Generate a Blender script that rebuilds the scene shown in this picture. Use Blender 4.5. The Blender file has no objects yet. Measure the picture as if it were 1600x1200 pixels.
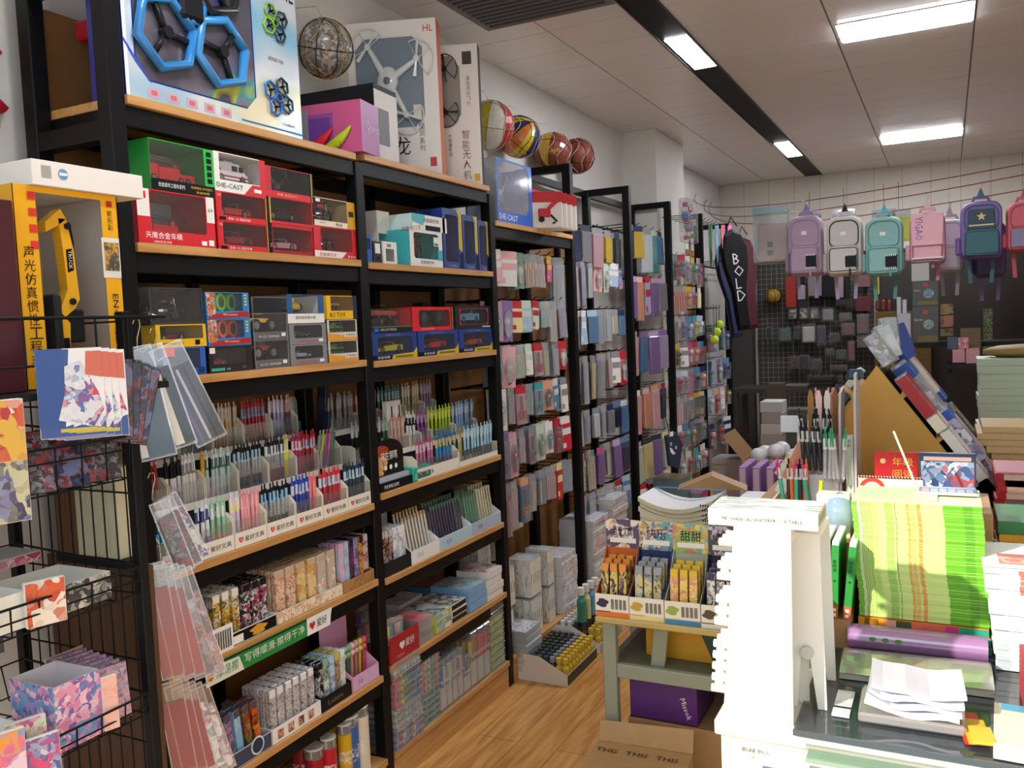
import bpy, math, random
from mathutils import Vector, Matrix, Euler
random.seed(7)
S = bpy.context.scene
C = bpy.context.scene.collection
PI = math.pi
rnd = random.random
U = random.uniform

# ---------------------------------------------------------------- camera
FPX, YAW, PITCH, ROLL, CAMH = 1354.7, .46641, .068473, -.041706, 1.6
_f = Vector((-math.sin(YAW)*math.cos(PITCH), math.cos(YAW)*math.cos(PITCH), -math.sin(PITCH)))
_r = Vector((math.cos(YAW), math.sin(YAW), 0))
_u = _r.cross(_f)
_c, _s = math.cos(ROLL), math.sin(ROLL)
RT, UP = _c*_r + _s*_u, -_s*_r + _c*_u
cam = bpy.data.cameras.new('camera')
cam.sensor_width = 36.0
cam.lens = FPX/1600*36
cam.clip_start = .05
camo = bpy.data.objects.new('camera', cam)
C.objects.link(camo)
M3 = Matrix((RT, UP, -_f)).transposed()
camo.matrix_world = Matrix.Translation((0, 0, CAMH)) @ M3.to_4x4()
S.camera = camo


def on(u, v, X=None, Y=None, Z=None):
 """point of the room seen at photo pixel u, v on one plane of the room"""
 d = _f*FPX + RT*(u-800) - UP*(v-600)
 t = X/d[0] if X is not None else (Y/d[1] if Y is not None else (Z-CAMH)/d[2])
 return Vector((0, 0, CAMH)) + d*t


# ---------------------------------------------------------------- light and exposure
S.view_settings.view_transform = 'Standard'
S.view_settings.look = 'None'
S.view_settings.gamma = 1
S.view_settings.use_curve_mapping = False
S.view_settings.exposure = 0.42
S.cycles.max_bounces = 7
S.cycles.diffuse_bounces = 4
S.cycles.glossy_bounces = 3
S.cycles.transmission_bounces = 3
S.cycles.transparent_max_bounces = 14
S.cycles.caustics_reflective = False
S.cycles.caustics_refractive = False
S.cycles.sample_clamp_indirect = 6
w = bpy.data.worlds.new('sky')
S.world = w
w.use_nodes = True
bg = w.node_tree.nodes['Background']
bg.inputs[0].default_value = (.80, .90, 1.0, 1)
bg.inputs[1].default_value = 1.7
sun = bpy.data.lights.new('sun', 'SUN')
sun.energy = 4.6
sun.angle = math.radians(1.2)
sun.color = (1, .93, .80)
suno = bpy.data.objects.new('sun', sun)
C.objects.link(suno)
suno.rotation_euler = Vector((.5, .75, -.47)).to_track_quat('-Z', 'Y').to_euler()
LAMP = 46.0

# ---------------------------------------------------------------- materials
_M = {}


def hexc(h):
 h = h.lstrip('#')
 v = [int(h[i:i+2], 16)/255 for i in (0, 2, 4)]
 return tuple((x/12.92 if x <= .04045 else ((x+.055)/1.055)**2.4) for x in v) + (1,)


def newmat(name):
 m = bpy.data.materials.new(name)
 m.use_nodes = True
 return m, m.node_tree.nodes, m.node_tree.links, m.node_tree.nodes['Principled BSDF']


def mat(c, rough=.45, metal=0, emit=0, coat=0):
 k = (c, rough, metal, emit, coat)
 if k not in _M:
  m, n, l, p = newmat('paint_'+c.strip('#'))
  p.inputs['Base Color'].default_value = hexc(c)
  p.inputs['Roughness'].default_value = rough
  p.inputs['Metallic'].default_value = metal
  if max(hexc(c)[:3]) < .03 and not coat:
   p.inputs['Specular IOR Level'].default_value = .2
  if coat:
   p.inputs['Coat Weight'].default_value = coat
   p.inputs['Coat Roughness'].default_value = .08
  if emit:
   p.inputs['Emission Color'].default_value = hexc(c)
   p.inputs['Emission Strength'].default_value = emit
  _M[k] = m
 return _M[k]


def art(cols, scale=18, rough=.35, coat=.4, stretch=(1, 1, 1), kind='voronoi'):
 """printed artwork: blotches of a few inks, each copy of an object shifted"""
 k = ('art', tuple(cols), scale, stretch, kind, rough)
 if k in _M:
  return _M[k]
 m, n, l, p = newmat('print_'+cols[0].strip('#'))
 tc = n.new('ShaderNodeTexCoord')
 mp = n.new('ShaderNodeMapping')
 mp.inputs['Scale'].default_value = stretch
 oi = n.new('ShaderNodeObjectInfo')
 mul = n.new('ShaderNodeMath')
 mul.operation = 'MULTIPLY'
 mul.inputs[1].default_value = 7.0
 l.new(oi.outputs['Random'], mul.inputs[0])
 l.new(mul.outputs[0], mp.inputs['Location'])
 l.new(tc.outputs['Object'], mp.inputs['Vector'])
 if kind == 'voronoi':
  t = n.new('ShaderNodeTexVoronoi')
  t.inputs['Scale'].default_value = scale
  sep = n.new('ShaderNodeSeparateColor')
  l.new(mp.outputs[0], t.inputs['Vector'])
  nz = n.new('ShaderNodeTexNoise')
  nz.inputs['Scale'].default_value = scale*1.5
  l.new(mp.outputs[0], nz.inputs['Vector'])
  mx = n.new('ShaderNodeMix')
  mx.data_type = 'VECTOR'
  mx.inputs[0].default_value = .025
  l.new(mp.outputs[0], mx.inputs[4])
  l.new(nz.outputs['Color'], mx.inputs[5])
  l.new(mx.outputs[1], t.inputs['Vector'])
  l.new(t.outputs['Color'], sep.inputs[0])
  t2 = n.new('ShaderNodeTexVoronoi')
  t2.inputs['Scale'].default_value = scale*3.3
  l.new(mx.outputs[1], t2.inputs['Vector'])
  sp2 = n.new('ShaderNodeSeparateColor')
  l.new(t2.outputs['Color'], sp2.inputs[0])
  mf = n.new('ShaderNodeMix')
  mf.inputs[0].default_value = .38
  l.new(sep.outputs[0], mf.inputs[2])
  l.new(sp2.outputs[1], mf.inputs[3])
  mr = n.new('ShaderNodeMapRange')
  mr.inputs[1].default_value = .15
  mr.inputs[2].default_value = .85
  l.new(mf.outputs[0], mr.inputs[0])
  fac = mr.outputs[0]
 else:
  t = n.new('ShaderNodeTexNoise')
  t.inputs['Scale'].default_value = scale
  t.inputs['Detail'].default_value = 3
  l.new(mp.outputs[0], t.inputs['Vector'])
  st = n.new('ShaderNodeMapRange')
  st.inputs[1].default_value = .3
  st.inputs[2].default_value = .7
  l.new(t.outputs[0], st.inputs[0])
  fac = st.outputs[0]
 cr = n.new('ShaderNodeValToRGB')
 cr.color_ramp.interpolation = 'LINEAR'
 e = cr.color_ramp.elements
 e[0].color = hexc(cols[0])
 e[1].color = hexc(cols[-1])
 e[1].position = 1-1/len(cols)
 for i, c in enumerate(cols[1:-1]):
  x = e.new((i+1)/len(cols))
  x.color = hexc(c)
 l.new(fac, cr.inputs[0])
 l.new(cr.outputs[0], p.inputs['Base Color'])
 p.inputs['Roughness'].default_value = rough
 p.inputs['Coat Weight'].default_value = coat
 p.inputs['Coat Roughness'].default_value = .12
 _M[k] = m
 return m


def film(tint='#ffffff', op=.04, gl=.02, rough=.08, key=''):
 """thin clear plastic: mostly see-through, partly milky, with a sheen"""
 k = ('film', tint, op, gl, rough)
 if k in _M:
  return _M[k]
 m, n, l, p = newmat('clear_plastic')
 out = [x for x in n if x.type == 'OUTPUT_MATERIAL'][0]
 n.remove(p)
 tr = n.new('ShaderNodeBsdfTransparent')
 df = n.new('ShaderNodeBsdfDiffuse')
 df.inputs[0].default_value = hexc(tint)
 gs = n.new('ShaderNodeBsdfGlossy')
 gs.inputs['Roughness'].default_value = rough
 fr = n.new('ShaderNodeLayerWeight')
 fr.inputs[0].default_value = .35
 ad = n.new('ShaderNodeMath')
 ad.operation = 'MULTIPLY_ADD'
 ad.inputs[1].default_value = .3
 ad.inputs[2].default_value = gl
 l.new(fr.outputs['Fresnel'], ad.inputs[0])
 a = n.new('ShaderNodeMixShader')
 a.inputs[0].default_value = op
 b = n.new('ShaderNodeMixShader')
 l.new(tr.outputs[0], a.inputs[1])
 l.new(df.outputs[0], a.inputs[2])
 l.new(ad.outputs[0], b.inputs[0])
 l.new(a.outputs[0], b.inputs[1])
 l.new(gs.outputs[0], b.inputs[2])
 l.new(b.outputs[0], out.inputs[0])
 _M[k] = m
 return m


def wood(c1, c2, scale=3, rough=.45, ax=(1, 14, 14), coat=0):
 k = ('wood', c1, c2, scale, ax)
 if k in _M:
  return _M[k]
 m, n, l, p = newmat('wood_'+c1.strip('#'))
 tc = n.new('ShaderNodeTexCoord')
 mp = n.new('ShaderNodeMapping')
 mp.inputs['Scale'].default_value = ax
 nz = n.new('ShaderNodeTexNoise')
 nz.inputs['Scale'].default_value = scale
 nz.inputs['Detail'].default_value = 6
 nz.inputs['Distortion'].default_value = .6
 cr = n.new('ShaderNodeValToRGB')
 cr.color_ramp.elements[0].position = .32
 cr.color_ramp.elements[1].position = .7
 cr.color_ramp.elements[0].color = hexc(c2)
 cr.color_ramp.elements[1].color = hexc(c1)
 l.new(tc.outputs['Object'], mp.inputs[0])
 l.new(mp.outputs[0], nz.inputs['Vector'])
 l.new(nz.outputs[0], cr.inputs[0])
 l.new(cr.outputs[0], p.inputs['Base Color'])
 p.inputs['Roughness'].default_value = rough
 p.inputs['Coat Weight'].default_value = coat
 _M[k] = m
 return m


def speckle(c, amt=.06, scale=60, rough=.6, bump=0):
 k = ('sp', c, amt, scale)
 if k in _M:
  return _M[k]
 m, n, l, p = newmat('plain_'+c.strip('#'))
 tc = n.new('ShaderNodeTexCoord')
 nz = n.new('ShaderNodeTexNoise')
 nz.inputs['Scale'].default_value = scale
 nz.inputs['Detail'].default_value = 4
 l.new(tc.outputs['Object'], nz.inputs['Vector'])
 mx = n.new('ShaderNodeMix')
 mx.data_type = 'RGBA'
 col = hexc(c)
 mx.inputs[6].default_value = tuple(x*(1-amt*2) for x in col[:3])+(1,)
 mx.inputs[7].default_value = tuple(min(1, x*(1+amt)) for x in col[:3])+(1,)
 l.new(nz.outputs[0], mx.inputs[0])
 l.new(mx.outputs[2], p.inputs['Base Color'])
 p.inputs['Roughness'].default_value = rough
 _M[k] = m
 return m


BLACK = mat('#0e0e10', .45)
BLACK2 = mat('#1c1c20', .55)
WHITE = mat('#f2f2ee', .5)
CREAM = mat('#ece6cf', .5)
BOARD = wood('#d3a266', '#b98549', 4, .4, (14, 1, 14))
PANEL = wood('#986c3c', '#7c572e', 3, .5, (14, 1, 2))
FILM = film()
MILK = film('#e8eef4', .30, .05)
CARD = speckle('#b08a5c', .08, 30)
STEEL = mat('#b9babd', .3, 1)

# ---------------------------------------------------------------- mesh building
_T = {}


def text2d(s):
 """outline of a word as flat polygons, unit height, origin at its lower left"""
 if s not in _T:
  cu = bpy.data.curves.new('word', 'FONT')
  cu.body = s
  cu.size = 1
  cu.resolution_u = 1
  o = bpy.data.objects.new('word', cu)
  C.objects.link(o)
  bpy.context.view_layer.update()
  me = bpy.data.meshes.new_from_object(o.evaluated_get(bpy.context.evaluated_depsgraph_get()))
  vs = [(v.co.x, v.co.y) for v in me.vertices]
  fs = [tuple(p.vertices) for p in me.polygons]
  bpy.data.objects.remove(o)
  bpy.data.curves.remove(cu)
  bpy.data.meshes.remove(me)
  if vs:
   x0 = min(v[0] for v in vs)
   x1 = max(v[0] for v in vs)
   y0 = min(v[1] for v in vs)
   y1 = max(v[1] for v in vs)
  else:
   x0 = y0 = 0
   x1 = y1 = 1
  h = (y1-y0) or 1
  _T[s] = ([((a-x0)/h, (b-y0)/h) for a, b in vs], fs, (x1-x0)/h)
 return _T[s]


class MB:
 def __init__(s):
  s.v, s.f, s.m, s.ms, s.T = [], [], [], [], None
  s.smooth = []

 def mi(s, m):
  if m not in s.ms:
   s.ms.append(m)
  return s.ms.index(m)

 def add(s, vs, fs, m, smooth=False):
  b = len(s.v)
  if s.T is not None:
   vs = [s.T @ Vector(v) for v in vs]
  s.v += [tuple(v) for v in vs]
  i = s.mi(m)
  for f in fs:
   s.f.append(tuple(b+k for k in f))
   s.m.append(i)
   s.smooth.append(smooth)
  return s

 def box(s, x0, x1, y0, y1, z0, z1, m, bev=0, mt=None, mf=None):
  """box; mt = material of the top, mf = of the front (-y)"""
  if bev:
   b = min(bev, (x1-x0)/2.01, (y1-y0)/2.01, (z1-z0)/2.01)
   vs, idx = [], {}
   for sx in (0, 1):
    for sy in (0, 1):
     for sz in (0, 1):
      X, Y, Z = (x0, x1)[sx], (y0, y1)[sy], (z0, z1)[sz]
      bx, by, bz = (b, -b)[sx], (b, -b)[sy], (b, -b)[sz]
      idx[(sx, sy, sz)] = len(vs)
      vs += [(X, Y+by, Z+bz), (X+bx, Y, Z+bz), (X+bx, Y+by, Z)]
   I = idx
   fs = []
   for a in (0, 1):
    q = [I[(a, 0, 0)], I[(a, 0, 1)], I[(a, 1, 1)], I[(a, 1, 0)]]
    fs.append(q if a == 0 else q[::-1])
    q = [I[(0, a, 0)]+1, I[(1, a, 0)]+1, I[(1, a, 1)]+1, I[(0, a, 1)]+1]
    fs.append(q if a == 0 else q[::-1])
    q = [I[(0, 0, a)]+2, I[(0, 1, a)]+2, I[(1, 1, a)]+2, I[(1, 0, a)]+2]
    fs.append(q if a == 0 else q[::-1])
   for a in (0, 1):
    for c in (0, 1):
     fs.append([I[(a, c, 0)], I[(a, c, 1)], I[(a, c, 1)]+1, I[(a, c, 0)]+1][::(1 if (a+c) % 2 else -1)])
     fs.append([I[(a, 0, c)], I[(a, 1, c)], I[(a, 1, c)]+2, I[(a, 0, c)]+2][::(-1 if (a+c) % 2 else 1)])
     fs.append([I[(0, a, c)]+1, I[(1, a, c)]+1, I[(1, a, c)]+2, I[(0, a, c)]+2][::(1 if (a+c) % 2 else -1)])
   for k, i in I.items():
    fs.append([i, i+1, i+2][::(1 if sum(k) % 2 else -1)])
   s.add(vs, fs, m)
   return s
  vs = [(x0, y0, z0), (x1, y0, z0), (x1, y1, z0), (x0, y1, z0), (x0, y0, z1), (x1, y0, z1), (x1, y1, z1), (x0, y1, z1)]
  F = [(0, 3, 2, 1), (4, 5, 6, 7), (0, 1, 5, 4), (1, 2, 6, 5), (2, 3, 7, 6), (3, 0, 4, 7)]
  if mt or mf:
   s.add(vs, [F[i] for i in (0, 3, 4, 5)], m)
   s.add(vs, [F[1]], mt or m)
   s.add(vs, [F[2]], mf or m)
  else:
   s.add(vs, F, m)
  return s

 def cyl(s, p0, p1, r0, m, r1=None, n=8, caps=True, mc=None, smooth=True):
  p0, p1 = Vector(p0), Vector(p1)
  r1 = r0 if r1 is None else r1
  d = (p1-p0).normalized()
  a = d.orthogonal().normalized()
  b = d.cross(a)
  vs = []
  for p, r in ((p0, r0), (p1, r1)):
   for k in range(n):
    t = 2*PI*k/n
    vs.append(p+(a*math.cos(t)+b*math.sin(t))*r)
  s.add(vs, [(k, (k+1) % n, n+(k+1) % n, n+k) for k in range(n)], m, smooth)
  if caps:
   s.add([vs[k] for k in range(n)], [tuple(range(n))[::-1]], mc or m)
   s.add([vs[n+k] for k in range(n)], [tuple(range(n))], mc or m)
  return s

 def tube(s, pts, r, m, n=6):
  pts = [Vector(p) for p in pts]
  vs, fs = [], []
  a = None
  for i, p in enumerate(pts):
   d = (pts[min(i+1, len(pts)-1)]-pts[max(i-1, 0)]).normalized()
   if a is None:
    a = d.orthogonal().normalized()
   a = (a-d*a.dot(d))
   a = a.normalized() if a.length > 1e-6 else d.orthogonal().normalized()
   b = d.cross(a)
   for k in range(n):
    t = 2*PI*k/n
    vs.append(p+(a*math.cos(t)+b*math.sin(t))*r)
   if i:
    o = (i-1)*n
    fs += [(o+k, o+(k+1) % n, o+n+(k+1) % n, o+n+k) for k in range(n)]
  e = len(vs)-n
  fs += [tuple(range(n))[::-1], tuple(range(e, e+n))]
  s.add(vs, fs, m, True)
  return s

 def lathe(s, prof, m, n=12, c=(0, 0, 0), mats=None):
  """profile of (radius, z) turned about z"""
  vs = []
  for r, z in prof:
   for k in range(n):
    t = 2*PI*k/n
    vs.append((c[0]+r*math.cos(t), c[1]+r*math.sin(t), c[2]+z))
  for i in range(len(prof)-1):
   fs = [(i*n+k, i*n+(k+1) % n, (i+1)*n+(k+1) % n, (i+1)*n+k) for k in range(n)]
   used = vs
   s.add(used[i*n:(i+2)*n], [tuple(q-i*n for q in f) for f in fs], mats[i] if mats else m, True)
  s.add(vs[-n:], [tuple(range(n))], mats[-1] if mats else m)
  s.add(vs[:n], [tuple(range(n))[::-1]], mats[0] if mats else m)
  return s

 def prism(s, prof, y0, y1, m, taper=1.0, ms=None, ax='y'):
  """outline of (x, z) points extruded in y; taper shrinks the two ends"""
  n = len(prof)
  cx = sum(p[0] for p in prof)/n
  cz = sum(p[1] for p in prof)/n
  rows = [(y0, taper), (y1, taper)] if taper == 1 else [(y0, taper), (y0*.7+y1*.3, 1), (y0*.3+y1*.7, 1), (y1, taper)]
  vs = []
  for y, t in rows:
   for x, z in prof:
    q = (cx+(x-cx)*t, y, cz+(z-cz)*t)
    if ax == 'x':
     q = (q[1], q[0], q[2])
    if ax == 'z':
     q = (q[0], q[2], q[1])
    vs.append(q)
  fs = []
  for r in range(len(rows)-1):
   fs += [(r*n+k, r*n+(k+1) % n, (r+1)*n+(k+1) % n, (r+1)*n+k) for k in range(n)]
  s.add(vs, fs, m)
  e = (len(rows)-1)*n
  s.add(vs, [tuple(range(n))[::-1], tuple(range(e, e+n))], ms or m)
  return s

 def sphere(s, c, r, m, n=12, sc=(1, 1, 1)):
  vs = [(c[0], c[1], c[2]-r*sc[2])]
  k2 = n//2
  for i in range(1, k2):
   a = -PI/2+PI*i/k2
   for k in range(n):
    t = 2*PI*k/n
    vs.append((c[0]+r*sc[0]*math.cos(a)*math.cos(t), c[1]+r*sc[1]*math.cos(a)*math.sin(t), c[2]+r*sc[2]*math.sin(a)))
  vs.append((c[0], c[1], c[2]+r*sc[2]))
  fs = [(0, 1+(k+1) % n, 1+k) for k in range(n)]
  for i in range(k2-2):
   o = 1+i*n
   fs += [(o+k, o+(k+1) % n, o+n+(k+1) % n, o+n+k) for k in range(n)]
  o = 1+(k2-2)*n
  L = len(vs)-1
  fs += [(o+k, o+(k+1) % n, L) for k in range(n)]
  s.add(vs, fs, m, True)
  return s

 # flat prints, on a plane through o spanned by a (rightwards) and b (upwards)
 def flat(s, pts, o, a, b, m, lift=.0006):
  o, a, b = Vector(o), Vector(a).normalized(), Vector(b).normalized()
  nn = a.cross(b)
  s.add([o+a*x+b*y+nn*lift for x, y in pts], [tuple(range(len(pts)))], m)
  return s

 def rect(s, x0, x1, y0, y1, m, o=(0, 0, 0), a=(1, 0, 0), b=(0, 0, 1), lift=.0006):
  return s.flat([(x0, y0), (x1, y0), (x1, y1), (x0, y1)], o, a, b, m, lift)

 def text(s, t, x, y, h, m, o=(0, 0, 0), a=(1, 0, 0), b=(0, 0, 1), lift=.0012, w=None, vert=False):
  """words at x, y on the plane; w squeezes them to that width; vert stacks the characters downwards"""
  if vert:
   for i, ch in enumerate(t):
    s.text(ch, x, y-(i+1)*h*1.15, h, m, o, a, b, lift)
   return s
  vs, fs, tw = text2d(t)
  sx = h if w is None else w/max(tw, .01)
  o, a, b = Vector(o), Vector(a).normalized(), Vector(b).normalized()
  nn = a.cross(b)
  s.add([o+a*(x+px*sx)+b*(y+py*h)+nn*lift for px, py in vs], fs, m)
  return s

 def ring(s, W, H, win, m, o=(0, 0, 0), a=(1, 0, 0), b=(0, 0, 1), ch=0, lift=0):
  """a W x H card with a window x0 x1 z0 z1 cut out, corners clipped by ch"""
  x0, x1, z0, z1 = win
  if ch:
   inn = [(x0+ch, z0), (x1-ch, z0), (x1, z0+ch), (x1, z1-ch), (x1-ch, z1), (x0+ch, z1), (x0, z1-ch), (x0, z0+ch)]
   out = [(x0+ch, 0), (W, 0), (W, z0+ch), (W, z1-ch), (W, H), (x0+ch, H), (0, H), (0, z0+ch)]
   out = [(0, 0), (W, 0), (W, 0), (W, H), (W, H), (0, H), (0, H), (0, 0)]
  else:
   inn = [(x0, z0), (x1, z0), (x1, z1), (x0, z1)]
   out = [(0, 0), (W, 0), (W, H), (0, H)]
  n = len(inn)
  o, a, b = Vector(o), Vector(a).normalized(), Vector(b).normalized()
  nn = a.cross(b)
  P = [o+a*x+b*y+nn*lift for x, y in out]+[o+a*x+b*y+nn*lift for x, y in inn]
  fs = []
  for k in range(n):
   j = (k+1) % n
   if out[k] == out[j]:
    fs.append((k, n+j, n+k))
   else:
    fs.append((k, j, n+j, n+k))
  s.add(P, fs, m)
  return s

 def mesh(s, name):
  me = bpy.data.meshes.new(name)
  me.from_pydata(s.v, [], s.f)
  for m in s.ms:
   me.materials.append(m)
  me.polygons.foreach_set('material_index', s.m)
  me.polygons.foreach_set('use_smooth', s.smooth)
  me.update()
  return me

 def build(s, name, parent=None, loc=None, rz=0, label=None):
  o = bpy.data.objects.new(name, s.mesh(name))
  C.objects.link(o)
  if parent is not None:
   o.parent = parent
  if loc is not None:
   o.location = loc
  if rz:
   o.rotation_euler = (0, 0, rz)
  if label:
   o['label'] = label
  return o


def TR(x=0, y=0, z=0, rx=0, ry=0, rz=0, s=1):
 return Matrix.Translation((x, y, z)) @ Euler((rx, ry, rz)).to_matrix().to_4x4() @ Matrix.Scale(s, 4)


LABELS = {}


def tag(o, label, cat, group=None):
 o['label'] = label
 o['category'] = cat
 if group:
  o['group'] = group
 LABELS.setdefault(label, set()).add(group)
 return o


def thing(name, label, cat, loc=(0, 0, 0), rz=0, group=None):
 o = bpy.data.objects.new(name, None)
 o.empty_display_size = .02
 C.objects.link(o)
 o.location = loc
 o.rotation_euler = (0, 0, rz)
 return tag(o, label, cat, group)


def struct(name, mb, **k):
 o = mb.build(name, **k)
 o['kind'] = 'structure'
 return o


_KIDS = {}


def dup(t, loc=None, rz=None, label=None, group=None, rot=None):
 """copy a thing with its parts and their sub-parts"""
 def cp(o, par):
  c = o.copy()
  C.objects.link(c)
  if par is not None:
   c.parent = par
  for k in [x for x in kids(o)]:
   cp(k, c)
  return c
 c = cp(t, None)
 if loc is not None:
  c.location = loc
 if rz is not None:
  c.rotation_euler = (0, 0, rz)
 if rot is not None:
  c.rotation_euler = rot
 tag(c, label or t['label'], t['category'], group or t.get('group'))
 return c


def kids(o):
 if o.name not in _KIDS:
  _KIDS[o.name] = [x.name for x in C.objects if x.parent == o]
 return [C.objects[n] for n in _KIDS[o.name]]


R90 = PI/2
XF = -1.738          # front plane of the wall shelving
YP = [1.455, 2.394, 3.33, 4.235, 5.17, 6.05, 6.95, 7.88]   # centre of each upright
CEIL = 2.95
XW = -2.1
YB = 9.15
# ---------------------------------------------------------------- the room
def floor_mat():
 m, n, l, p = newmat('laminate')
 tc = n.new('ShaderNodeTexCoord')
 mp = n.new('ShaderNodeMapping')
 mp.inputs['Rotation'].default_value = (0, 0, R90)
 br = n.new('ShaderNodeTexBrick')
 br.inputs['Scale'].default_value = 1
 br.inputs['Brick Width'].default_value = 1.21
 br.inputs['Row Height'].default_value = .165
 br.inputs['Mortar Size'].default_value = .0012
 br.inputs['Mortar Smooth'].default_value = .1
 br.inputs['Color1'].default_value = hexc('#d2984f')
 br.inputs['Color2'].default_value = hexc('#e2b06a')
 br.inputs['Mortar'].default_value = hexc('#6e4424')
 br.offset = .37
 l.new(tc.outputs['Object'], mp.inputs[0])
 l.new(mp.outputs[0], br.inputs[0])
 mp2 = n.new('ShaderNodeMapping')
 mp2.inputs['Scale'].default_value = (14, 1.3, 1)
 nz = n.new('ShaderNodeTexNoise')
 nz.inputs['Scale'].default_value = 2.2
 nz.inputs['Detail'].default_value = 7
 nz.inputs['Distortion'].default_value = .5
 l.new(tc.outputs['Object'], mp2.inputs[0])
 l.new(mp2.outputs[0], nz.inputs['Vector'])
 cr = n.new('ShaderNodeValToRGB')
 cr.color_ramp.elements[0].position = .35
 cr.color_ramp.elements[0].color = hexc('#b87c44')
 cr.color_ramp.elements[1].position = .62
 cr.color_ramp.elements[1].color = (1, 1, 1, 1)
 l.new(nz.outputs[0], cr.inputs[0])
 mx = n.new('ShaderNodeMix')
 mx.data_type = 'RGBA'
 mx.blend_type = 'MULTIPLY'
 mx.inputs[0].default_value = .65
 l.new(br.outputs[0], mx.inputs[6])
 l.new(cr.outputs[0], mx.inputs[7])
 l.new(mx.outputs[2], p.inputs['Base Color'])
 p.inputs['Roughness'].default_value = .32
 return m


def ceil_mat(c):
 m, n, l, p = newmat('ceiling_metal')
 p.inputs['Base Color'].default_value = hexc(c)
 p.inputs['Metallic'].default_value = .12
 p.inputs['Specular IOR Level'].default_value = .9
 p.inputs['Roughness'].default_value = .3
 tc = n.new('ShaderNodeTexCoord')
 nz = n.new('ShaderNodeTexNoise')
 nz.inputs['Scale'].default_value = 2.5
 bp = n.new('ShaderNodeBump')
 bp.inputs['Strength'].default_value = .15
 bp.inputs['Distance'].default_value = .02
 l.new(tc.outputs['Object'], nz.inputs['Vector'])
 l.new(nz.outputs[0], bp.inputs['Height'])
 l.new(bp.outputs[0], p.inputs['Normal'])
 return m


WALLM = speckle('#d9d8d4', .03, 8, .7)
XR = 2.3
b = MB().box(XW, XR, -.1, YB, -.05, 0, floor_mat())
struct('floor', b)
b = MB().box(-9, 9, -12, -.1, -.2, -.02, speckle('#cfcac0', .1, 3, .8))
struct('floor_pavement', b)
# ceiling: slab with the long aluminium panels below it, a seam between every two
b = MB().box(XW, XR, -.1, YB, CEIL+.006, CEIL+.1, mat('#77777a', .6))
CM = ceil_mat('#e6e4e4')
cols = [(XW, -1.65), (-1.645, -1.236), (-1.095, -.485), (-.479, .125), (.131, .735), (.741, 1.345), (1.351, XR)]
for x0, x1 in cols:
 y = -.1
 while y < YB:
  y2 = min(y+.2985, YB)
  b.box(x0+.001, x1-.001, y+.0015, y2-.0015, CEIL, CEIL+.006, CM)
  y += .3
struct('ceiling', b)
b = MB().box(-1.236, -1.095, -.1, YB, CEIL-.004, CEIL+.003, mat('#0d0d0f', .5))
for x in (-1.24, -1.091):
 b.box(x-.004, x+.004, -.1, YB, CEIL-.008, CEIL+.004, mat('#2a2a2c', .4))
struct('ceiling_track', b)
b = MB().box(XW-.1, XW, -.1, YB+.1, 0, CEIL+.1, WALLM)
struct('wall_left', b)
b = MB().box(XR, XR+.1, -.1, YB+.1, 0, CEIL+.1, WALLM)
struct('wall_right', b)
b = MB()
BACKM = speckle('#cfc9bb', .04, 6, .6)
x = XW
while x < XR:
 b.box(x+.002, min(x+.247, XR)-.002, YB, YB+.1, 0, CEIL+.1, BACKM)
 x += .247
b.box(XW, XR, YB+.004, YB+.11, 0, CEIL+.1, mat('#8d877c', .7))
struct('wall_back', b)
b = MB().box(XW+.001, -1.845, 6.09, 6.82, .0, CEIL-.001, speckle('#d8d6d0', .03, 8, .7))
struct('wall_column', b)
# shop front: the open doorway, with the building over it and to both sides
b = MB().box(-9, XW-.0, -.3, -.1, 0, 5, mat('#8e8a84', .8))
b.box(XR, 9, -.3, -.1, 0, 5, mat('#8e8a84', .8))
b.box(XW, XR, -.3, -.1, 2.9, 5, mat('#8e8a84', .8))
struct('wall_front', b)
# the street opposite, so that daylight comes in from a street and not from an empty plain
b = MB().box(-9, 9, -12.4, -12, 0, 5.5, speckle('#c9c2b6', .1, 1.5, .8))
struct('wall_opposite', b)


def lamp(x0, x1, y0, y1, label):
 t = thing('ceiling_light', label, 'ceiling light', (x0, y0, CEIL))
 W, D = x1-x0, y1-y0
 b = MB()
 b.box(-.006, W+.006, -.006, D+.006, -.004, .0, mat('#d8d8d8', .4))
 b.build('frame', t)
 b = MB().box(.004, W-.004, .004, D-.004, -.009, -.004, mat('#f6f8ff', .5, 0, LAMP), bev=.003)
 b.build('diffuser', t)


lamp(-.46, .118, 4.48, 4.775, 'large white rectangular ceiling light closest to the shop front')
lamp(-.46, .118, 7.5, 7.856, 'white rectangular ceiling light near the back wall')
lamp(-1.222, -1.096, 4.21, 4.79, 'narrow white light set in the black ceiling track beside the air vent')
lamp(-1.222, -1.096, 7.22, 7.9, 'narrow white light in the black ceiling track near the back wall')
lamp(-1.222, -1.096, 1.21, 1.79, 'added narrow white light, out of view in the black ceiling track by the doorway')  # extra lamp added out of view, lights the nearest shelves
t = thing('air_vent', 'grey louvred air vent set in the ceiling beside the black track', 'air vent', (-1.87, 2.9, CEIL))
b = MB().ring(.62, .72, (.035, .585, .035, .685), mat('#77757a', .5), o=(0, .72, -.006), a=(1, 0, 0), b=(0, -1, 0))
b.build('frame', t)
b = MB()
for i in range(16):
 y = .05+i*.041
 b.box(.035, .585, y, y+.022, -.012, -.004, mat('#55535a', .5))
b.box(.035, .585, .035, .685, -.003, -.001, mat('#2b2a2e', .7))
b.build('louvre', t)

# ---------------------------------------------------------------- the wall shelving
XB = -2.05


def post(par, y, x=XF, z1=2.42, w=.045, d=.045):
 MB().box(x-d, x, y-w/2, y+w/2, 0, z1, BLACK, bev=.003).build('post', par)


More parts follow.
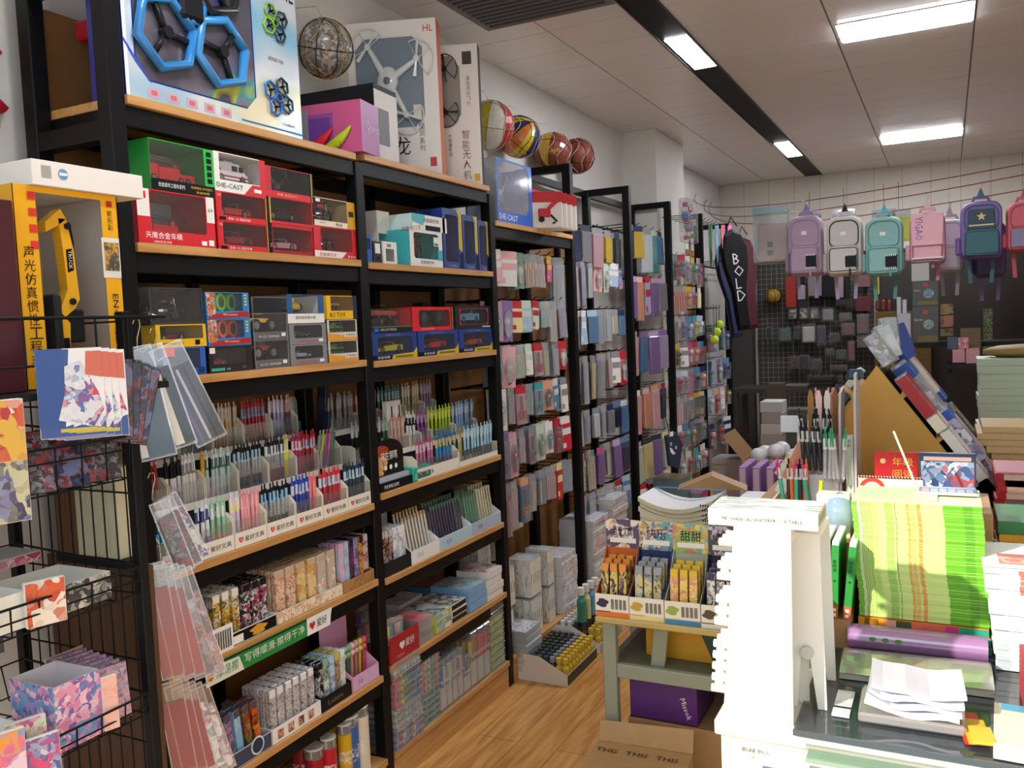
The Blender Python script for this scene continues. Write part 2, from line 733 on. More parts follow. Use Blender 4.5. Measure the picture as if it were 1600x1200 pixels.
def beam(par, x0, x1, y0, y1, z0, z1, name='rail'):
 MB().box(x0, x1, y0, y1, z0, z1, BLACK, bev=.002).build(name, par)


def bay(i, boards, label, first=False, top=2.42, back=True, kick=True, backtop=2.0, backbot=.1):
 y0, y1 = YP[i], YP[i+1]
 t = thing('display_shelf', label, 'display shelf', (0, 0, 0), 0, None)
 ps = [y1] + ([y0] if first else [])
 for y in ps:
  post(t, y, z1=top)
  post(t, y, x=XB+.045, z1=top)
  beam(t, XB+.045, XF-.045, y-.02, y+.02, top-.04, top)
 for z in boards:
  b = MB().box(XB+.012, XF+.006, y0+.0235, y1-.0235, z-.022, z, BOARD, bev=.001)
  b.build('shelf_board', t)
  if z > .2:
   beam(t, XF-.035, XF-.006, y0+.0235, y1-.0235, z-.072, z-.0235)
  beam(t, XB+.0, XB+.03, y0+.0235, y1-.0235, z-.072, z-.0235)
  for y in (y0+.024, y1-.044):
   beam(t, XB+.031, XF-.036, y, y+.02, z-.06, z-.0235, 'bracket')
 if back:
  MB().box(XB-.012, XB-.001, y0+.0235, y1-.0235, backbot, backtop, PANEL).build('back_panel', t)
  beam(t, XB+.003, XB+.03, (y0+y1)/2-.015, (y0+y1)/2+.015, .1, backtop, 'stile')
 if kick:
  MB().box(XF-.02, XF-.003, y0+.024, y1-.024, .001, boards[-1]-.0225, BOARD).build('kick_board', t)
 return t


B1 = [2.183, 1.834, 1.503, 1.018, .757, .42, .125]
B2 = [2.19, 1.829, 1.495, 1.04, .743, .432, .122]
t1 = bay(0, B1, 'black steel shelf unit holding boxed toys above pens, at the wire rack', False, top=2.16, backtop=2.45)
for x in (XF, XB+.045):
 post(t1, YP[0], x=x, z1=2.62)
MB().box(XB+.045, XF-.045, YP[0]-.02, YP[0]+.02, 2.45, 2.49, BLACK).build('rail', t1)
for z in (2.12, 1.78):
 MB().box(XB+.045, XF-.045, YP[0]-.02, YP[0]+.02, z-.045, z, BLACK).build('rail', t1)
bay(1, B2, 'black steel shelf unit holding navy car boxes above pens and markers', top=2.16, backtop=2.16)
bay(2, [2.05, .125], 'black steel shelf unit with hooks, red packs on its top board', top=2.42, backtop=2.05)
for i, lab in ((3, 'black steel shelf unit with hooks and a bare beige back panel on top'),
       (4, 'black steel shelf unit with hooks in front of the white wall column'),
       (5, 'black steel shelf unit with hooks holding balls, ropes and small toys'),
       (6, 'black steel shelf unit at the far end, with racket bags')):
 t = bay(i, [.125], lab, back=(i in (3, 6, 5)), backtop=2.2)
 beam(t, XB+.0, XB+.03, YP[i]+.023, YP[i+1]-.023, 2.38, 2.42)
# ---------------------------------------------------------------- toys inside boxes
TYRE = mat('#151515', .8)
CHROME = mat('#c8ccd2', .2, 1)
GLASSD = mat('#10151c', .1, 0, 0, 1)


def wheels(par, xs, w, r, t=.008, hub=CHROME, tyre=TYRE):
 for x in xs:
  for s in (-1, 1):
   b = MB()
   y0 = s*w/2
   b.cyl((x, y0-s*t, r), (x, y0, r), r, tyre, n=12)
   b.cyl((x, y0, r), (x, y0+s*.0006, r), r*.62, hub, n=8)
   b.build('wheel', par)


def car(par, L, c, at, style='coupe', rz=0, hub=CHROME):
 W, r = L*.42, L*.085
 M = mat(c, .25, .1, 0, .6)
 z = r*.55
 b = MB()
 if style == 'coupe':
  low = [(-.5, .0), (.5, .0), (.5, .07), (.46, .105), (.22, .13), (-.3, .14), (-.48, .12), (-.5, .08)]
  cab = [(-.34, .13), (.2, .12), (.05, .215), (-.18, .22)]
 elif style == 'super':
  low = [(-.5, .01), (.5, 0), (.5, .04), (.4, .08), (.2, .12), (-.3, .14), (-.5, .13)]
  cab = [(-.36, .13), (.22, .11), (.02, .19), (-.15, .19)]
 elif style == 'van':
  low = [(-.5, 0), (.5, 0), (.5, .12), (.42, .17), (.33, .3), (.2, .38), (-.5, .38)]
  cab = None
 elif style == 'jeep':
  low = [(-.5, .02), (.5, .02), (.5, .17), (.2, .18), (.2, .19), (-.5, .19)]
  cab = [(-.48, .19), (.2, .19), (.12, .33), (-.46, .33)]
 elif style == 'f1':
  low = [(-.5, .03), (.5, .02), (.5, .04), (.1, .09), (.0, .12), (-.2, .16), (-.3, .1), (-.5, .12)]
  cab = None
 sc = lambda pr: [(x*L, z+q*L) for x, q in pr]
 wy = W*.5 if style != 'f1' else W*.22
 b.prism(sc(low), -wy, wy, M, taper=.9)
 if cab:
  b.prism(sc(cab), -wy*.8, wy*.8, GLASSD, taper=.86)
  xs = [p[0] for p in cab]
  top = max(p[1] for p in cab)
  rx = sorted(p[0] for p in cab if abs(p[1]-top) < .02)
  b.box(rx[0]*L, rx[-1]*L, -wy*.68, wy*.68, z+(top-.012)*L, z+(top+.006)*L, M)
  b.box(-.16*L, -.14*L, -wy*.83, wy*.83, z+.12*L, z+(top-.01)*L, M)
 if style == 'van':
  for s in (-1, 1):
   o = (0, s*wy*1.001, z)
   a = (1, 0, 0) if s < 0 else (-1, 0, 0)
   k = 1 if s < 0 else -1
   for q0, q1 in ((.0, .16), (.2, .33)):
    x0, x1 = sorted((k*q0*L, k*q1*L))
    b.rect(x0, x1, .2*L, .31*L, GLASSD, o=o, a=a)
   b.rect(-.48*L, .48*L, .07*L, .1*L, mat('#c5202a'), o=o, a=a)
   x0, x1 = sorted((-k*.42*L, -k*.3*L))
   b.rect(x0, x1, .2*L, .23*L, mat('#c5202a'), o=o, a=a)
   b.rect(x0+.04*L, x1-.04*L, .16*L, .28*L, mat('#c5202a'), o=o, a=a, lift=.0009)
  b.box(-.1*L, .15*L, -wy*.5, wy*.5, z+.38*L, z+.42*L, mat('#e8eef2'))
 if style == 'f1':
  b.box(.4*L, .5*L, -W*.5, W*.5, z+.0*L, z+.02*L, M)
  b.box(-.52*L, -.44*L, -W*.42, W*.42, z+.14*L, z+.17*L, M)
  r = L*.09
 b.box(L*.485, L*.503, -wy*.75, -wy*.4, z+.05*L, z+.08*L, WHITE)
 b.box(L*.485, L*.503, wy*.4, wy*.75, z+.05*L, z+.08*L, WHITE)
 o = b.build('toy_car' if style != 'van' else 'toy_van', par, at, rz)
 wheels(o, (-.3*L, .3*L), W*1.0, r, t=L*.05, hub=hub)
 return o


def firetruck(par, L, at, rz=0):
 M = mat('#cc1f24', .3, 0, 0, .5)
 G = mat('#8a9099', .4, .5)
 b = MB()
 z = L*.05
 b.prism([(.26*L, z), (.5*L, z), (.5*L, z+.13*L), (.44*L, z+.24*L), (.26*L, z+.24*L)], -.13*L, .13*L, M, taper=.95)
 b.box(-.5*L, .25*L, -.13*L, .13*L, z, z+.12*L, M)
 b.box(-.2*L, .24*L, -.12*L, .12*L, z+.12*L, z+.2*L, M)
 b.box(-.02*L, .1*L, -.132*L, -.131*L, z+.02*L, z+.18*L, G)
 b.rect(.32*L, .43*L, z+.13*L, z+.21*L, GLASSD, o=(0, -.131*L, 0))
 for k in (-1, 1):
  b.tube([(-.4*L, k*.05*L, z+.26*L), (.38*L, k*.05*L, z+.34*L)], .008*L, G, 4)
  b.tube([(-.4*L, k*.05*L, z+.31*L), (.38*L, k*.05*L, z+.39*L)], .008*L, G, 4)
 for i in range(12):
  x = -.4+i*.07
  zz = z+(.26+(x+.4)*.1)*L
  b.tube([(x*L, -.05*L, zz), ((x+.035)*L, -.05*L, zz+.05*L)], .005*L, G, 4)
  b.tube([(x*L, -.05*L, zz), (x*L, .05*L, zz)], .005*L, G, 4)
 b.cyl((-.2*L, 0, z+.12*L), (-.2*L, 0, z+.3*L), .05*L, M, n=8)
 b.box(-.36*L, .1*L, -.135*L, -.131*L, z+.05*L, z+.07*L, mat('#e9c23a'))
 o = b.build('toy_fire_truck', par, at, rz)
 wheels(o, (-.35*L, -.2*L, .36*L), .27*L, .06*L, t=.04*L)
 return o


def bike(par, L, c, at, rz=0, frame='#222222'):
 """motorcycle, two wheels, tank, seat, fork and bars"""
 M, Fm = mat(c, .25, .1, 0, .5), mat(frame, .4, .3)
 b = MB()
 r = .16*L
 for x in (-.32*L, .32*L):
  pts = [(x+r*math.cos(t), 0, r+r*math.sin(t)) for t in [2*PI*i/16 for i in range(17)]]
  b.tube(pts, .03*L, TYRE, 6)
  for k in range(8):
   t = 2*PI*k/8
   b.tube([(x, 0, r), (x+r*math.cos(t), 0, r+r*math.sin(t))], .006*L, CHROME, 4)
  b.cyl((x, -.03*L, r), (x, .03*L, r), .03*L, CHROME)
 b.tube([(-.32*L, .03*L, r), (-.1*L, .03*L, .28*L), (.2*L, .0, .4*L)], .018*L, Fm)
 b.tube([(.32*L, .035*L, r), (.22*L, .03*L, .46*L)], .014*L, CHROME)
 b.tube([(.32*L, -.035*L, r), (.22*L, -.03*L, .46*L)], .014*L, CHROME)
 b.tube([(.17*L, -.14*L, .5*L), (.22*L, 0, .46*L), (.17*L, .14*L, .5*L)], .012*L, Fm)
 b.sphere((.07*L, 0, .38*L), .1*L, M, 10, (1.3, .6, .7))
 b.sphere((-.18*L, 0, .34*L), .1*L, mat('#1a1a1a', .6), 10, (1.6, .6, .4))
 b.box(-.1*L, .12*L, -.06*L, .06*L, .12*L, .28*L, CHROME, bev=.01)
 b.sphere((.27*L, 0, .4*L), .05*L, CHROME, 8)
 b.tube([(.1*L, -.07*L, .12*L), (-.1*L, -.08*L, .09*L), (-.42*L, -.08*L, .13*L)], .02*L, CHROME)
 b.sphere((-.34*L, 0, r+.1*L), .1*L, M, 8, (1.1, .3, .5))
 return b.build('toy_motorbike', par, at, rz)


def bicycle(par, L, at, rz=0):
 M = mat('#b3262c', .3)
 b = MB()
 r = .22*L
 for x in (-.3*L, .3*L):
  b.tube([(x+r*math.cos(t), 0, r+r*math.sin(t)) for t in [2*PI*i/18 for i in range(19)]], .014*L, TYRE, 5)
  for k in range(10):
   t = 2*PI*k/10
   b.tube([(x, 0, r), (x+r*math.cos(t), 0, r+r*math.sin(t))], .003*L, CHROME, 4)
 for p in ([(-.3, .22), (-.1, .5), (.2, .5), (0, .2), (-.3, .22)], [(-.1, .5), (0, .2)], [(.3, .22), (.2, .5), (.17, .62)],
       [(-.1, .5), (-.12, .6)]):
  b.tube([(x*L, 0, z*L) for x, z in p], .014*L, M, 5)
 b.tube([(.17*L, -.13*L, .62*L), (.17*L, .13*L, .62*L)], .012*L, TYRE, 5)
 b.sphere((-.12*L, 0, .61*L), .06*L, TYRE, 8, (1.5, .7, .4))
 return b.build('toy_bicycle', par, at, rz)


def monster(par, L, c, at, rz=0, tyre=TYRE, rr=.17):
 M = mat(c, .3, 0, 0, .5)
 b = MB()
 z = L*.24
 b.prism([(-.46*L, z), (.46*L, z), (.46*L, z+.08*L), (.2*L, z+.11*L), (-.46*L, z+.12*L)], -.16*L, .16*L, M, taper=.92)
 b.prism([(-.2*L, z+.1*L), (.2*L, z+.1*L), (.08*L, z+.22*L), (-.14*L, z+.22*L)], -.13*L, .13*L, GLASSD, taper=.88)
 b.box(-.13*L, .07*L, -.11*L, .11*L, z+.21*L, z+.23*L, M)
 b.box(-.3*L, .3*L, -.06*L, .06*L, z-.08*L, z, BLACK)
 for x in (-.28*L, .28*L):
  b.cyl((x, -.2*L, rr*L), (x, .2*L, rr*L), .02*L, STEEL)
  b.tube([(x, -.12*L, rr*L), (x*.7, -.1*L, z)], .012*L, mat('#d8b020'), 5)
 o = b.build('toy_truck', par, at, rz)
 wheels(o, (-.28*L, .28*L), .46*L, rr*L, t=.12*L, tyre=tyre)
 return o


def tank(par, L, at, rz=0):
 M = art(['#5d8c3a', '#3f6b2c', '#7aa648'], 60, .5, 0)
 b = MB()
 b.prism([(-.4*L, .14*L), (.4*L, .14*L), (.48*L, .2*L), (.38*L, .27*L), (-.42*L, .27*L), (-.48*L, .2*L)], -.14*L, .14*L, M)
 b.prism([(-.2*L, .27*L), (.16*L, .27*L), (.1*L, .38*L), (-.18*L, .38*L)], -.1*L, .1*L, M, taper=.85)
 b.cyl((.12*L, 0, .33*L), (.55*L, 0, .36*L), .02*L, M)
 for s in (-1, 1):
  b.prism([(-.36*L, 0), (.34*L, 0), (.46*L, .1*L), (.4*L, .19*L), (-.42*L, .19*L), (-.46*L, .1*L)], s*.15*L-.04*L, s*.15*L+.04*L, mat('#2c2f26', .8))
  for k in range(5):
   b.cyl((-.3*L+k*.15*L, s*.19*L, .08*L), (-.3*L+k*.15*L, s*.2*L, .08*L), .05*L, M)
 return b.build('toy_tank', par, at, rz)


def ship(par, L, at, c='#e0c020', rz=0):
 M = mat(c, .3, 0, 0, .5)
 b = MB()
 b.sphere((0, 0, .22*L), .2*L, M, 12, (1.7, 1, 1))
 b.cyl((.2*L, 0, .22*L), (.36*L, 0, .22*L), .13*L, GLASSD, n=12)
 b.cyl((-.05*L, 0, .4*L), (-.05*L, 0, .55*L), .08*L, M, n=10)
 for s in (-1, 1):
  b.cyl((-.4*L, s*.15*L, .1*L), (.1*L, s*.15*L, .1*L), .05*L, mat('#333'+'333'))
 return b.build('toy_submarine', par, at, rz)


def drone(par, L, at, c='#e9edf0', guard=True, rot=(0, 0, 0), fat=1.0, name='toy_drone', prop=None):
 """four-arm drone lying in the x-z plane, seen from the front of its box"""
 M = mat(c, .3, 0, 0, .4)
 P = prop or M
 b = MB()
 b.sphere((0, 0, 0), .13*L, M, 12, (1, .45, 1.25))
 b.sphere((0, -.03*L, .0), .06*L, mat('#707880', .3), 10, (1, .6, 1))
 for k in range(4):
  t = PI/4+k*PI/2
  x, z = .42*L*math.cos(t), .42*L*math.sin(t)
  b.cyl((0, 0, 0), (x, 0, z), .05*L*fat, M, r1=.025*L*fat)
  b.cyl((x, -.05*L, z), (x, .03*L, z), .035*L*fat, M)
  bt = t+.9+k
  for s in (0, PI):
   q = bt+s
   dx, dz = math.cos(q), math.sin(q)
   b.add([(x-dz*.008*L, -.05*L, z+dx*.008*L), (x+dz*.008*L, -.05*L, z-dx*.008*L),
        (x+dx*.19*L+dz*.02*L, -.055*L, z+dz*.19*L-dx*.02*L), (x+dx*.19*L-dz*.02*L, -.045*L, z+dz*.19*L+dx*.02*L)],
        [(0, 1, 2, 3), (3, 2, 1, 0)], P)
  if guard:
   a0, a1 = t-1.5, t+1.5
   arc = [(x+.2*L*math.cos(a0+(a1-a0)*i/12), 0, z+.2*L*math.sin(a0+(a1-a0)*i/12)) for i in range(13)]
   b.tube(arc, .008*L, M, 5)
   for i in (0, 6, 12):
    b.tube([(x, 0, z), arc[i]], .006*L, M, 4)
 o = b.build(name, par, at)
 o.rotation_euler = rot
 return o


def ringdrone(par, L, at, cs, rot=(0, 0, 0)):
 """drone of fat hexagon guard rings, each round a propeller"""
 b = MB()
 D = mat('#1b1c20', .4)
 for k, (x, z) in enumerate(((-.24, .24), (.24, .27), (-.2, -.2), (.27, -.2), (0.02, .02))):
  c = mat(cs[k % len(cs)], .3, 0, 0, .4)
  R = .23*L if k < 4 else .1*L
  pts = [(x*L+R*math.cos(t), 0, z*L+R*math.sin(t)) for t in [2*PI*i/6+.3 for i in range(7)]]
  b.tube(pts, .035*L, c, 6)
  if k < 4:
   for s in range(3):
    t = 2*PI*s/3+k
    b.box(x*L-.002, x*L+.002, -.01, .01, z*L-.002, z*L+.002, D)
    b.tube([(x*L, 0, z*L), (x*L+.19*L*math.cos(t), 0, z*L+.19*L*math.sin(t))], .022*L, D, 4)
   b.cyl((x*L, -.03*L, z*L), (x*L, .03*L, z*L), .04*L, D)
 b.box(-.1*L, .1*L, -.05*L, .05*L, -.08*L, .12*L, D, bev=.01)
 o = b.build('toy_drone', par, at)
 o.rotation_euler = rot
 return o


# ---------------------------------------------------------------- boxed toys
RED, DRED, BLUE, NAVY, YEL = '#d8202a', '#a8161e', '#1f62b0', '#1f3a80', '#f3c21a'


def toybox(name, label, W, H, D, side, front, win, toy=None, inner='#26262a', ch=0, deco=None, clear_side=False, cat='toy box',
      group=None, filmm=None, loc=(0, 0, 0), rz=R90, lab=None):
 """carton with a windowed front; front faces -y, x runs to its right"""
 t = thing(name, label, cat, loc, rz, group)
 b = MB()
 Ms, Mf, Mi = mat(side, .45), mat(front, .4, 0, 0, .3), mat(inner, .6)
 k = .002
 b.box(0, W, D-k, D, 0, H, Ms)
 b.box(0, W, k, D-k, 0, k, Ms)
 if not clear_side:
  b.box(0, W, k, D-k, H-k, H, Ms)
 if not clear_side:
  b.box(0, k, k, D-k, k, H-k, Ms)
 b.box(W-k, W, k, D-k, k, H-k, Ms)
 b.add([(k*2, D-k*3, k*2), (W-k*2, D-k*3, k*2), (W-k*2, D-k*3, H-k*2), (k*2, D-k*3, H-k*2)], [(0, 1, 2, 3)], Mi)
 b.add([(k*2, k*2, k*2), (W-k*2, k*2, k*2), (W-k*2, D-k*4, k*2), (k*2, D-k*4, k*2)], [(0, 1, 2, 3)], Mi)
 b.ring(W, H, (win[0]*W, win[1]*W, win[2]*H, win[3]*H), Mf, ch=ch)
 if deco:
  deco(b, W, H, D)
 b.build('carton', t)
 f = MB()
 e = .0015
 f.add([(win[0]*W, e, win[2]*H), (win[1]*W, e, win[2]*H), (win[1]*W, e, win[3]*H), (win[0]*W, e, win[3]*H)], [(0, 1, 2, 3)], filmm or FILM)
 if clear_side:
  f.add([(0, 0, 0), (0, 0, H), (0, D, H), (0, D, 0)], [(0, 1, 2, 3)], filmm or FILM)
  f.add([(0, 0, H), (W, 0, H), (W, D, H), (0, D, H)], [(0, 1, 2, 3)], filmm or FILM)
 f.build('window_film', t)
 if toy:
  toy(t, W, H, D)
 return t


def span(u0, u1, v, X=XF):
 a, c = on(u0, v, X=X), on(u1, v, X=X)
 return a.y, c.y


def zz(u, v, X=XF):
 return on(u, v, X=X).z


def T(s, x, y, h, c='#ffffff', w=None):
 """lettering on the front of a box; x, y, h, w as shares of its width and height"""
 return lambda b, W, H, D: b.text(s, x*W, y*H, h*H, mat(c), w=None if w is None else w*W)


def Rc(x0, x1, y0, y1, c, lift=.0006):
 return lambda b, W, H, D: b.rect(x0*W, x1*W, y0*H, y1*H, mat(c, .4) if isinstance(c, str) else c, lift=lift)


def Pg(pts, c, lift=.0007):
 return lambda b, W, H, D: b.flat([(x*W, y*H) for x, y in pts], (0, 0, 0), (1, 0, 0), (0, 0, 1), mat(c, .4), lift)


def deco(*fs):
 def g(b, W, H, D):
  for f in fs:
   f(b, W, H, D)
 return g


def SideTxt(s, y, z, h, c, vert=True):
 """lettering on the side that faces the shop door (-x side of the box)"""
 return lambda b, W, H, D: b.text(s, y*D, z*H, h, mat(c), o=(0, D, 0), a=(0, -1, 0), b=(0, 0, 1), vert=vert)


XT = XF-.012


def put(name, label, ua, ub, v, z0, ztop, D, *a, X=XT, **k):
 """box standing on z0 whose front spans photo columns ua..ub"""
 y0, y1 = span(ua, ub, v, X)
 for q in YP:
  if abs(y0-q) < .06 and y1 > q+.03:
   y0 = max(y0, q+.0235)
  if abs(y1-q) < .06 and y0 < q-.03:
   y1 = min(y1, q-.0235)
 return toybox(name, label, y1-y0-.002, ztop-z0, D, *a, loc=(X, y0+.001, z0+.0006), **k)


ctr = lambda W, D, z=.004, f=.42: (W/2, D*f, z)
ZA = 1.834
zr1 = zz(215, 300)
# shelf of red boxes
put('toy_box', 'red and white boxed fire engine below the green box', 215, 336, 350, ZA, ZA+.135, .16, '#b81c22', RED,
 (.16, .88, .26, .98), lambda t, W, H, D: firetruck(t, W*.72, (W*.51, D*.4, .012), PI), '#a8a49c', ch=.006, group=None,
 deco=deco(Rc(0, .15, .5, 1, '#f4f2ee'), Rc(.89, 1, .5, 1, '#f4f2ee'), Rc(.03, .11, .82, .95, RED, .001), T('天鹰合金车模', .08, .11, .12, '#ffffff', .46),
       T('合金仿真 回力车模', .18, .03, .045), T('6+', .91, .7, .09, '#303030'), Rc(.8, .87, .05, .13, '#ffffff', .001), Rc(.9, .97, .05, .16, '#ffffff', .001)))
zt = ZA+.1365
put('toy_box', 'green and black boxed fire engine with ladder, on the red boxed one', 234, 334, 260, zt, zt+.125, .15, '#1f9c3c', '#27c24b',
 (.0, .84, .22, .99), lambda t, W, H, D: firetruck(t, W*.74, (W*.45, D*.35, .028), PI), '#c08a5a', clear_side=False,
 deco=deco(Rc(0, 1, 0, .22, '#16161a'), T('合金城市工程车系列', .1, .07, .09, '#ffffff', .4), T('仿真精品 声光回力', .6, .12, .05, YEL, .35), T('合金材质', .68, .03, .05, YEL, .22),
       *[Rc(.88, .96, .28+i*.14, .38+i*.14, '#101410', .001) for i in range(5)], SideTxt('6+', .3, .85, .014, '#ffe020', False)))
bh = .078


def musc(c, sty='coupe', hub=CHROME):
 return lambda t, W, H, D: car(t, W*.72, c, (W*.45, D*.38, .016), sty, PI, hub)


dred = deco(Rc(0, 1, 0, .2, RED), Rc(.04, .16, .03, .14, '#121212', .001), T('合金 1:32 金品车模', .2, .05, .09, '#ffffff', .42), T('1:32', .03, .84, .08), Rc(.93, 1, .0, 1, '#1c1812', .001), Rc(.94, .955, 0, 1, '#d8b860', .0012))
for i, (c, lab) in enumerate((('#b3161c', 'red boxed muscle car with black wheels, lowest of its stack'), ('#d22a1e', 'red boxed muscle car with chrome wheels under the ambulance box'))):
 z = ZA+i*(bh+.001)
 put('toy_box', lab, 339, 421, 350, z, z+bh, .15, DRED, RED, (.1, .92, .2, .97), musc(c, hub=TYRE if i == 0 else CHROME), '#2c1a18', ch=.004, deco=dred)
z = ZA+2*(bh+.001)
put('toy_box', 'white boxed die-cast ambulance van on the red car boxes', 333, 413, 250, z, z+.105, .16, '#f2f0ec', '#f4f2ee', (.1, .88, .3, .98),
 lambda t, W, H, D: car(t, W*.68, '#f5f6f6', (W*.48, D*.35, .033), 'van', 0), '#6a5a58', clear_side=False,
 deco=deco(Pg([(.55, 0), (1, 0), (1, .28), (.72, .28)], RED), Rc(.88, 1, .28, 1, RED), T('DIE-CAST', .03, .1, .12, '#303030', .5), Rc(.75, .9, .09, .18, '#ffffff', .001),
       SideTxt('DIE-CAST', .08, .55, .016, '#c8202a', False)))
put('toy_box', 'red boxed pale pink car on the bottom of the third stack', 425, 488, 370, ZA, ZA+.088, .15, DRED, DRED, (.02, .98, .14, .88), musc('#f0a8ae'), '#7a2c30', deco=deco(Rc(0, 1, .88, 1, '#c01c28')), clear_side=True)
put('toy_box', 'clear topped red box with black and gold racing car', 420, 488, 320, ZA+.089, ZA+.089+.075, .15, DRED, RED, (.02, .98, .1, .98), musc('#17140e', 'super', mat('#b09030', .3, 1)), '#5c3a36', clear_side=True,
 deco=deco(Rc(.0, .03, 0, 1, '#c9a83a')))
put('toy_box', 'red striped box with dark model jet behind clear window', 413, 488, 270, ZA+.165, ZA+.165+.088, .15, '#3a3838', '#c41c26', (.12, .96, .22, .98),
 lambda t, W, H, D: drone(t, W*.6, (W*.55, D*.4, H*.5), '#2a2c33', False), '#3e3d40', clear_side=True,
 deco=deco(Rc(.0, 1, 0, .2, RED), T('合金 金品系列', .22, .07, .08, '#f0d0a0', .4), Rc(.93, 1, 0, 1, '#211c12'), Rc(.95, .97, 0, 1, '#cfae4c', .001)))
put('toy_box', 'red box with orange and black toy trike, beside the shelf upright', 490, 563, 370, ZA, ZA+.098, .15, RED, RED, (.16, .9, .24, .97),
 lambda t, W, H, D: bike(t, W*.55, '#d85a20', (W*.48, D*.35, .026), PI), '#46566a', ch=.005,
 deco=deco(Pg([(0, 0), (.62, 0), (.75, .22), (0, .22)], '#f0eeea'), T('合金摩托车', .1, .05, .11, '#c0202a', .4), Rc(.0, .1, .3, .95, '#d8303a'), *[Rc(.78+i*.07, .82+i*.07, .06, .12, '#f0c0b0', .001) for i in range(3)]))
put('toy_box', 'cream and yellow box with red toy motorcycle on the trike box', 489, 556, 310, ZA+.099, ZA+.099+.088, .15, '#b89a68', '#f1e6cf', (.0, .8, .2, .98),
 lambda t, W, H, D: bike(t, W*.62, '#c8242c', (W*.42, D*.35, .022), 0), '#5d241f', clear_side=True,
 deco=deco(Rc(.8, 1, 0, 1, '#d9a31c'), Rc(.84, .96, .45, .65, '#2a2420', .001), T('金品', .5, .06, .1, '#302820', .16), T('MOTO', .12, .08, .07, '#60503c', .14), Rc(.04, .14, .84, .95, '#f4f4f4', .002)))

# second toy shelf
ZB = 1.503
put('toy_box', 'blue box with dark off-road racer and orange corner, on shelf board', 255, 322, 560, ZB, ZB+.073, .15, '#2353a8', '#2a62bc', (.08, .86, .26, .95),
 lambda t, W, H, D: monster(t, W*.5, '#2b3240', (W*.48, D*.35, .02), .5), '#8b8078', deco=deco(Pg([(0, .7), (.26, .7), (.26, 1), (0, 1)], '#e8562c'), T('特技越野车', .1, .06, .12, '#f05040', .45), Rc(.8, .96, .05, .28, '#14336e')))
z = ZB+.074
put('toy_box', 'yellow and black box with red racing car, middle of first stack', 243, 322, 520, z, z+.058, .15, '#e0b414', YEL, (.08, .94, .36, .95),
 lambda t, W, H, D: car(t, W*.6, '#a31620', (W*.5, D*.35, .016), 'f1', PI), '#1a1414',
 deco=deco(T('回力合金赛车系列', .12, .1, .13, '#403410', .4), Pg([(.8, 0), (1, 0), (1, .7), (.92, .34)], YEL), Rc(.76, .86, .08, .3, '#161616', .0012), SideTxt('F1', .35, .6, .02, '#101010', False)))
z += .059
put('toy_box', 'clear plastic case with black and chrome motorcycle model', 232, 316, 460, z, z+.092, .15, '#2e2f31', '#3a3b3e', (.03, .97, .06, .97),
 lambda t, W, H, D: bike(t, W*.78, '#15161a', (W*.5, D*.35, .01), 0), '#333437', clear_side=True)
z = ZB
put('toy_box', 'black box with small dark red sports car and teal strip', 326, 395, 560, z, z+.07, .15, '#1c1418', '#201a1e', (.1, .88, .3, .94),
 lambda t, W, H, D: car(t, W*.46, '#b01c28', (W*.4, D*.35, .018), 'coupe', PI), '#1a1216',
 deco=deco(Rc(.04, .34, .06, .17, '#3fb8a4'), Rc(.02, .14, .74, .96, '#efe6e2'), T('车模', .38, .07, .09, '#d8d8d8'), T('1:43', .74, .1, .09, '#b89a60')))
OR = mat('#f26430', .6)
GR = mat('#6fdc28', .6)
for i, (ty, lab) in enumerate(((OR, 'blue and orange box with toy truck on orange tyres'), (GR, 'blue and orange box with toy truck on lime green tyres'))):
 z = ZB+.071+i*.073
 put('toy_box', lab, 323, 391, 500, z, z+.072, .13, '#1f6fb4', '#2c84cc', (.22, .84, .3, .97),
  lambda t, W, H, D, ty=ty: monster(t, W*.66, '#23262c', (W*.55, D*.34, .02), .3, ty, .25), '#23201f',
  deco=deco(Rc(.0, .2, .14, .98, art(['#e8572a', '#f0e0d0', '#3a2a28', '#e07a30'], 70)), Pg([(.0, .02), (.98, .06), (.98, .28), (.2, .2)], '#b22a24'), T('Wecstury', .36, .1, .1, '#f2f0ec', .34),
        *[Rc(.88, .94, .5+j*.12, .57+j*.12, '#d8d040', .001) for j in range(4)]))
for i, (c, lab) in enumerate((('#c03a2c', 'striped grey box with red monster truck, lower of two'), ('#e8b420', 'striped grey box with yellow monster truck, upper of two'))):
 z = ZB+i*.08
 put('toy_box', lab, 397, 451, 540, z, z+.079, .14, '#3c3c3e', '#8d8e90', (.02, .98, .3, .99),
  lambda t, W, H, D, c=c: monster(t, W*.8, c, (W*.5, D*.35, .025), 0), '#26272a', clear_side=True,
  deco=deco(*[Rc(.02, .98, .03+j*.055, .05+j*.055, '#202022', .001) for j in range(5)], T('ROCK CRAWLER', .14, .1, .09, '#f0f0f0', .6), Rc(.8, .92, .14, .26, '#f4f4f4', .0015)))
for i, (c, lab) in enumerate((('#d0d8e8', 'grey carton with white toy racer, lowest of the middle stack'), ('#33363c', 'grey carton with dark toy racer under the submarine box'))):
 z = ZB+i*.063
 put('toy_box', lab, 453, 511, 540, z, z+.062, .14, '#6e7074', '#85878b', (.12, .88, .3, .93),
  lambda t, W, H, D, c=c: car(t, W*.55, c, (W*.5, D*.35, .02), 'super', 0), '#202226', ch=.005, deco=deco(T('DRIFT RACER', .2, .08, .13, '#d04038', .5), Rc(.78, .9, .1, .24, '#f4f4f4')))
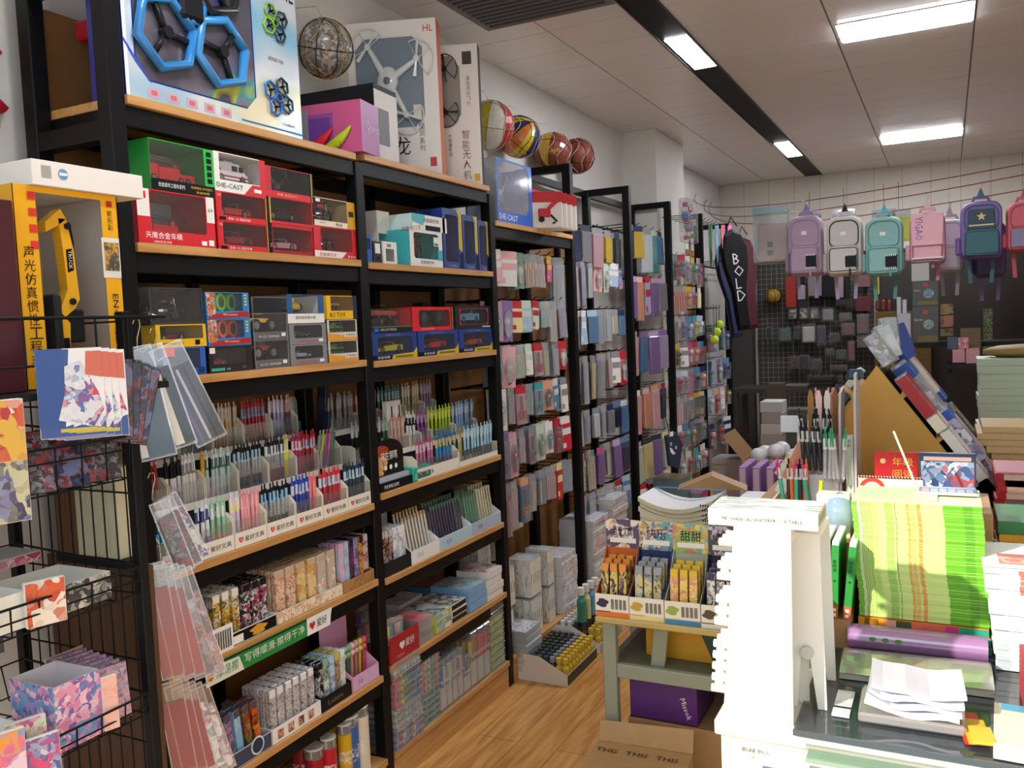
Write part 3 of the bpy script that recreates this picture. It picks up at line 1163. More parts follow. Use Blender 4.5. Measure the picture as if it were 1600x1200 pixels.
put('toy_box', 'clear topped blue and white box with yellow toy submarine', 448, 506, 480, ZB+.127, ZB+.127+.087, .14, '#e8e8e4', '#24598f', (.14, .84, .34, .98),
 lambda t, W, H, D: ship(t, W*.5, (W*.5, D*.35, .032)), '#64686c', clear_side=True, deco=deco(Rc(0, 1, 0, .33, '#f2f0ec'), T('迷你遥控潜水艇', .2, .14, .11, '#303438', .55)))
for i in range(2):
 z = ZB+i*.068
 put('toy_box', ('white and orange box with green toy tank, lower of two', 'white and orange box with green toy tank, upper of two')[i], 512, 559, 530, z, z+.067, .13, '#53514a', '#d9d4c4', (.06, .95, .4, .97),
  lambda t, W, H, D: tank(t, W*.62, (W*.45, D*.3, .022), 0), '#28282a', clear_side=True,
  deco=deco(Pg([(0, 0), (1, 0), (1, .12), (.3, .3), (0, .38)], '#e8a23a'), Rc(.55, .95, .16, .36, '#ece8dc', .001), T('军事模型', .58, .2, .12, '#303030', .34)))
put('toy_box', 'yellow box with yellow toy bulldozer on the tank boxes', 508, 556, 450, ZB+.137, ZB+.137+.075, .14, '#d8a818', YEL, (.14, .86, .36, .97),
 lambda t, W, H, D: monster(t, W*.5, '#d8a21c', (W*.5, D*.35, .026), 0, TYRE, .12), '#3a3020', deco=deco(T('RC TOY', .1, .08, .2, '#302410', .5), Rc(.86, 1, .0, 1, '#28324a')))

# bay two, upper toy shelf
ZC = 1.829
put('toy_box', 'tall white box with grey robot figure printed on its side', 588, 608, 340, ZC+.0, ZC+.205, .2, '#e9e7e2', '#e9e7e2', (.1, .9, .3, .6), None, '#888c90',
 deco=deco(), X=XT-.1)
t = toybox('toy_box', 'white box with small dark toy motorcycle, in front of bicycle box', .085, .078, .08, '#e8e8e6', '#ecebe6', (.2, .8, .12, .68),
      lambda t, W, H, D: bike(t, W*.5, '#a02028', (W*.5, D*.4, .012)), '#202020', loc=(XT, span(603, 627, 395)[0], ZC+.0006), rz=R90, deco=deco(*[Rc(.3+i*.05, .33+i*.05, .76, .9, '#303030') for i in range(6)]))
toybox('toy_box', 'black box with white barcode strip, in front of white robot box', .05, .075, .07, '#161618', '#1a1a1c', (.3, .7, .1, .3), None, '#888888', loc=(XT, span(588, 603, 395)[0], ZC+.0006),
     deco=deco(Rc(.2, .8, .45, .9, '#e8e8e8')))
toybox('toy_box', 'small dark blue box standing against the middle upright', .045, .09, .06, '#20509c', '#2458a8', (.2, .8, .5, .9), None, '#a0a8b0', loc=(XT, span(574, 586, 395)[0], ZC+.0006))
put('toy_box', 'white and teal carton with red toy bicycle in an amber window', 640, 691, 380, ZC, ZC+.135, .16, '#46b6bd', '#f1f0ea', (.12, .88, .22, .93),
 lambda t, W, H, D: bicycle(t, W*.7, (W*.48, D*.3, .02), .3), '#c98a3c', ch=.008, deco=deco(T('合金自行车', .3, .08, .1, '#282828', .4), Rc(.84, 1, .2, .5, '#3fb0bc'), Rc(.72, .88, .6, .85, '#f0f0ec', .001), Rc(.74, .86, .62, .68, '#2c8040', .0014),
 SideTxt('合金自行车', .8, .95, .016, '#b03030', False)))
put('toy_box', 'white and teal carton lying on the boxed bicycle', 643, 697, 330, ZC+.136, ZC+.136+.058, .17, '#d9f0f0', '#f1f0ea', (.36, .8, .0, .35), None, '#6a5c44',
 deco=deco(Pg([(.0, .5), (.3, .3), (.36, 1), (0, 1)], '#4cbcc6'), T('合金自行车', .3, .55, .26, '#282828', .46)))
for i, (ua, ub) in enumerate(((692, 722), (723, 746), (747, 770))):
 put('toy_box', ('navy and yellow car box standing upright, first of three from the bicycle box', 'navy and yellow car box standing upright, middle one of three',
     'navy and yellow car box standing upright, against the third upright')[i], ua, ub, 370, ZC, ZC+.235-.012*i, .17, '#26418a', '#24408c', (.12, .78, .12, .9),
  lambda t, W, H, D: car(t, H*.55, '#191b22', (W*.45, D*.5, H*.5), 'super', 0).__setattr__('rotation_euler', (0, -R90, 0)), '#1c1f28', ch=.008,
  deco=deco(Pg([(.8, .35), (1, .3), (1, 1), (.72, 1), (.84, .9)], '#c9b428'), Rc(.84, .98, .02, .28, '#14161c', .001), T('CARS', .2, .03, .05, '#9aa2b8', .5), SideTxt('CARS', .1, .9, .02, '#8090b0', False)))
# bay two, lower toy shelf
ZD = 1.495
for i, (ua, ub, c, lab) in enumerate(((579, 651, '#c8c23a', 'navy box with lime yellow sports car'), (653, 716, '#d42038', 'navy box with crimson sports car'), (717, 770, '#c8501c', 'navy box with orange and dark sports car'))):
 put('toy_box', lab+' on the lower toy shelf', ua, ub, 530, ZD, ZD+.093, .15, '#26418a', '#24408c', (.14, .9, .2, .84),
  lambda t, W, H, D, c=c: car(t, W*.6, c, (W*.48, D*.33, .02), 'super', PI), '#33343a', ch=.008,
  deco=deco(Pg([(.42, 0), (1, 0), (1, .42), (.92, .2), (.46, .16)], '#d8bc1c'), Rc(0, .42, 0, .17, '#11131a'), T('合金车模', .12, .04, .1, '#f0f0f0', .26), Rc(.5, .9, .04, .12, '#7a6c20', .001),
        T('DIECAST METAL', .3, .9, .04, '#b0b8d0', .34), lambda b, W, H, D: b.text('CARS', .2*H, -.1*W, .09*W, mat('#b8c0d4'), o=(0, 0, 0), a=(0, 0, 1), b=(-1, 0, 0), lift=-.0012)))
z = ZD+.094
put('toy_box', 'clear and black box with rusty orange toy lorry', 580, 643, 475, z, z+.085, .15, '#1b1c1e', '#101214', (.0, .99, .24, .99),
 lambda t, W, H, D: monster(t, W*.62, '#a8481e', (W*.5, D*.35, .025), 0, TYRE, .1), '#6a6a6a', clear_side=True, deco=deco(Rc(.0, 1, .22, .25, '#2f9c5c'), Rc(.03, .14, .04, .18, '#2a60e0'), T('DIE-CAST METAL', .18, .08, .09, '#e8e8e8', .4)))
put('toy_box', 'bright red box with black monster truck wheels', 642, 709, 475, z, z+.09, .15, '#c91a24', '#e01f2a', (.16, .88, .16, .86),
 lambda t, W, H, D: monster(t, W*.62, '#141416', (W*.5, D*.35, .02), 0), '#151517', ch=.006, deco=deco(Rc(.92, 1, 0, 1, '#141414'), Rc(.94, .955, 0, 1, '#d0b040', .001), T('MONSTER', .2, .04, .07, '#f0c0c0', .3)))
put('toy_box', 'black box with light blue toy jeep in a red lined window', 710, 769, 475, z, z+.093, .15, '#14151b', '#16171e', (.13, .88, .2, .86),
 lambda t, W, H, D: car(t, W*.58, '#6fa8c4', (W*.48, D*.35, .022), 'jeep', PI), '#1e2026', ch=.014,
 deco=deco(lambda b, W, H, D: b.ring(.79*W, .7*H, (.02*W, .77*W, .02*H, .68*H), mat('#b03038'), o=(.11*W, -.0006, .18*H), ch=.013), *[Rc(.72+i*.06, .765+i*.06, .05, .11, '#e8e8e8') for i in range(4)]))
# ---------------------------------------------------------------- top boards: drones, balls
def holo():
 m, n, l, p = newmat('holographic_card')
 tc = n.new('ShaderNodeTexCoord')
 mp = n.new('ShaderNodeMapping')
 mp.inputs['Scale'].default_value = (2.2, 1, 3.2)
 nz = n.new('ShaderNodeTexNoise')
 nz.inputs['Scale'].default_value = 1.6
 nz.inputs['Detail'].default_value = 1
 cr = n.new('ShaderNodeValToRGB')
 el = cr.color_ramp.elements
 el[0].position, el[0].color = .3, hexc('#8fd0ee')
 el[1].position, el[1].color = .72, hexc('#f2e7c4')
 for pz, c in ((.45, '#c3ddf0'), (.55, '#eef2f4'), (.62, '#d9ecd6')):
  e = el.new(pz)
  e.color = hexc(c)
 l.new(tc.outputs['Object'], mp.inputs[0])
 l.new(mp.outputs[0], nz.inputs['Vector'])
 l.new(nz.outputs[0], cr.inputs[0])
 l.new(cr.outputs[0], p.inputs['Base Color'])
 p.inputs['Metallic'].default_value = .35
 p.inputs['Roughness'].default_value = .25
 return m


def iris():
 m, n, l, p = newmat('iridescent_foil')
 tc = n.new('ShaderNodeTexCoord')
 nz = n.new('ShaderNodeTexNoise')
 nz.inputs['Scale'].default_value = 5
 nz.inputs['Detail'].default_value = 2
 cr = n.new('ShaderNodeValToRGB')
 el = cr.color_ramp.elements
 el[0].position, el[0].color = .22, hexc('#3a3ec0')
 el[1].position, el[1].color = .75, hexc('#5c5a66')
 for pz, c in ((.33, '#6f6f7c'), (.5, '#6b6672'), (.6, '#8a8896'), (.63, '#3fa8a8'), (.67, '#d0c83c')):
  e = el.new(pz)
  e.color = hexc(c)
 l.new(tc.outputs['Object'], nz.inputs['Vector'])
 l.new(nz.outputs[0], cr.inputs[0])
 l.new(cr.outputs[0], p.inputs['Base Color'])
 p.inputs['Metallic'].default_value = .6
 p.inputs['Roughness'].default_value = .3
 return m


# big drone carton
y0, y1 = on(198, 148, X=XT).y, on(472, 203, X=XT).y
W, H, D = y1-y0, .47, .12
t = thing('drone_box', 'very large holographic carton with blue and black drones on the top board', 'drone box', (XT, y0, 2.1836), R90)
b = MB()
HO = holo()
NB = mat('#20308c', .35)
b.box(0, W, .002, D, 0, H, NB)
b.ring(W, H, (.03, .70*W, .05, H-.02), HO, ch=.04)
b.rect(.0, .01, 0, H, mat('#f0f4f8'))
for i in range(5):
 b.rect(.1*W+i*.095*W, .16*W+i*.095*W, .012, .036, mat('#c4a8b4'))
 b.rect(.115*W+i*.095*W, .145*W+i*.095*W, .018, .03, mat('#d06a78'), lift=.001)
b.flat([(.0, .13), (.03, .09), (.12*W, .046), (.12*W, .05), (.035, .096), (0, .14)], (0, 0, 0), (1, 0, 0), (0, 0, 1), mat('#2a50c8'), .001)
b.rect(.6*W, W, .014, .019, mat('#2f6ea8'))
b.text('DRONE', .735*W, H-.07, .055, mat('#1d2a52'), w=.25*W)
b.text('VV688-81', .86*W, .03, .01, mat('#304058'))
b.text('遥控四轴飞行器', .79*W, .21, .012, mat('#404a50'), w=.1*W)
b.text('DRONE', .06, .02, .06, mat('#cfd8f0'), o=(0, D-.02, H), a=(0, 0, -1), b=(0, -1, 0))
b.build('carton', t)
MB().add([(.035, .0011, .055), (.695*W, .0011, .055), (.695*W, .0011, H-.025), (.035, .0011, H-.025)], [(0, 1, 2, 3)], iris()).build('foil_window', t)
ringdrone(t, .4, (.32*W, -.01, .26), ['#2f7fc0', '#1b1c20', '#2f7fc0', '#3a8ed0'])
ringdrone(t, .1, (.84*W, -.006, .32), ['#7ab82a', '#2a4a50', '#8cc838', '#1c3a5c'], (0, .3, 0))
ringdrone(t, .11, (.84*W, -.006, .105), ['#2a6cc0', '#1f2f48', '#2c70c8', '#274f90'], (0, -.3, 0))
b = MB().tube([(.42*W, -.005, .4), (.52*W, -.006, .44)], .006, STEEL)
b.build('remote_aerial', t)
# red folded cloth and festive knot near the wall
b = MB()
R_ = mat('#c4182a', .6)
for k in range(5):
 b.box(-.05, .05, -.012, .012, -.17+k*.06, -.14+k*.06, R_, bev=.004)
b.box(-.012, .012, -.014, .014, -.2, .16, R_, bev=.004)
for s in (-1, 1):
 b.tube([(0, 0, .1), (s*.06, 0, .02), (0, 0, -.06), (s*.07, 0, -.12)], .014, R_)
tag(b.build('festive_knot', None, (-2.08, 1.335, 2.3), R90), 'red festive paper character hung on the white wall', 'wall decoration')
b = MB().box(-.07, .07, -.03, .03, 0, .05, mat('#b81c2c', .5), bev=.006)
tag(b.build('red_parcel', None, (-1.95, 1.6, 2.38)), 'small red parcel behind the holographic drone carton', 'parcel')


def ball_mesh(m, r=.118, seams='#201410', cols=None):
 b = MB()
 if cols:
  n, k2 = 24, 12
  for i in range(k2):
   for k in range(n):
    a0, a1 = -PI/2+PI*i/k2, -PI/2+PI*(i+1)/k2
    t0, t1 = 2*PI*k/n, 2*PI*(k+1)/n
    q = [(r*math.cos(a)*math.cos(t), r*math.cos(a)*math.sin(t), r*math.sin(a)) for a, t in ((a0, t0), (a0, t1), (a1, t1), (a1, t0))]
    b.add(q, [(0, 1, 2, 3)], mat(cols[(k*len(cols)*2//n) % len(cols)], .35, 0, 0, .4), True)
 else:
  b.sphere((0, 0, 0), r, m, 20)
 sm = mat(seams, .6)
 for ax in range(3):
  pts = []
  for i in range(25):
   t = 2*PI*i/24
   q = [r*math.cos(t), r*math.sin(t)]
   q.insert(ax, 0)
   pts.append(q)
  b.tube(pts, .0022, sm, 4)
 for s in (-1, 1):
  pts = []
  for i in range(25):
   t = 2*PI*i/24
   y = s*(.55+.2*math.cos(2*t))*r
   q = math.sqrt(max(r*r-y*y, 0))
   pts.append((q*math.cos(t), y, q*math.sin(t)))
  b.tube(pts, .0022, sm, 4)
 return b


def ball(u, v, label, m=None, cols=None, seams='#201410', rot=(.3, .2, .4), r=.118, X=-1.975, netc='#e8e2d8', word=None):
 p = on(u, v, X=X)
 t = thing('ball', label, 'ball', p)
 o = ball_mesh(m, r, seams, cols).build('ball_skin', t)
 o.rotation_euler = rot
 b = MB()
 N = mat(netc, .7)
 for k in range(8):
  tt = 2*PI*k/8+.2
  pts = []
  for i in range(13):
   a = -PI/2+PI*i/12
   w_ = tt+.35*math.sin(a*3)
   pts.append((r*1.012*math.cos(a)*math.cos(w_), r*1.012*math.cos(a)*math.sin(w_), r*1.012*math.sin(a)))
  b.tube(pts, .0012, N, 4)
 b.tube([(0, 0, r), (-.03, .0, r+.05), (XW-p.x+.004, .01, r+.07)], .0015, N, 4)
 b.build('net', t)
 if word:
  d = (Vector((0, 0, CAMH))-p).normalized()
  b = MB()
  vs, fs, tw = text2d(word)
  h = .035
  a = Vector((0, 0, 1)).cross(d).normalized()
  up = d.cross(a)
  pts = []
  for x, y in vs:
   q = d*r+a*(x*h-tw*h/2)+up*(y*h-.01)
   pts.append(q.normalized()*r*1.006)
  b.add(pts, fs, mat('#d8a838', .4, .4))
  b.build('lettering', t)
 return t


BR = speckle('#7d3a2a', .12, 300, .5)
ball(508, 76, 'grey marbled camouflage ball in a string net by the drone boxes', art(['#8b8a84', '#4c4b49', '#b5b2a8', '#6c6a64'], 26), seams='#2a2824', r=.1, X=-1.94, netc='#e0b040')
ball(766, 196, 'white, yellow and red ball half hidden behind the black drone box', cols=['#ece8dc', '#d8c428', '#ece8dc', '#c02830'], seams='#8a8a80')
ball(812, 214, 'yellow, navy and orange basketball hung in a net', cols=['#232c58', '#d8c02c', '#232c58', '#d2742a', '#d8c02c', '#232c58'], rot=(.4, .9, .3), r=.108)
ball(864, 237, 'brown and yellow basketball with gold lettering hung in a net', cols=['#7d3a2a', '#7d3a2a', '#7d3a2a', '#d0a42c'], rot=(.2, .5, 1.9), r=.108, word='Caph')
ball(902, 244, 'plain brown basketball hung at the end of the ball row', BR, rot=(.5, .3, .2), r=.105)

# cartons seen from the door side on the top board of bay two
def stand_box(name, label, ul, ur, Y, z0, H, D, cat='drone box', rz=0.0):
 a, c = on(ul, 150, Y=Y), on(ur, 150, Y=Y)
 return thing(name, label, cat, (a.x, Y, z0), rz), c.x-a.x


ZT = 2.1906
xr_ = XF+.004
RA = .36
Wh = .4
t = thing('drone_box', 'tall white carton with white drone in blue window and orange edge', 'drone box', (xr_-.03-Wh*math.cos(RA), 2.98-Wh*math.sin(RA), ZT), RA)
t.scale = (1.28, 1, 1.42)
W, H, D = .31, .43, .085
b = MB().box(0, W, .002, D, 0, H, mat('#d8652c', .4))
b.ring(W, H, (.055*1, .265, .14, .385), mat('#edebe9', .4), ch=.03)
b.box(-.001, -.0002, 0, D, 0, H, mat('#ecebe8'))
for q in (('中国风系列', .245, .2, .017, '#404040', True),):
 b.text(q[0], q[1], .17, q[3], mat(q[4]), vert=True)
b.text('龙', .165, .065, .05, mat('#181818'))
b.text('HL', .27, .395, .018, mat('#c8402c'))
b.rect(.275, .295, .03, .055, mat('#c8302c'))
b.flat([(.09, .0), (.22, .0), (.2, .03), (.17, .055), (.15, .04), (.12, .07), (.1, .04)], (0, 0, 0), (1, 0, 0), (0, 0, 1), mat('#b9bcc0'), .0008)
b.rect(.23, .255, .165, .2, mat('#e8e8d8'), lift=.001)
b.build('carton', t)
MB().rect(.056, .264, .141, .384, mat('#6f8698', .4), o=(0, .0015, 0)).build('window_backing', t)
drone(t, .26, (.155, -.012, .265), '#e6eaec', True, (0, .25, 0))
MB().add([(.056, -.03, .141), (.264, -.03, .141), (.264, -.03, .384), (.056, -.03, .384)], [(0, 1, 2, 3)], film('#ffffff', .02, .03)).build('window_film', t)
t = thing('drone_box', 'narrow white carton with black drone, standing at the end of the board', 'drone box', (xr_-.02-.27*math.cos(RA), 3.24-.27*math.sin(RA), ZT), RA)
t.scale = (1.3, 1, 1.5)
W, H, D = .225, .385, .07
b = MB().box(0, W, .002, D, 0, H, mat('#2a2430', .4))
b.ring(W, H, (.02, .165, .165, .355), mat('#efeeeb', .4), ch=.03)
b.box(-.001, -.0002, 0, D, 0, H, mat('#ecebe8'))
b.text('智能无人机', .165, .155, .024, mat('#7c1c34'), vert=True)
b.text('大容量电池', .12, .145, .011, mat('#404040'), vert=True)
b.text('遥控无忧飞行', .185, .3, .012, mat('#606060'), vert=True)
b.rect(.175, .205, .33, .365, mat('#3a3430'))
b.rect(.2, .218, .01, .03, mat('#e0b020'))
b.text('DRONE', .02, .03, .035, mat('#e8e0ea'), o=(W, 0, H), a=(0, 0, -1), b=(0, 1, 0), lift=-.001)
b.build('carton', t)
MB().rect(.021, .164, .166, .354, mat('#9a9892', .5), o=(0, .0015, 0)).build('window_backing', t)
drone(t, .2, (.06, -.012, .26), '#17171a', True, (0, 0, 0))
t = thing('swing_ball_box', 'pink and purple carton with two printed chillies, lying on the top board', 'toy box', (xr_-.31, 2.33, ZT), .16)
t.scale = (1.15, 1, 1.35)
b = MB().box(0, .29, .003, .13, 0, .125, mat('#a85ca4', .4), mf=mat('#c85a8c'))
b.rect(.05, .2, .02, .1, mat('#9a4a98'), o=(0, .0028, 0), lift=.0006)
b.rect(.06, .19, .03, .09, mat('#6a3f96'), o=(0, .0028, 0), lift=.001)
b.rect(.09, .12, .035, .115, mat('#8f8a94'), o=(0, .0028, 0), lift=.0014)
b.text('Queen', .035, .05, .03, mat('#e8d8ec'), o=(.29, .003, 0), a=(0, 1, 0), b=(0, 0, 1))
b.build('carton', t)
for c, dx in (('#d81e30', .10), ('#b8cc24', .16)):
 b = MB()
 pts = [(dx+.0+.1*i/8, -.006, .012+.05*(i/8)**2) for i in range(9)]
 for i in range(8):
  b.cyl(pts[i], pts[i+1], .003+.011*math.sin(PI*i/8), mat(c, .4), r1=.003+.011*math.sin(PI*(i+1)/8), n=8)
 b.build('chilli_handle', t)
t = thing('tool_box', 'black and white carton behind the pink and purple carton', 'toy box', (-2.085, 2.53, ZT), .08)
t.scale = (1.06, .8, 1.25)
MB().rect(.0, .2, .01, .2, mat('#d8d4d0'), o=(.29, 0, 0), a=(0, 1, 0), lift=.001).rect(.03, .12, .05, .15, mat('#4a4a50'), o=(.29, 0, 0), a=(0, 1, 0), lift=.002).build('side_print', t)
b = MB().box(0, .29, 0, .2, 0, .215, mat('#222224', .5), mt=mat('#dcdad6'))
b.rect(.03, .2, .03, .16, mat('#3a3236'))
b.rect(.13, .19, .05, .12, mat('#e2dfda'), lift=.001)
b.build('carton', t)
# bay three, top board
t = toybox('toy_box', 'blue die-cast box with large clear arched window on bay three top', .36, .28, .16, '#1f5ec0', '#2a6ad0', (.04, .9, .18, .97),
      lambda t, W, H, D: drone(t, .2, (W*.5, D*.5, H*.5), '#6f7480', True), '#8e98a8', ch=.03, clear_side=True, loc=(XT+.004, 3.40, 2.0506), filmm=MILK,
      deco=deco(T('DIE-CAST', .04, .05, .09, '#f0f4f8', .5)))
RP = mat('#c8202c', .4)
for i in range(4):
 y = 3.86+i*.06
 b = MB()
 b.box(0, .15, 0, .02, 0, .16, mat('#efe9e4', .5), bev=.003)
 b.rect(0, .15, .12, .17, RP, lift=.001)
 if i == 0:
  b.box(.03, .09, -.012, -.001, .05, .09, RP, bev=.004)
  b.cyl((.045, -.012, .04), (.045, -.001, .04), .014, BLACK2)
  b.tube([(.09, -.006, .06), (.12, -.006, .03), (.1, -.006, .02)], .005, BLACK2)
  b.prism([(.05, .07), (.07, .07), (.13, .12), (.11, .13)], -.01, -.001, RP)
 o = b.build('label_gun_pack', None, (XT, y-.12+.02, 2.0506), R90-.9)
 tag(o, 'red and white pack with a printed red price labeller' if i == 0 else 'red and white flat pack behind the price labeller pack', 'pack', None if i == 0 else 'red packs on bay three')
b = MB().box(0, .3, 0, .03, 0, .21, MILK).box(0, .3, -.002, .032, .19, .22, RP)
tag(b.build('zip_bag', None, (XT-.1, 3.85, 2.0506), R90), 'clear zip bag with red top strip behind the red packs', 'bag')
# ---------------------------------------------------------------- wire rack by the door
XG, YG0, YG1 = -1.5, .45, 1.235
WIRE = mat('#121214', .45)
rack = thing('wire_rack', 'black wire basket rack of toys and cards beside the doorway', 'wire rack', (0, 0, 0))
b = MB()
for x, y in ((-1.52, YG1+.012), (-1.93, YG1+.012), (-1.93, YG0), (-1.52, YG0)):
 b = MB().box(x-.012, x+.012, y-.011, y+.011, 0, 1.66, WIRE, bev=.002)
 b.build('post', rack)
b = MB()
for k in range(11):
 x = -1.545-k*.036
 b.cyl((x, YG1+.008, .1), (x, YG1+.008, 1.49), .0018, WIRE, n=5)
for k in range(9):
 z = .2+k*.18
 b.cyl((-1.525, YG1+.011, z), (-1.925, YG1+.011, z), .0022, WIRE, n=5)
b.build('end_grid', rack)
b = MB()
b.cyl((-1.5, YG0, 1.648), (-1.5, 1.335, 1.648), .0035, WIRE, n=6)
b.cyl((-1.5, 1.335, 1.648), (-1.93, 1.335, 1.648), .0035, WIRE, n=6)
b.cyl((-1.5, YG0, 1.56), (-1.5, YG1, 1.56), .0025, WIRE, n=6)
for k in range(11):
 y = YG0+.04+k*.075
 b.cyl((-1.5, y, 1.56), (-1.5, y, 1.648), .0022, WIRE, n=5)
b.build('top_rail', rack)
for j, (zt, zb_) in enumerate(((1.405, 1.315), (1.13, 1.07), (.862, .81), (.56, .5))):
 b = MB()
 yb0, yb1, xb = YG0, YG1-.01, -1.9
 for z, x in ((zt, XG), (zt-.028, XG-.006), (zb_, XG-.02)):
  b.cyl((x, yb0, z), (x, yb1, z), .0028 if z == zt else .002, WIRE, n=5)
 b.cyl((XG, yb1, zt), (xb, yb1, zt+.02), .0028, WIRE, n=5)
 n = 14
 for k in range(n+1):
  y = yb0+(yb1-yb0)*k/n
  b.tube([(XG, y, zt), (XG-.02, y+.012, zb_), (xb, y+.012, zb_-.01), (xb, y, zt+.02)], .0018, WIRE, 4)
 for k in range(4):
  x = XG-.1-k*.1
  b.cyl((x, yb0, zb_-.003), (x, yb1, zb_-.003), .0018, WIRE, n=4)
 b.cyl((xb, yb0, zt+.02), (xb, yb1, zt+.02), .002, WIRE, n=4)
 b.build('basket', rack)
MB().box(-1.92, -1.5, YG0, YG1+.1, 1.496, 1.51, BLACK2).build('shelf_plate', rack)

# tall excavator carton and the white tray on it
t = thing('excavator_box', 'tall yellow carton with yellow toy excavator, on the wire rack', 'toy box', (-1.6, 1.082, 1.5105), R90)
W, H, D = .236, .40, .26
YB_ = mat('#f2b010', .45)
b = MB().box(0, W, D-.002, D, 0, H, YB_).box(0, .002, .0, D, 0, H, YB_).box(W-.002, W, 0, D, 0, H, YB_).box(0, W, 0, D, 0, .002, YB_)
b.ring(W, H, (.047, .195, .004, H-.012), YB_)
b.add([(.004, D-.004, .003), (W-.004, D-.004, .003), (W-.004, D-.004, H), (.004, D-.004, H)], [(0, 1, 2, 3)], mat('#cfc6bc', .7))
b.box(.0025, .004, .004, D-.004, .004, H, mat('#cfc6bc', .7))
b.box(W-.004, W-.0025, .004, D-.004, .004, H, mat('#cfc6bc', .7))
b.text('声光仿真惯性工程车', .013, .285, .023, mat('#241c10'), vert=True)
b.text('ENGINEERING', 0, 0, .014, mat('#241c10'), o=(.208, 0, .19), a=(0, 0, -1), b=(1, 0, 0), lift=.0014, w=.16)
b.text('家乐彩', .208, .37, .013, mat('#241c10'), vert=True)
for i in range(4):
 b.rect(.03, .046, .372-i*.032, .388-i*.032, mat('#e03a2a'), lift=.001)
b.rect(.208, .222, .375, .388, mat('#c02820'), lift=.001)
b.rect(.19, .234, .225, .31, mat('#e6e2d8'), lift=.001)
b.rect(.195, .231, .24, .3, art(['#8d8a88', '#e0a828', '#4c4a48'], 60), lift=.0016)
for i in range(9):
 b.rect(.02+i*.003, .0215+i*.003, .008, .04, BLACK, lift=.0016)
b.rect(.018, .048, .006, .042, WHITE, lift=.001)
b.rect(.03, D-.03, .15, H-.03, mat('#efe4cf', .6), o=(0, D, 0), a=(0, -1, 0), b=(0, 0, 1), lift=.001)
b.rect(.05, D-.05, H-.09, H-.05, mat('#8c8880', .6), o=(0, D, 0), a=(0, -1, 0), b=(0, 0, 1), lift=.0016)
b.build('carton', t)
b = MB()
b.T = Matrix.Translation((.03, -.025, 0))
EX = mat('#eeb01c', .35, 0, 0, .3)
b.prism([(.058, .03), (.085, .03), (.092, .13), (.075, .15), (.058, .14)], .05, .1, EX)
b.prism([(.07, .135), (.105, .16), (.118, .18), (.112, .28), (.1, .345), (.082, .345), (.088, .28), (.092, .2), (.075, .165)], .05, .075, EX)
b.prism([(.1, .345), (.088, .365), (.052, .335), (.052, .315), (.08, .33)], .05, .075, EX)
b.box(.052, .07, .04, .12, .06, .19, mat('#2c2c2c', .6), bev=.004)
b.box(.098, .135, .06, .12, .09, .16, mat('#202022', .5), bev=.004)
b.prism([(.095, .235), (.109, .24), (.107, .285), (.094, .282)], .049, .05, BLACK)
b.text('TRUCK', 0, 0, .008, mat('#f0e8d0'), o=(.097, .0488, .28), a=(0, 0, -1), b=(1, 0, 0), lift=.001)
for z in (.175, .33):
 b.cyl((.1, .045, z), (.1, .08, z), .007, BLACK2)
b.box(.058, .084, .045, .05, .05, .1, BLACK)
b.tube([(.112, .06, .34), (.118, .06, .3), (.114, .06, .24)], .003, BLACK2)
b.build('toy_excavator', t)
t = thing('white_carton', 'bright white carton lid lying on the tall excavator box', 'carton', (-1.588, 1.118, 1.9115), R90)
b = MB().box(0, .262, 0, .3, 0, .05, speckle('#f1ede6', .02, 20), bev=.001)
for i in range(10):
 b.rect(.02+i*.0022, .021+i*.0022, .015, .04, mat('#909090'))
b.flat([(.067+.011*math.cos(a), .027+.011*math.sin(a)) for a in [2*PI*i/14 for i in range(14)]], (0, 0, 0), (1, 0, 0), (0, 0, 1), mat('#6aa0d0'), .0008)
b.rect(.058, .076, .024, .03, WHITE, lift=.0014)
b.tube([(.0, .26, .04), (-.003, .27, .02), (-.003, .255, .01)], .002, BLACK2, 4)
b.build('carton', t)
# burgundy box and packs at the picture edge
b = MB().box(0, .13, 0, .25, 0, .36, mat('#4a1420', .35, 0, 0, .5), bev=.002)
b.rect(0, .06, .03, .2, art(['#8a8478', '#d0c8bc', '#4a1420'], 30), lift=.001)
tag(b.build('gift_box', None, (-1.56, .925, 1.5105), R90), 'dark burgundy gift box standing left of the excavator box', 'gift box')


def pk(name, label, cat, W, H, D, face, loc, rz, side='#e8e4dc', rx=0, group=None, strip=None, clear=False, extra=None, ry=0):
 b = MB()
 if clear:
  b.box(0, W, 0, D, 0, H, MILK)
  b.box(.006, W-.006, .001, D-.001, .006, H*.82, face if not isinstance(face, str) else mat(face))
 else:
  b.box(0, W, 0, D, 0, H, mat(side, .5), bev=.0008)
  b.rect(.0012, W-.0012, .0012, H-.0012, face if not isinstance(face, str) else mat(face, .4, 0, 0, .3), lift=.0006)
 if strip:
  b.rect(.002, W-.002, H*.84, H*.98, mat(strip), lift=.0012)
 if extra:
  extra(b, W, H)
 o = b.build(name, None, loc)
 o.rotation_euler = (rx, ry, rz)
 return tag(o, label, cat, group)


ARTU = art(['#e9e6ea', '#c42c34', '#3b4ba0', '#b9bcc8', '#e8e6e2', '#d8d4da'], 34, .3, .4)
ARTD = art(['#1a1a22', '#2c3a68', '#14151a', '#8a2a30', '#5c6a90'], 34, .3, .4)
ARTS = art(['#5a5e6a', '#a03038', '#2a2e3c', '#8c8e98', '#3a3440'], 40, .3, .4)


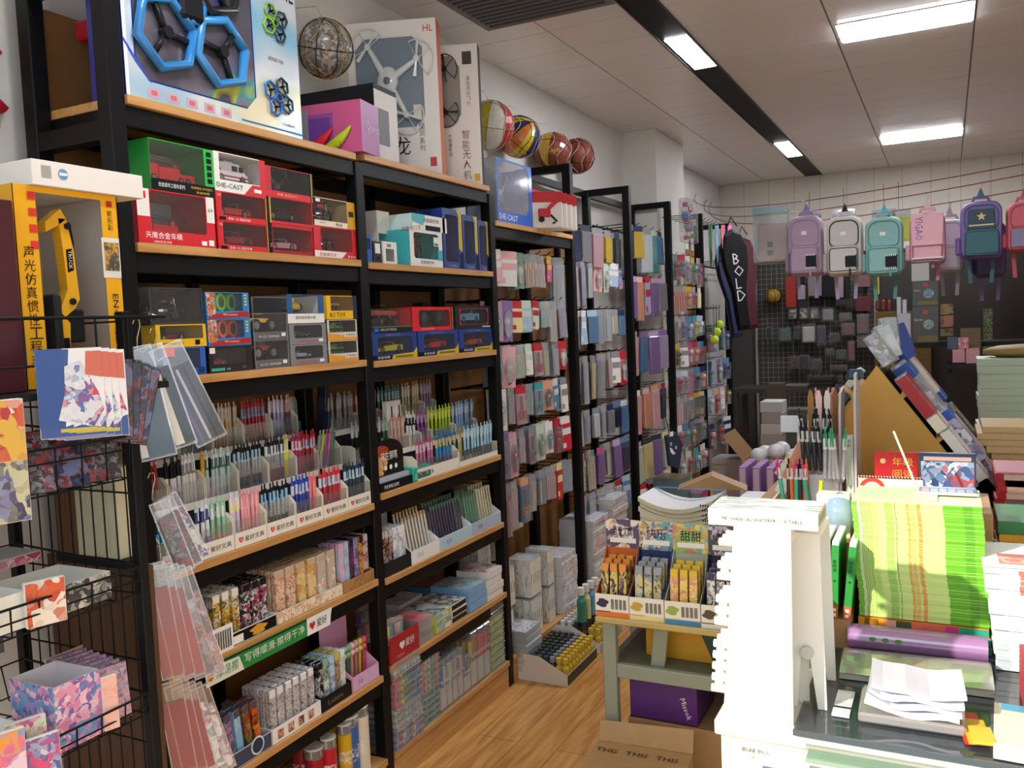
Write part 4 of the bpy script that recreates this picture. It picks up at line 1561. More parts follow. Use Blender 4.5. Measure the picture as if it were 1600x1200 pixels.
def pkface(b, W, H):
 b.rect(.0, W*.4, .02, H, mat('#23468e', .3), lift=.0013)
 b.flat([(W*.38, .02), (W, .04), (W, H), (W*.5, H)], (0, 0, 0), (1, 0, 0), (0, 0, 1), mat('#ece8ea', .3), .0016)
 b.flat([(W*.28, H*.2), (W*.8, H*.1), (W*.98, H*.3), (W*.9, H*.5), (W*.66, H*.86), (W*.42, H*.8), (W*.4, H*.5)], (0, 0, 0), (1, 0, 0), (0, 0, 1), ARTU, .002)
 b.flat([(W*.72, H*.7), (W*.98, H*.66), (W*.98, H*.96), (W*.75, H*.96)], (0, 0, 0), (1, 0, 0), (0, 0, 1), mat('#d2664a', .3), .0026)
 b.rect(W*.3, W*.85, H*.06, H*.1, mat('#c8b43c', .3), lift=.0027)


for i in range(4):
 pk('toy_pack', 'glossy blue, white and red toy pack hung from the rack rail' if i == 3 else 'glossy blue edged toy pack behind the frontmost hanging pack', 'toy pack', .112, .165, .006,
     '#23468e', (-1.475+.006*i-.01, 1.022+i*.0115, 1.425-.002*i), R90-.55, strip=None, group=None if i == 3 else 'fan of hanging toy packs', extra=pkface)
for i in range(5):
 pk('card_pack', 'dark trading card packet hung beside the bright toy packs' if i else 'dark trading card packet, front one beside the toy packs', 'card packet', .06, .16, .004, ARTD, (-1.52, 1.165+i*.011, 1.41-.004*i), R90-.5, side='#16161a', ry=.06*i,
     group='dark card packets on the rail' if i else None)
# cards lying in the top basket
for i in range(8):
 y = .62+i*.073
 nm = ('first', 'second', 'third', 'fourth', 'fifth', 'sixth', 'seventh', 'last')[i]
 pk('card_pack', f'dark foil card packet leaning in the top wire basket, {nm} from the doorway', 'card packet', .085, .12, .008, ARTS if i % 2 else ARTD, (-1.535, y, 1.32), R90-.25, side='#202026', rx=-.25)
for i in range(4):
 y = .66+i*.085
 pk('card_pack', 'dull red and grey card packet behind the hanging toy packs', 'card packet', .1, .15, .008, art(['#4c1c26', '#6e6a66', '#802c34', '#36343a'], 25), (-1.66, y, 1.33), R90-.3, side='#202026', group='card packets at the back of the top basket')
pk('toy_pack', 'white, orange and red striped toy pack at the left picture edge', 'toy pack', .09, .11, .03, art(['#e8e4dc', '#d8602c', '#b82430', '#e0b040'], 14), (-1.5, .90, 1.395), R90-.3)
pk('toy_pack', 'purple and silver foil toy pack under the striped one', 'toy pack', .12, .12, .03, art(['#4a3c8c', '#8c90b0', '#2c2c50', '#c8c49c'], 22), (-1.515, .875, 1.285), R90-.3)
# file boxes seen through the end grid
for i in range(6):
 c = '#6b4426' if i < 2 else '#d6d0b0'
 x = -1.802+i*.034
 b = MB().box(0, .0325, 0, .045, 0, .2, speckle(c, .05, 30), bev=.001)
 tag(b.build('wooden_slat_box', None, (x, 1.262, 1.128)), ('brown' if i < 2 else 'cream')+' upright file box behind the black end grid', 'file box', 'brown file boxes behind the grid' if i < 2 else 'cream file boxes behind the grid')
b = MB().box(-1.81, -1.58, 1.2605, 1.31, 1.108, 1.1275, BLACK2)
b.build('side_shelf', rack)
b = MB().box(-1.9, -1.56, 1.30, 1.312, .1, 1.107, wood('#5b3c22', '#472c18', 5, .5, (14, 1, 1)))
b.build('back_board', rack)


def tray(name, label, W, D, H, loc, rz, c='#efece2', inner='#d8d4c8', face=None, group=None, cat='carton'):
 """open topped carton with four thin walls"""
 b = MB()
 m, mi = mat(c, .5), mat(inner, .6)
 k = .002
 b.box(0, W, 0, D, 0, k, mi)
 for x0, x1, y0, y1 in ((0, W, 0, k), (0, W, D-k, D), (0, k, k, D-k), (W-k, W, k, D-k)):
  b.box(x0, x1, y0, y1, 0, H, m)
 if face:
  b.rect(0, W, 0, H, face, lift=.0008)
  b.rect(0, D, 0, H, face, o=(0, D, 0), a=(0, -1, 0), lift=.0008)
 o = b.build(name, None, loc, rz)
 return tag(o, label, cat, group)


PONY = art(['#8a5ca0', '#e08cb0', '#f0c8d8', '#6c50a8', '#58a0c8', '#b888c8'], 26)
tray('card_carton', 'open white display carton in the middle basket, at the picture edge', .17, .16, .07, (-1.53, .83, 1.076), R90)
tray('card_carton', 'open white display carton in the middle basket, nearer the end grid', .16, .16, .055, (-1.53, 1.02, 1.078), R90, face=art(['#2a2a2e', '#d8d4c8', '#3a3a40'], 30))
pk('toy_pack', 'red and orange toy pack leaning in the middle basket', 'toy pack', .07, .085, .012, art(['#c2401c', '#d85a28', '#c2401c', '#e8e0d0'], 20), (-1.512, .985, 1.078), R90-.3)
pk('toy_box', 'flat pink and white carton lying across the middle basket', 'toy pack', .16, .02, .1, art(['#d0506c', '#f0c0c8', '#a83c5c'], 22), (-1.7, .99, 1.15), R90)
tray('grey_carton', 'grey open carton at the back of the middle basket', .1, .12, .06, (-1.72, .82, 1.08), R90, c='#8c8c8c', inner='#505050')
for i in range(3):
 pk('card_sheet', ('grey and red card sheet behind the baskets', 'grey printed card sheet behind the baskets, at the left edge', 'pale card sheet with red shape behind the baskets')[i], 'card sheet', .12, .13, .01,
     art([['#8c8880', '#6c2a30', '#9a968e'], ['#7a7874', '#5a5854', '#a03038'], ['#c4c0b8', '#8a2c34', '#a8a49c']][i], 12), (-1.86, .74+i*.13, 1.17), R90)
tray('toy_carton', 'purple open toy carton with printed ponies in the lower basket', .1, .13, .13, (-1.52, 1.03, .818), R90, c='#e8e2e6', inner='#c8c4c0', face=PONY)
for i in range(7):
 pk('toy_sachet', 'mauve patterned sachet standing in the lower basket', 'sachet', .075, .115, .006, art(['#9a84a4', '#c8b0c0', '#705c80', '#d8a8b8'], 60), (-1.545-.02*i, 1.135, .818+.002*i), R90-.2, side='#8c7890', rx=-.1,
     group='mauve sachets in the lower basket')
pk('toy_carton', 'pink side carton holding the mauve sachets', 'carton', .09, .12, .003, art(['#d88c98', '#e8b0b8', '#b088b8'], 30), (-1.7, 1.14, .818), R90)
for i in range(4):
 pk('toy_pack', ('pink and orange foil toy pack in lower basket', 'green and pink foil toy pack in lower basket', 'blue and white foil toy pack in lower basket', 'salmon pink tall pack between toy carton and sachets')[i], 'toy pack',
     (.09, .07, .08, .03)[i], (.1, .09, .085, .11)[i], .01, art([['#e070a0', '#f0a040', '#60a0d8', '#f0d0e0'], ['#90c060', '#e8e8d0', '#d06090'], ['#d8dce8', '#5060a8', '#e05080'], ['#f0a8a0', '#f0c0b0']][i], 30),
     ((-1.51, .86, .818), (-1.54, .945, .818), (-1.5, .93, .8), (-1.512, 1.128, .82))[i], R90-.3)
tray('toy_carton', 'large rainbow printed open carton at the bottom left corner', .2, .15, .07, (-1.53, .8, .815), R90, face=art(['#6c3c8c', '#d84878', '#58b070', '#e8c850', '#4878c0'], 9, stretch=(.6, 1, 2)))
pk('game_board', 'dim blue and yellow printed board standing behind the lower basket', 'game box', .2, .14, .02, art(['#3a3a70', '#3a3a70', '#8a8478', '#28284c', '#a08838'], 9), (-1.85, .95, .93), R90)
b = MB()
b.sphere((0, 0, .04), .045, mat('#c8b41c', .4), 12, (1.4, 1, .8))
tag(b.build('yellow_toy', None, (-1.62, 1.16, .52)), 'round yellow toy in the lowest wire basket', 'toy')
for i in range(3):
 pk('green_pack', 'green and white pack standing behind the end grid', 'pack', .06, .12, .012, art(['#1c7c3c', '#e0e8e0', '#166030'], 30), (-1.66+i*.02, 1.335, .96), 1.2, group='green packs behind the end grid')


# S hooks and clear sleeves hung at the shelf edge
def shook(p, label):
 b = MB()
 x, y, z = p
 pts = [(x, y-.008, z+.012), (x, y-.002, z+.024), (x, y+.010, z+.022), (x, y+.012, z+.008), (x, y+.002, z-.02), (x, y, z-.04), (x, y+.012, z-.052), (x, y+.026, z-.044)]
 b.tube(pts, .0016, mat('#cfc7a8', .25, 1), 6)
 tag(b.build('s_hook', None), label, 'hook')


def sleeve(label, W, H, loc, rz, ry, cols, tint='#dfe6f0', group=None, op=.18, strips=((.3, .5, '#f2f2f0'),), tab=True):
 """long clear plastic wallet with things inside, hanging by its header"""
 t = thing('clear_wallet', label, 'plastic wallet', loc, rz, group)
 t.rotation_euler = (0, ry, rz)
 b = MB()
 FM = film(tint, op*.3, .05)
 pts = [(0, 0), (W, 0), (W, -.0), (W, -H), (0, -H)]
 b.add([(0, 0, 0), (W, 0, 0), (W, 0, -H), (0, 0, -H)], [(0, 1, 2, 3)], FM)
 b.add([(0, .006, 0), (W, .006, 0), (W, .006, -H), (0, .006, -H)], [(0, 1, 2, 3)], FM)
 for x0, x1, z0, z1 in ((0, W, -H, -H+.003), (0, W, -.003, 0), (0, .003, -H, 0), (W-.003, W, -H, 0)):
  b.box(x0, x1, -.001, .007, z0, z1, film('#ffffff', .14, .1))
 b.build('wallet', t)
 b = MB().box(.004, W-.004, .002, .004, -H+.006, -H*.22, cols if not isinstance(cols, str) else mat(cols, .5))
 for x0, x1, c in strips:
  b.box(x0*W, x1*W, .0005, .0018, -H+.008, -H*.25, mat(c, .4))
 b.build('contents', t)
 return t


shook(on(212, 515, X=-1.62), 'brass coloured hook on the rack rail left of the shelf upright')
shook(on(238, 530, X=-1.66), 'brass coloured hook carrying the purple pen wallet')
shook(on(236, 755, X=-1.66), 'brass coloured hook carrying the red figure cards')
shook(on(250, 865, X=-1.66), 'brass coloured hook carrying the pink topped wallets')
NVY = art(['#1b2230', '#24304a', '#14181f', '#3a4c70'], 30)
p = on(178, 548, X=-1.6)
sleeve('clear wallet with bright white ruler, nearest of the hanging wallets', .075, .25, p, R90-.7, -.16, '#2a4a66', strips=((.02, .22, '#f4f4f4'), (.3, .6, '#27506e')))
p = on(206, 548, X=-1.61)
sleeve('clear wallet with white and yellow strip, middle of the hanging wallets', .065, .24, p, R90-.7, -.26, '#14151a', strips=((.3, .6, '#f2eeda'),))
p = on(232, 550, X=-1.63)
sleeve('clear wallet with purple and black pens, nearest the pen shelf', .075, .25, p, R90-.6, -.38, '#30343f', strips=((.2, .3, '#5c3c88'), (.45, .53, '#c8c4d8'), (.66, .74, '#20202a')))
for i in range(3):
 p = on(232+i*7, 790-i*4, X=-1.63)
 sleeve(('dark figure card hanging on the middle hook, front', 'dark figure card hanging on the middle hook, between two', 'dark figure card hanging on the middle hook, against the pens')[i], .045, .18, p, R90-.6, -.28-.06*i,
      ARTU if i == 2 else ARTS, op=.1, strips=((.1, .2, '#20202a'),))
for i in range(5):
 p = on(220+i*11, 885+i*3, X=-1.6+i*.006)
 sleeve('clear wallet with dusty pink paper on the lower hook' if i < 3 else 'clear wallet with pale figure print on the lower hook', .05, .27, p, R90-.6, -.1-.035*i,
      mat('#a8545c', .5) if i < 3 else art(['#b8c0cc', '#8c94a4', '#c88890', '#686c78'], 30), strips=(), op=.2, group='pink wallets on the lower hook' if i < 3 else 'pale wallets on the lower hook')
for i in range(5):
 p = on(244+i*11, 1072+i*3, X=-1.6+i*.006)
 sleeve('clear wallet with crimson paper at the bottom of the picture' if i < 3 else 'clear wallet with pastel print at the bottom of the picture', .055, .22, p, R90-.6, -.1-.035*i,
      mat('#962c40', .5) if i < 3 else art(['#c8ccd4', '#a8606c', '#8894a8', '#e0e0e0'], 30), strips=(), op=.2, group='crimson wallets hanging lowest' if i < 3 else 'pastel wallets hanging lowest')
# ---------------------------------------------------------------- pens
def pen_mesh(body, band='#dfe6ee', clip='#1a1c22', top=None, tip='#b8bcc4', L=.145, r=.0057, low=None, fat=1, blocks=True):
 b = MB()
 r *= fat
 low = low or body
 top = top or clip
 mk = lambda c: mat(c, .3) if c[0] == '#' else film(c[1:], .3, .1)
 b.lathe([(.0012, 0), (r*.7, .008), (r*.95, .012), (r*.95, .045), (r, .047), (r, .088), (r, .118), (r*.95, .122), (r*.95, .128), (r*.45, .129), (r*.45, L-.003), (r*.3, L)],
   None, 8, mats=[mat(tip, .3, .6), mk(low), mk(low), mk(body), mk(body), mk(band), mk(top), mk(top), mk(top), mk(top), mk(top), mk(top)])
 b.box(-.0015, .0015, -r-.0028, -r-.0012, .096, .132, mat(clip, .3))
 b.box(-.0015, .0015, -r-.0014, 0, .128, .132, mat(clip, .3))
 return b.mesh('pen')


def slim_mesh(c, cap, L=.145, r=.0042):
 """stick pen or pencil with a cap"""
 b = MB()
 b.lathe([(r, 0), (r, .1), (r*1.15, .101), (r*1.15, L-.004), (r*.6, L)], None, 8, mats=[mat(c, .35), mat(cap, .3), mat(cap, .3), mat(cap, .3), mat(cap, .3)])
 b.box(-.001, .001, -r-.003, -r-.0012, L-.036, L-.004, mat(cap, .3))
 return b.mesh('pen')


def inst(me, name, loc, label, cat, group, rot=(0, 0, R90)):
 o = bpy.data.objects.new(name, me)
 C.objects.link(o)
 o.location = loc
 o.rotation_euler = rot
 return tag(o, label, cat, group)


def organizer(label, W, loc, D=.075, brand=True, h=.055, group=None, H2=.1):
 """cream pen organiser: stepped side cheeks, clear front, label strip"""
 t = thing('pen_organizer', label, 'pen organiser', loc, R90, group)
 b = MB()
 k = .0025
 for x in (0, W-k):
  b.prism([(0, 0), (D, 0), (D, H2), (D*.3, H2), (0, h+.022)], x, x+k, CREAM, ax='x')
 b.box(k, W-k, 0, D, 0, .004, CREAM)
 b.box(k, W-k, D-k, D, .004, H2*.3, CREAM)
 b.box(0, W, -.001, 0, 0, .042 if brand else .02, mat('#efe8dc', .5))
 if brand:
  hc = mat('#d03040')
  hx, hz, q = .022, .012, .009
  b.flat([(hx, hz), (hx+q, hz+q), (hx+q*.9, hz+q*1.7), (hx+q*.4, hz+q*1.9), (hx, hz+q*1.45), (hx-q*.4, hz+q*1.9), (hx-q*.9, hz+q*1.7), (hx-q, hz+q)], (0, -.001, 0), (1, 0, 0), (0, 0, 1), hc)
  b.flat([(hx-q*.4, hz+q*1.0), (hx-q*.05, hz+q*.7), (hx+q*.6, hz+q*1.6), (hx+q*.4, hz+q*1.65), (hx, hz+q*1.05), (hx-q*.2, hz+q*1.2)], (0, -.001, 0), (1, 0, 0), (0, 0, 1), WHITE, .001)
  b.text('爱好文具', .036, .013, .015, mat('#383030'), o=(0, -.001, 0), w=.075)
 b.build('body', t)
 MB().box(k, W-k, -.0005, .0005, .043 if brand else .02, h+.022, film('#f4f6f8', .05, .03)).build('front_window', t)
 return t


PENS = {}


def penk(*a, **k):
 key = (a, tuple(sorted(k.items())))
 if key not in PENS:
  PENS[key] = pen_mesh(*a, **k)
 return PENS[key]


def penrow(me, n, y0, y1, x, z, what, where, jit=.004, cat='pen', name='pen', lean=0.03, two=False):
 """a row of like pens in one organiser; they share a label that is true of all of them"""
 lab = f'{what} {where}'
 for i in range(n):
  y = y0+(y1-y0)*(i+.5)/n
  rows = ((x, 0), (x-.022, .004)) if two else ((x, 0),)
  for xx, dz in rows:
   inst(me, name, (xx+U(-.003, .003), y+U(-.001, .001), z+.0045+dz*0+U(0, jit)), lab, cat, lab[:60], (U(-lean, lean)*.5, U(-.01, .04), R90+U(-.4, .4)))


# bay one: three rising rows of organisers
zb0 = 1.0186
yA, yB = YP[0]+.03, YP[1]-.028
nf = 7
Wf = (yB-yA)/nf
riser = MB().box(XB+.035, -1.835, yA, yB, zb0, zb0+.114, BLACK2).box(XB+.035, -1.925, yA, yB, zb0+.1145, zb0+.23, BLACK2)
tag(riser.build('display_riser', None), 'black stepped riser under the rows of pen organisers', 'display riser')
CL = '~d8dde4'
front = [
 [(('#4aa3d8', '#1b3a5c', '#9fc8e8', '#bfe0f4'), dict(low='#2b78c4'), 6, 'sky blue gel pen with navy band')],
 [(('#e8eaf2', '#3a4c8c', '#e8ecf4'), dict(low='#8a9cd0'), 3, 'white and blue speckled gel pen'), (('#8fcfa8', '#e8f0e8', '#a8e0bc'), dict(low='#f0b8a8'), 3, 'mint green pen with pastel cap')],
 [(('#d8c8e4', '#f4e8a8', '#f0e4f4'), {}, 3, 'lilac and cream pen'), (('#f0a0a4', '#f4b8b8', '#f0a8ac'), dict(low='#f2a8a8'), 5, 'salmon pink slim pen')],
 [((CL, '#8fc0e0', '#15171c'), dict(low='#1a1c20'), 7, 'clear black ink pen with blue band')],
 [(('#2a3f98', '#c8d0e8', '#2c48b0'), dict(low='#1c2a68'), 5, 'deep blue retractable pen'), (('#f08080', '#f09090', '#f07878'), {}, 2, 'coral pink pen')],
 [(('#c02430', '#b8dcf0', '#d83040'), dict(low='#a81824'), 7, 'bright red gel pen with pale band')],
 [(('#28384c', '#b8d0e0', '#22344c'), dict(low='#1c3040'), 7, 'dark teal gel pen with pale band')]]
mid = [
 [(('#a01828', '#801420', '#b82434'), {}, 5, 'dark red gel pen')],
 [(('#e8e0ec', '#18181e', '#20202a'), dict(low='#b088c0'), 4, 'white pen with black pattern and lilac grip'), (('#e8e4e0', '#8a8a90', '#ececec'), {}, 4, 'white pen with grey floral print')],
 [(('#e8b424', '#e8b424', '#e8b424'), {}, 1, 'yellow barrelled pen'), (('#b8d4d4', '#4a6a70', '#d8e8e8'), dict(low='#e4e8e8'), 6, 'pale teal patterned pen')],
 [((CL, '#a8c8dc', '#202228'), dict(low='#2a2c30'), 8, 'clear barrel black gel pen with blue band')],
 [((CL, '#e0e4e8', '#26282e'), dict(low='#34363a'), 6, 'clear barrel grey gel pen with white band'), (('#e4dc3c', '#f4f0d0', '#e8e080'), {}, 2, 'lemon yellow pen')],
 [(('#b02c60', '#e8c8d0', '#a82858'), {}, 3, 'magenta pen with pale clip'), (('#a81c28', '#a8d0e8', '#b82430'), dict(low='#88121c'), 6, 'red gel pen with sky blue band')],
 []]
back = [
 [(('#88a090', '#a8b8b0', '#98a8a0'), {}, 3, 'grey green pen')],
 [(('#b07880', '#c89898', '#c0a0a0'), {}, 3, 'dusty pink speckled pen'), (('#b8c0b0', '#d0d8d0', '#d0d4d0'), {}, 2, 'pale sage pen')],
 [((CL, '#88a8b8', '#383c44'), dict(low='#6a7078'), 6, 'clear pen with steel blue band')],
 [(('#c0a468', '#c8b8a0', '#d8d0c4'), dict(low='#b89040'), 7, 'gold barrelled slim pen'), ],
 [(('#a01c28', '#7090b0', '#b03040'), dict(low='#7c1420'), 7, 'crimson pen with blue band')],
 [(('#a8a0d0', '#d8d0e0', '#c8c8d8'), dict(low='#6090c0'), 4, 'lavender and blue pen'), (('#402838', '#c88890', '#d8b0a8'), {}, 2, 'dark pen with pink letters')],
 []]
for ri, (rows, x, z, nm) in enumerate(((front, XF-.004, zb0, 'front'), (mid, -1.838, zb0+.1145, 'middle'), (back, -1.928, zb0+.2305, 'back'))):
 for i in range(nf):
  y = yA+i*Wf
  if ri and i == nf-1:
   continue
  if ri and i == nf-2 and ri == 1:
   pass
  ordn = ('first', 'second', 'third', 'fourth', 'fifth', 'sixth', 'last')[i]
  organizer(f'cream pen organiser in the {nm} row, {ordn} from the doorway', Wf-.004, (x, y+.002, z+.0005), brand=(ri == 0))
  tot = sum(q[2] for q in rows[i]) or 1
  yy = y+.008
  for a, k, n, what in rows[i]:
   y2 = yy+(Wf-.016)*n/tot
   penrow(penk(*a, **k), n, yy, y2, x-.022, z+.001, what, f'in the {nm} row of organisers, {ordn} compartment')
   yy = y2
# grey templates with highlighters and dark file strips at the end of the two upper rows
t = organizer('white organiser with rounded cheeks holding coloured liners', Wf-.004, (-1.838, yA+6*Wf+.002-.02, zb0+.115), brand=False)
for i, c in enumerate(('#8c9088', '#b8c040', '#8c5ca0', '#d85c90', '#2c9078')):
 inst(penk(c, c, c, fat=1.2), 'highlighter', (-1.86, yA+6*Wf+.0-.005+i*.017, zb0+.12), ('grey', 'lime yellow', 'purple', 'pink', 'teal green')[i]+' liner in the rounded white organiser', 'highlighter', None, (.18, 0, R90))
for i in range(3):
 b = MB()
 prof = [(-.02, 0), (.02, 0), (.02, .1)]+[(.02*math.cos(a), .1+.03*math.sin(a)) for a in [PI*i_/8 for i_ in range(9)]]+[(-.02, .1)]
 b.prism(prof, 0, .002, film('#c8d0d4', .5, .1))
 tag(b.build('plastic_template', None, (-1.95-i*.015, yA+6*Wf-.02+i*.03, zb0+.24), R90), 'rounded grey plastic template behind the coloured liners', 'template', 'grey plastic templates')
for i in range(6):
 b = MB().box(0, .013, 0, .03, 0, .2, mat('#181c34', .35), bev=.001)
 o = b.build('file_strip', None, (-1.86-.012*i, YP[1]-.1+.012*i, zb0+.1155 if i < 2 else zb0+.2315), R90)
 o.rotation_euler = (0, .12, R90)
 tag(o, 'dark navy slim file box beside the shelf upright', 'file box', 'navy file boxes in bay one')
b = MB().box(0, .06, 0, .02, 0, .05, art(['#1c5c50', '#243c6c', '#3c8c70'], 30))
tag(b.build('ink_box', None, (-1.97, YP[1]-.1, zb0+.4), R90), 'small green and blue pack on top at the end of the pens', 'pack')
_x = C.objects['ink_box']
_x.location = (-1.99, YP[1]-.13, zb0+.2315)

# ---------------------------------------------------------------- slim boxed pens
def slimbox(W, H, D, a, cap='#e8e4dc', face2=None):
 b = MB()
 b.box(0, W, 0, D, 0, H, a, bev=.0006)
 b.box(.001, W-.001, .001, D-.001, H, H+.0012, mat(cap, .5))
 b.rect(.0012, W-.0012, H*.86, H*.998, mat(cap, .5), lift=.0006)
 return b.mesh('pen_box')


def boxgrid(label, a, ny, nx, y0, dy, x0, dx, z, W=.021, H=.148, D=.017, cap='#e8e4dc', face2=None, fill=1, name='pen_box', jit=.004, lean=0, tall=None):
 me = slimbox(W, H, D, a, cap, face2)
 for i in range(ny):
  for j in range(nx):
   if rnd() > fill and j == 0:
    continue
   o = bpy.data.objects.new(name, me)
   C.objects.link(o)
   o.location = (x0-j*dx, y0+i*dy+U(0, .001), z+.0005)
   o.rotation_euler = (0, -lean+U(-.01, .01), R90+U(-.03, .03))
   tag(o, label, 'boxed pen', label[:60])
 return y0+ny*dy


def dispbox(label, W, D, h, loc, c, face=None, txt=None, tc='#202020', back=.0, hb=None, extra=None, sidec=None, cat='display box'):
 """cardboard counter display: low front lip, sloping cheeks, higher back"""
 hb = hb or h
 t = thing('display_box', label, cat, loc, R90)
 b = MB()
 m = mat(c, .5)
 k = .0018
 b.box(0, W, 0, D, 0, k, m)
 b.box(0, W, 0, k, k, h, m)
 b.box(0, W, D-k, D, k, hb+back, m)
 for x in (0, W-k):
  b.prism([(k, k), (D-k, k), (D-k, hb), (D*.55, hb), (k, h)], x, x+k, mat(sidec, .5) if sidec else m, ax='x')
 if face:
  b.rect(.002, W-.002, .002, h-.002, face if not isinstance(face, str) else mat(face), lift=.0007)
 if txt:
  b.text(txt, W*.2, h*.3, h*.4, mat(tc), lift=.0016)
 if extra:
  extra(b, W, h)
 b.build('carton', t)
 return t


GOLDW = art(['#f0ece0', '#c8942c', '#f0ece0', '#3c6c3c', '#8a5420', '#e0b040'], 45)
BLKP = art(['#101014', '#101014', '#c04878', '#101014', '#e8e8e8', '#24301c'], 45)
BEAR = art(['#e6c4a4', '#c07c4c', '#f0dcc8', '#b05c40', '#e8d0b4'], 45)
MISC = art(['#5878a8', '#f0a0b8', '#1c2030', '#e08040', '#90c8d0', '#202838'], 40)
DKB = art(['#20284a', '#2c3868', '#181c30', '#6870a0'], 80)
MANGA = art(['#c8c2c0', '#4a4240', '#e4e0de', '#8a8280', '#d0c8c8'], 60)
COLR = art(['#a8c8d8', '#f0d060', '#f0f0ec', '#705888', '#2a2c38', '#e0a0a0'], 60)
PINKB = art(['#f0a8c4', '#f8d0dc', '#88a8d8', '#f0a8c4'], 80)
z = .7576
yy = YP[0]+.06
dispbox('black and white display box of gold and black boxed pens', .235, .13, .036, (XF-.003, 1.645, z), '#f2f0ec', '#141416', None, extra=lambda b, W, h: (b.rect(.02, .1, .004, .026, WHITE, lift=.0016), b.text('文具系列', .03, .012, .008, BLACK, lift=.002),
  b.flat([(W*.68+.03*math.cos(a)*(1+.3*math.sin(5*a)), .018+.014*math.sin(a)) for a in [2*PI*i/20 for i in range(20)]], (0, 0, 0), (1, 0, 0), (0, 0, 1), mat('#d8a030'), .0018)))
dispbox('cream and tan display box of bear printed pens', .30, .13, .036, (XF-.003, 1.887, z), '#ecd8b8', art(['#f0d8b4', '#c88850', '#f4e8d0'], 60))
dispbox('brown kraft display box of mixed boxed pens', .165, .13, .036, (XF-.003, 2.195, z), '#b98a58', art(['#b98a58', '#b98a58', '#a47444'], 30), hb=.06)
yy = boxgrid('dark blue boxed pen at the left end of the upper boxed pen shelf', DKB, 3, 2, 1.565, .026, XF-.02, .022, z+.002, cap='#3a4060')
yy = boxgrid('white and gold boxed pen in the black and white display box', GOLDW, 3, 5, 1.655, .034, XF-.015, .022, z+.0025, W=.026)
yy = boxgrid('black boxed pen with pink print in the black and white display box', BLKP, 3, 5, 1.765, .034, XF-.015, .022, z+.0025, W=.026, cap='#1a1a1e')
for i, (n, lab, a) in enumerate(((2, 'tan boxed pen with bears, left part of the cream display box', BEAR), (2, 'ochre boxed pen in the middle of the cream display box', art(['#e0b064', '#c88c3c', '#ecd098'], 45)), (2, 'cream boxed pen at the right of the cream display box', art(['#f0e8d8', '#d8a898', '#c8c0b0'], 45)))):
 boxgrid(lab, a, n, 5, 1.896+i*.096, .048, XF-.015, .024, z+.0025, W=.036, cap='#c8b090')
for i, (lab, a, c) in enumerate((('pink and blue boxed pen in the kraft display box', art(['#f0a0c0', '#90c8e8', '#f0c0d0'], 70), '#e8b0c4'), ('pale blue boxed pen in the kraft display box', art(['#90c0d8', '#d0a0b8', '#b0d8e8'], 70), '#b0d0e0'), ('navy and magenta boxed pen in the kraft display box', art(['#181c34', '#b03070', '#202848'], 70), '#202030'),
           ('lilac boxed pen in the kraft display box', art(['#8888b0', '#b0a8c8', '#605878'], 70), '#8880a0'), ('orange boxed pen in the kraft display box', art(['#d87830', '#3c2c24', '#e8a050'], 50), '#30241c'), ('black and red boxed pen in the kraft display box', art(['#1c1a1e', '#a82c34', '#c8c0b8'], 50), '#c8c4bc'))):
 boxgrid(lab, a, 1, 4, 2.2+i*.026, .026, XF-.018, .024, z+.0025, W=.022, cap=c, H=.155)
# green banner and the white tag with the heart, clipped along the board edge
t = thing('shelf_banner', 'green banner strip with white writing clipped along the shelf edge', 'banner', (XF+.012, 1.59, .69), R90)
t.scale = (.8, 1, .85)
b = MB().box(0, .50, 0, .002, 0, .062, mat('#2c8c44', .4))
b.flat([(0, 0), (.17, 0), (.15, .05), (0, .058)], (0, 0, 0), (1, 0, 0), (0, 0, 1), mat('#e4e8dc'), .0008)
b.text('摩易擦', .045, .012, .034, mat('#2a8a44'), lift=.0015, w=.1)
b.text('写得顺滑·擦得干净', .175, .018, .03, mat('#e8f4e0'), lift=.0015, w=.31)
b.flat([(.02+.014*math.cos(a), .03+.016*math.sin(a)) for a in [2*PI*i/10 for i in range(10)]], (0, 0, 0), (1, 0, 0), (0, 0, 1), mat('#c07838'), .0015)
b.rect(0, .5, .056, .062, mat('#16301c'), lift=.001)
b.build('strip', t)
b = MB().flat([(.50, .0), (.635, .0), (.64, .03), (.65, .062), (.50, .062)], (0, 0, 0), (1, 0, 0), (0, 0, 1), WHITE, .0004)
hx, hz, q = .53, .014, .016
b.flat([(hx, hz), (hx+q, hz+q), (hx+q*.9, hz+q*1.7), (hx+q*.4, hz+q*1.9), (hx, hz+q*1.45), (hx-q*.4, hz+q*1.9), (hx-q*.9, hz+q*1.7), (hx-q, hz+q)], (0, 0, 0), (1, 0, 0), (0, 0, 1), mat('#c8283a'), .001)
b.text('爱好', .555, .016, .03, BLACK, lift=.0015, w=.06)
b.build('end_tag', t)
b = MB().box(0, .11, 0, .003, 0, .07, WHITE)
for i in range(11):
 b.rect(.012+i*.0085, .017+i*.0085, .01, .06, mat('#505050'), lift=.0012)
tag(b.build('barcode_card', None, (XF+.006, 1.59, .758), R90), 'white card with a big barcode beside the gold boxed pens', 'card')
z = .4206
dispbox('grey blue display box of dark boxed pens, with round badge', .23, .13, .045, (XF-.003, 1.6, z), '#c8ccd4', '#3c4660', None, extra=lambda b, W, h: (
 b.flat([(W*.75+.026*math.cos(a), .03+.026*math.sin(a)) for a in [2*PI*i/16 for i in range(16)]], (0, 0, 0), (1, 0, 0), (0, 0, 1), mat('#dfe6f0'), .0016),
 b.flat([(W*.75+.021*math.cos(a), .03+.021*math.sin(a)) for a in [2*PI*i/16 for i in range(16)]], (0, 0, 0), (1, 0, 0), (0, 0, 1), mat('#28384c'), .0022), b.text('2 BTAR', .03, .012, .012, WHITE, lift=.0016)))
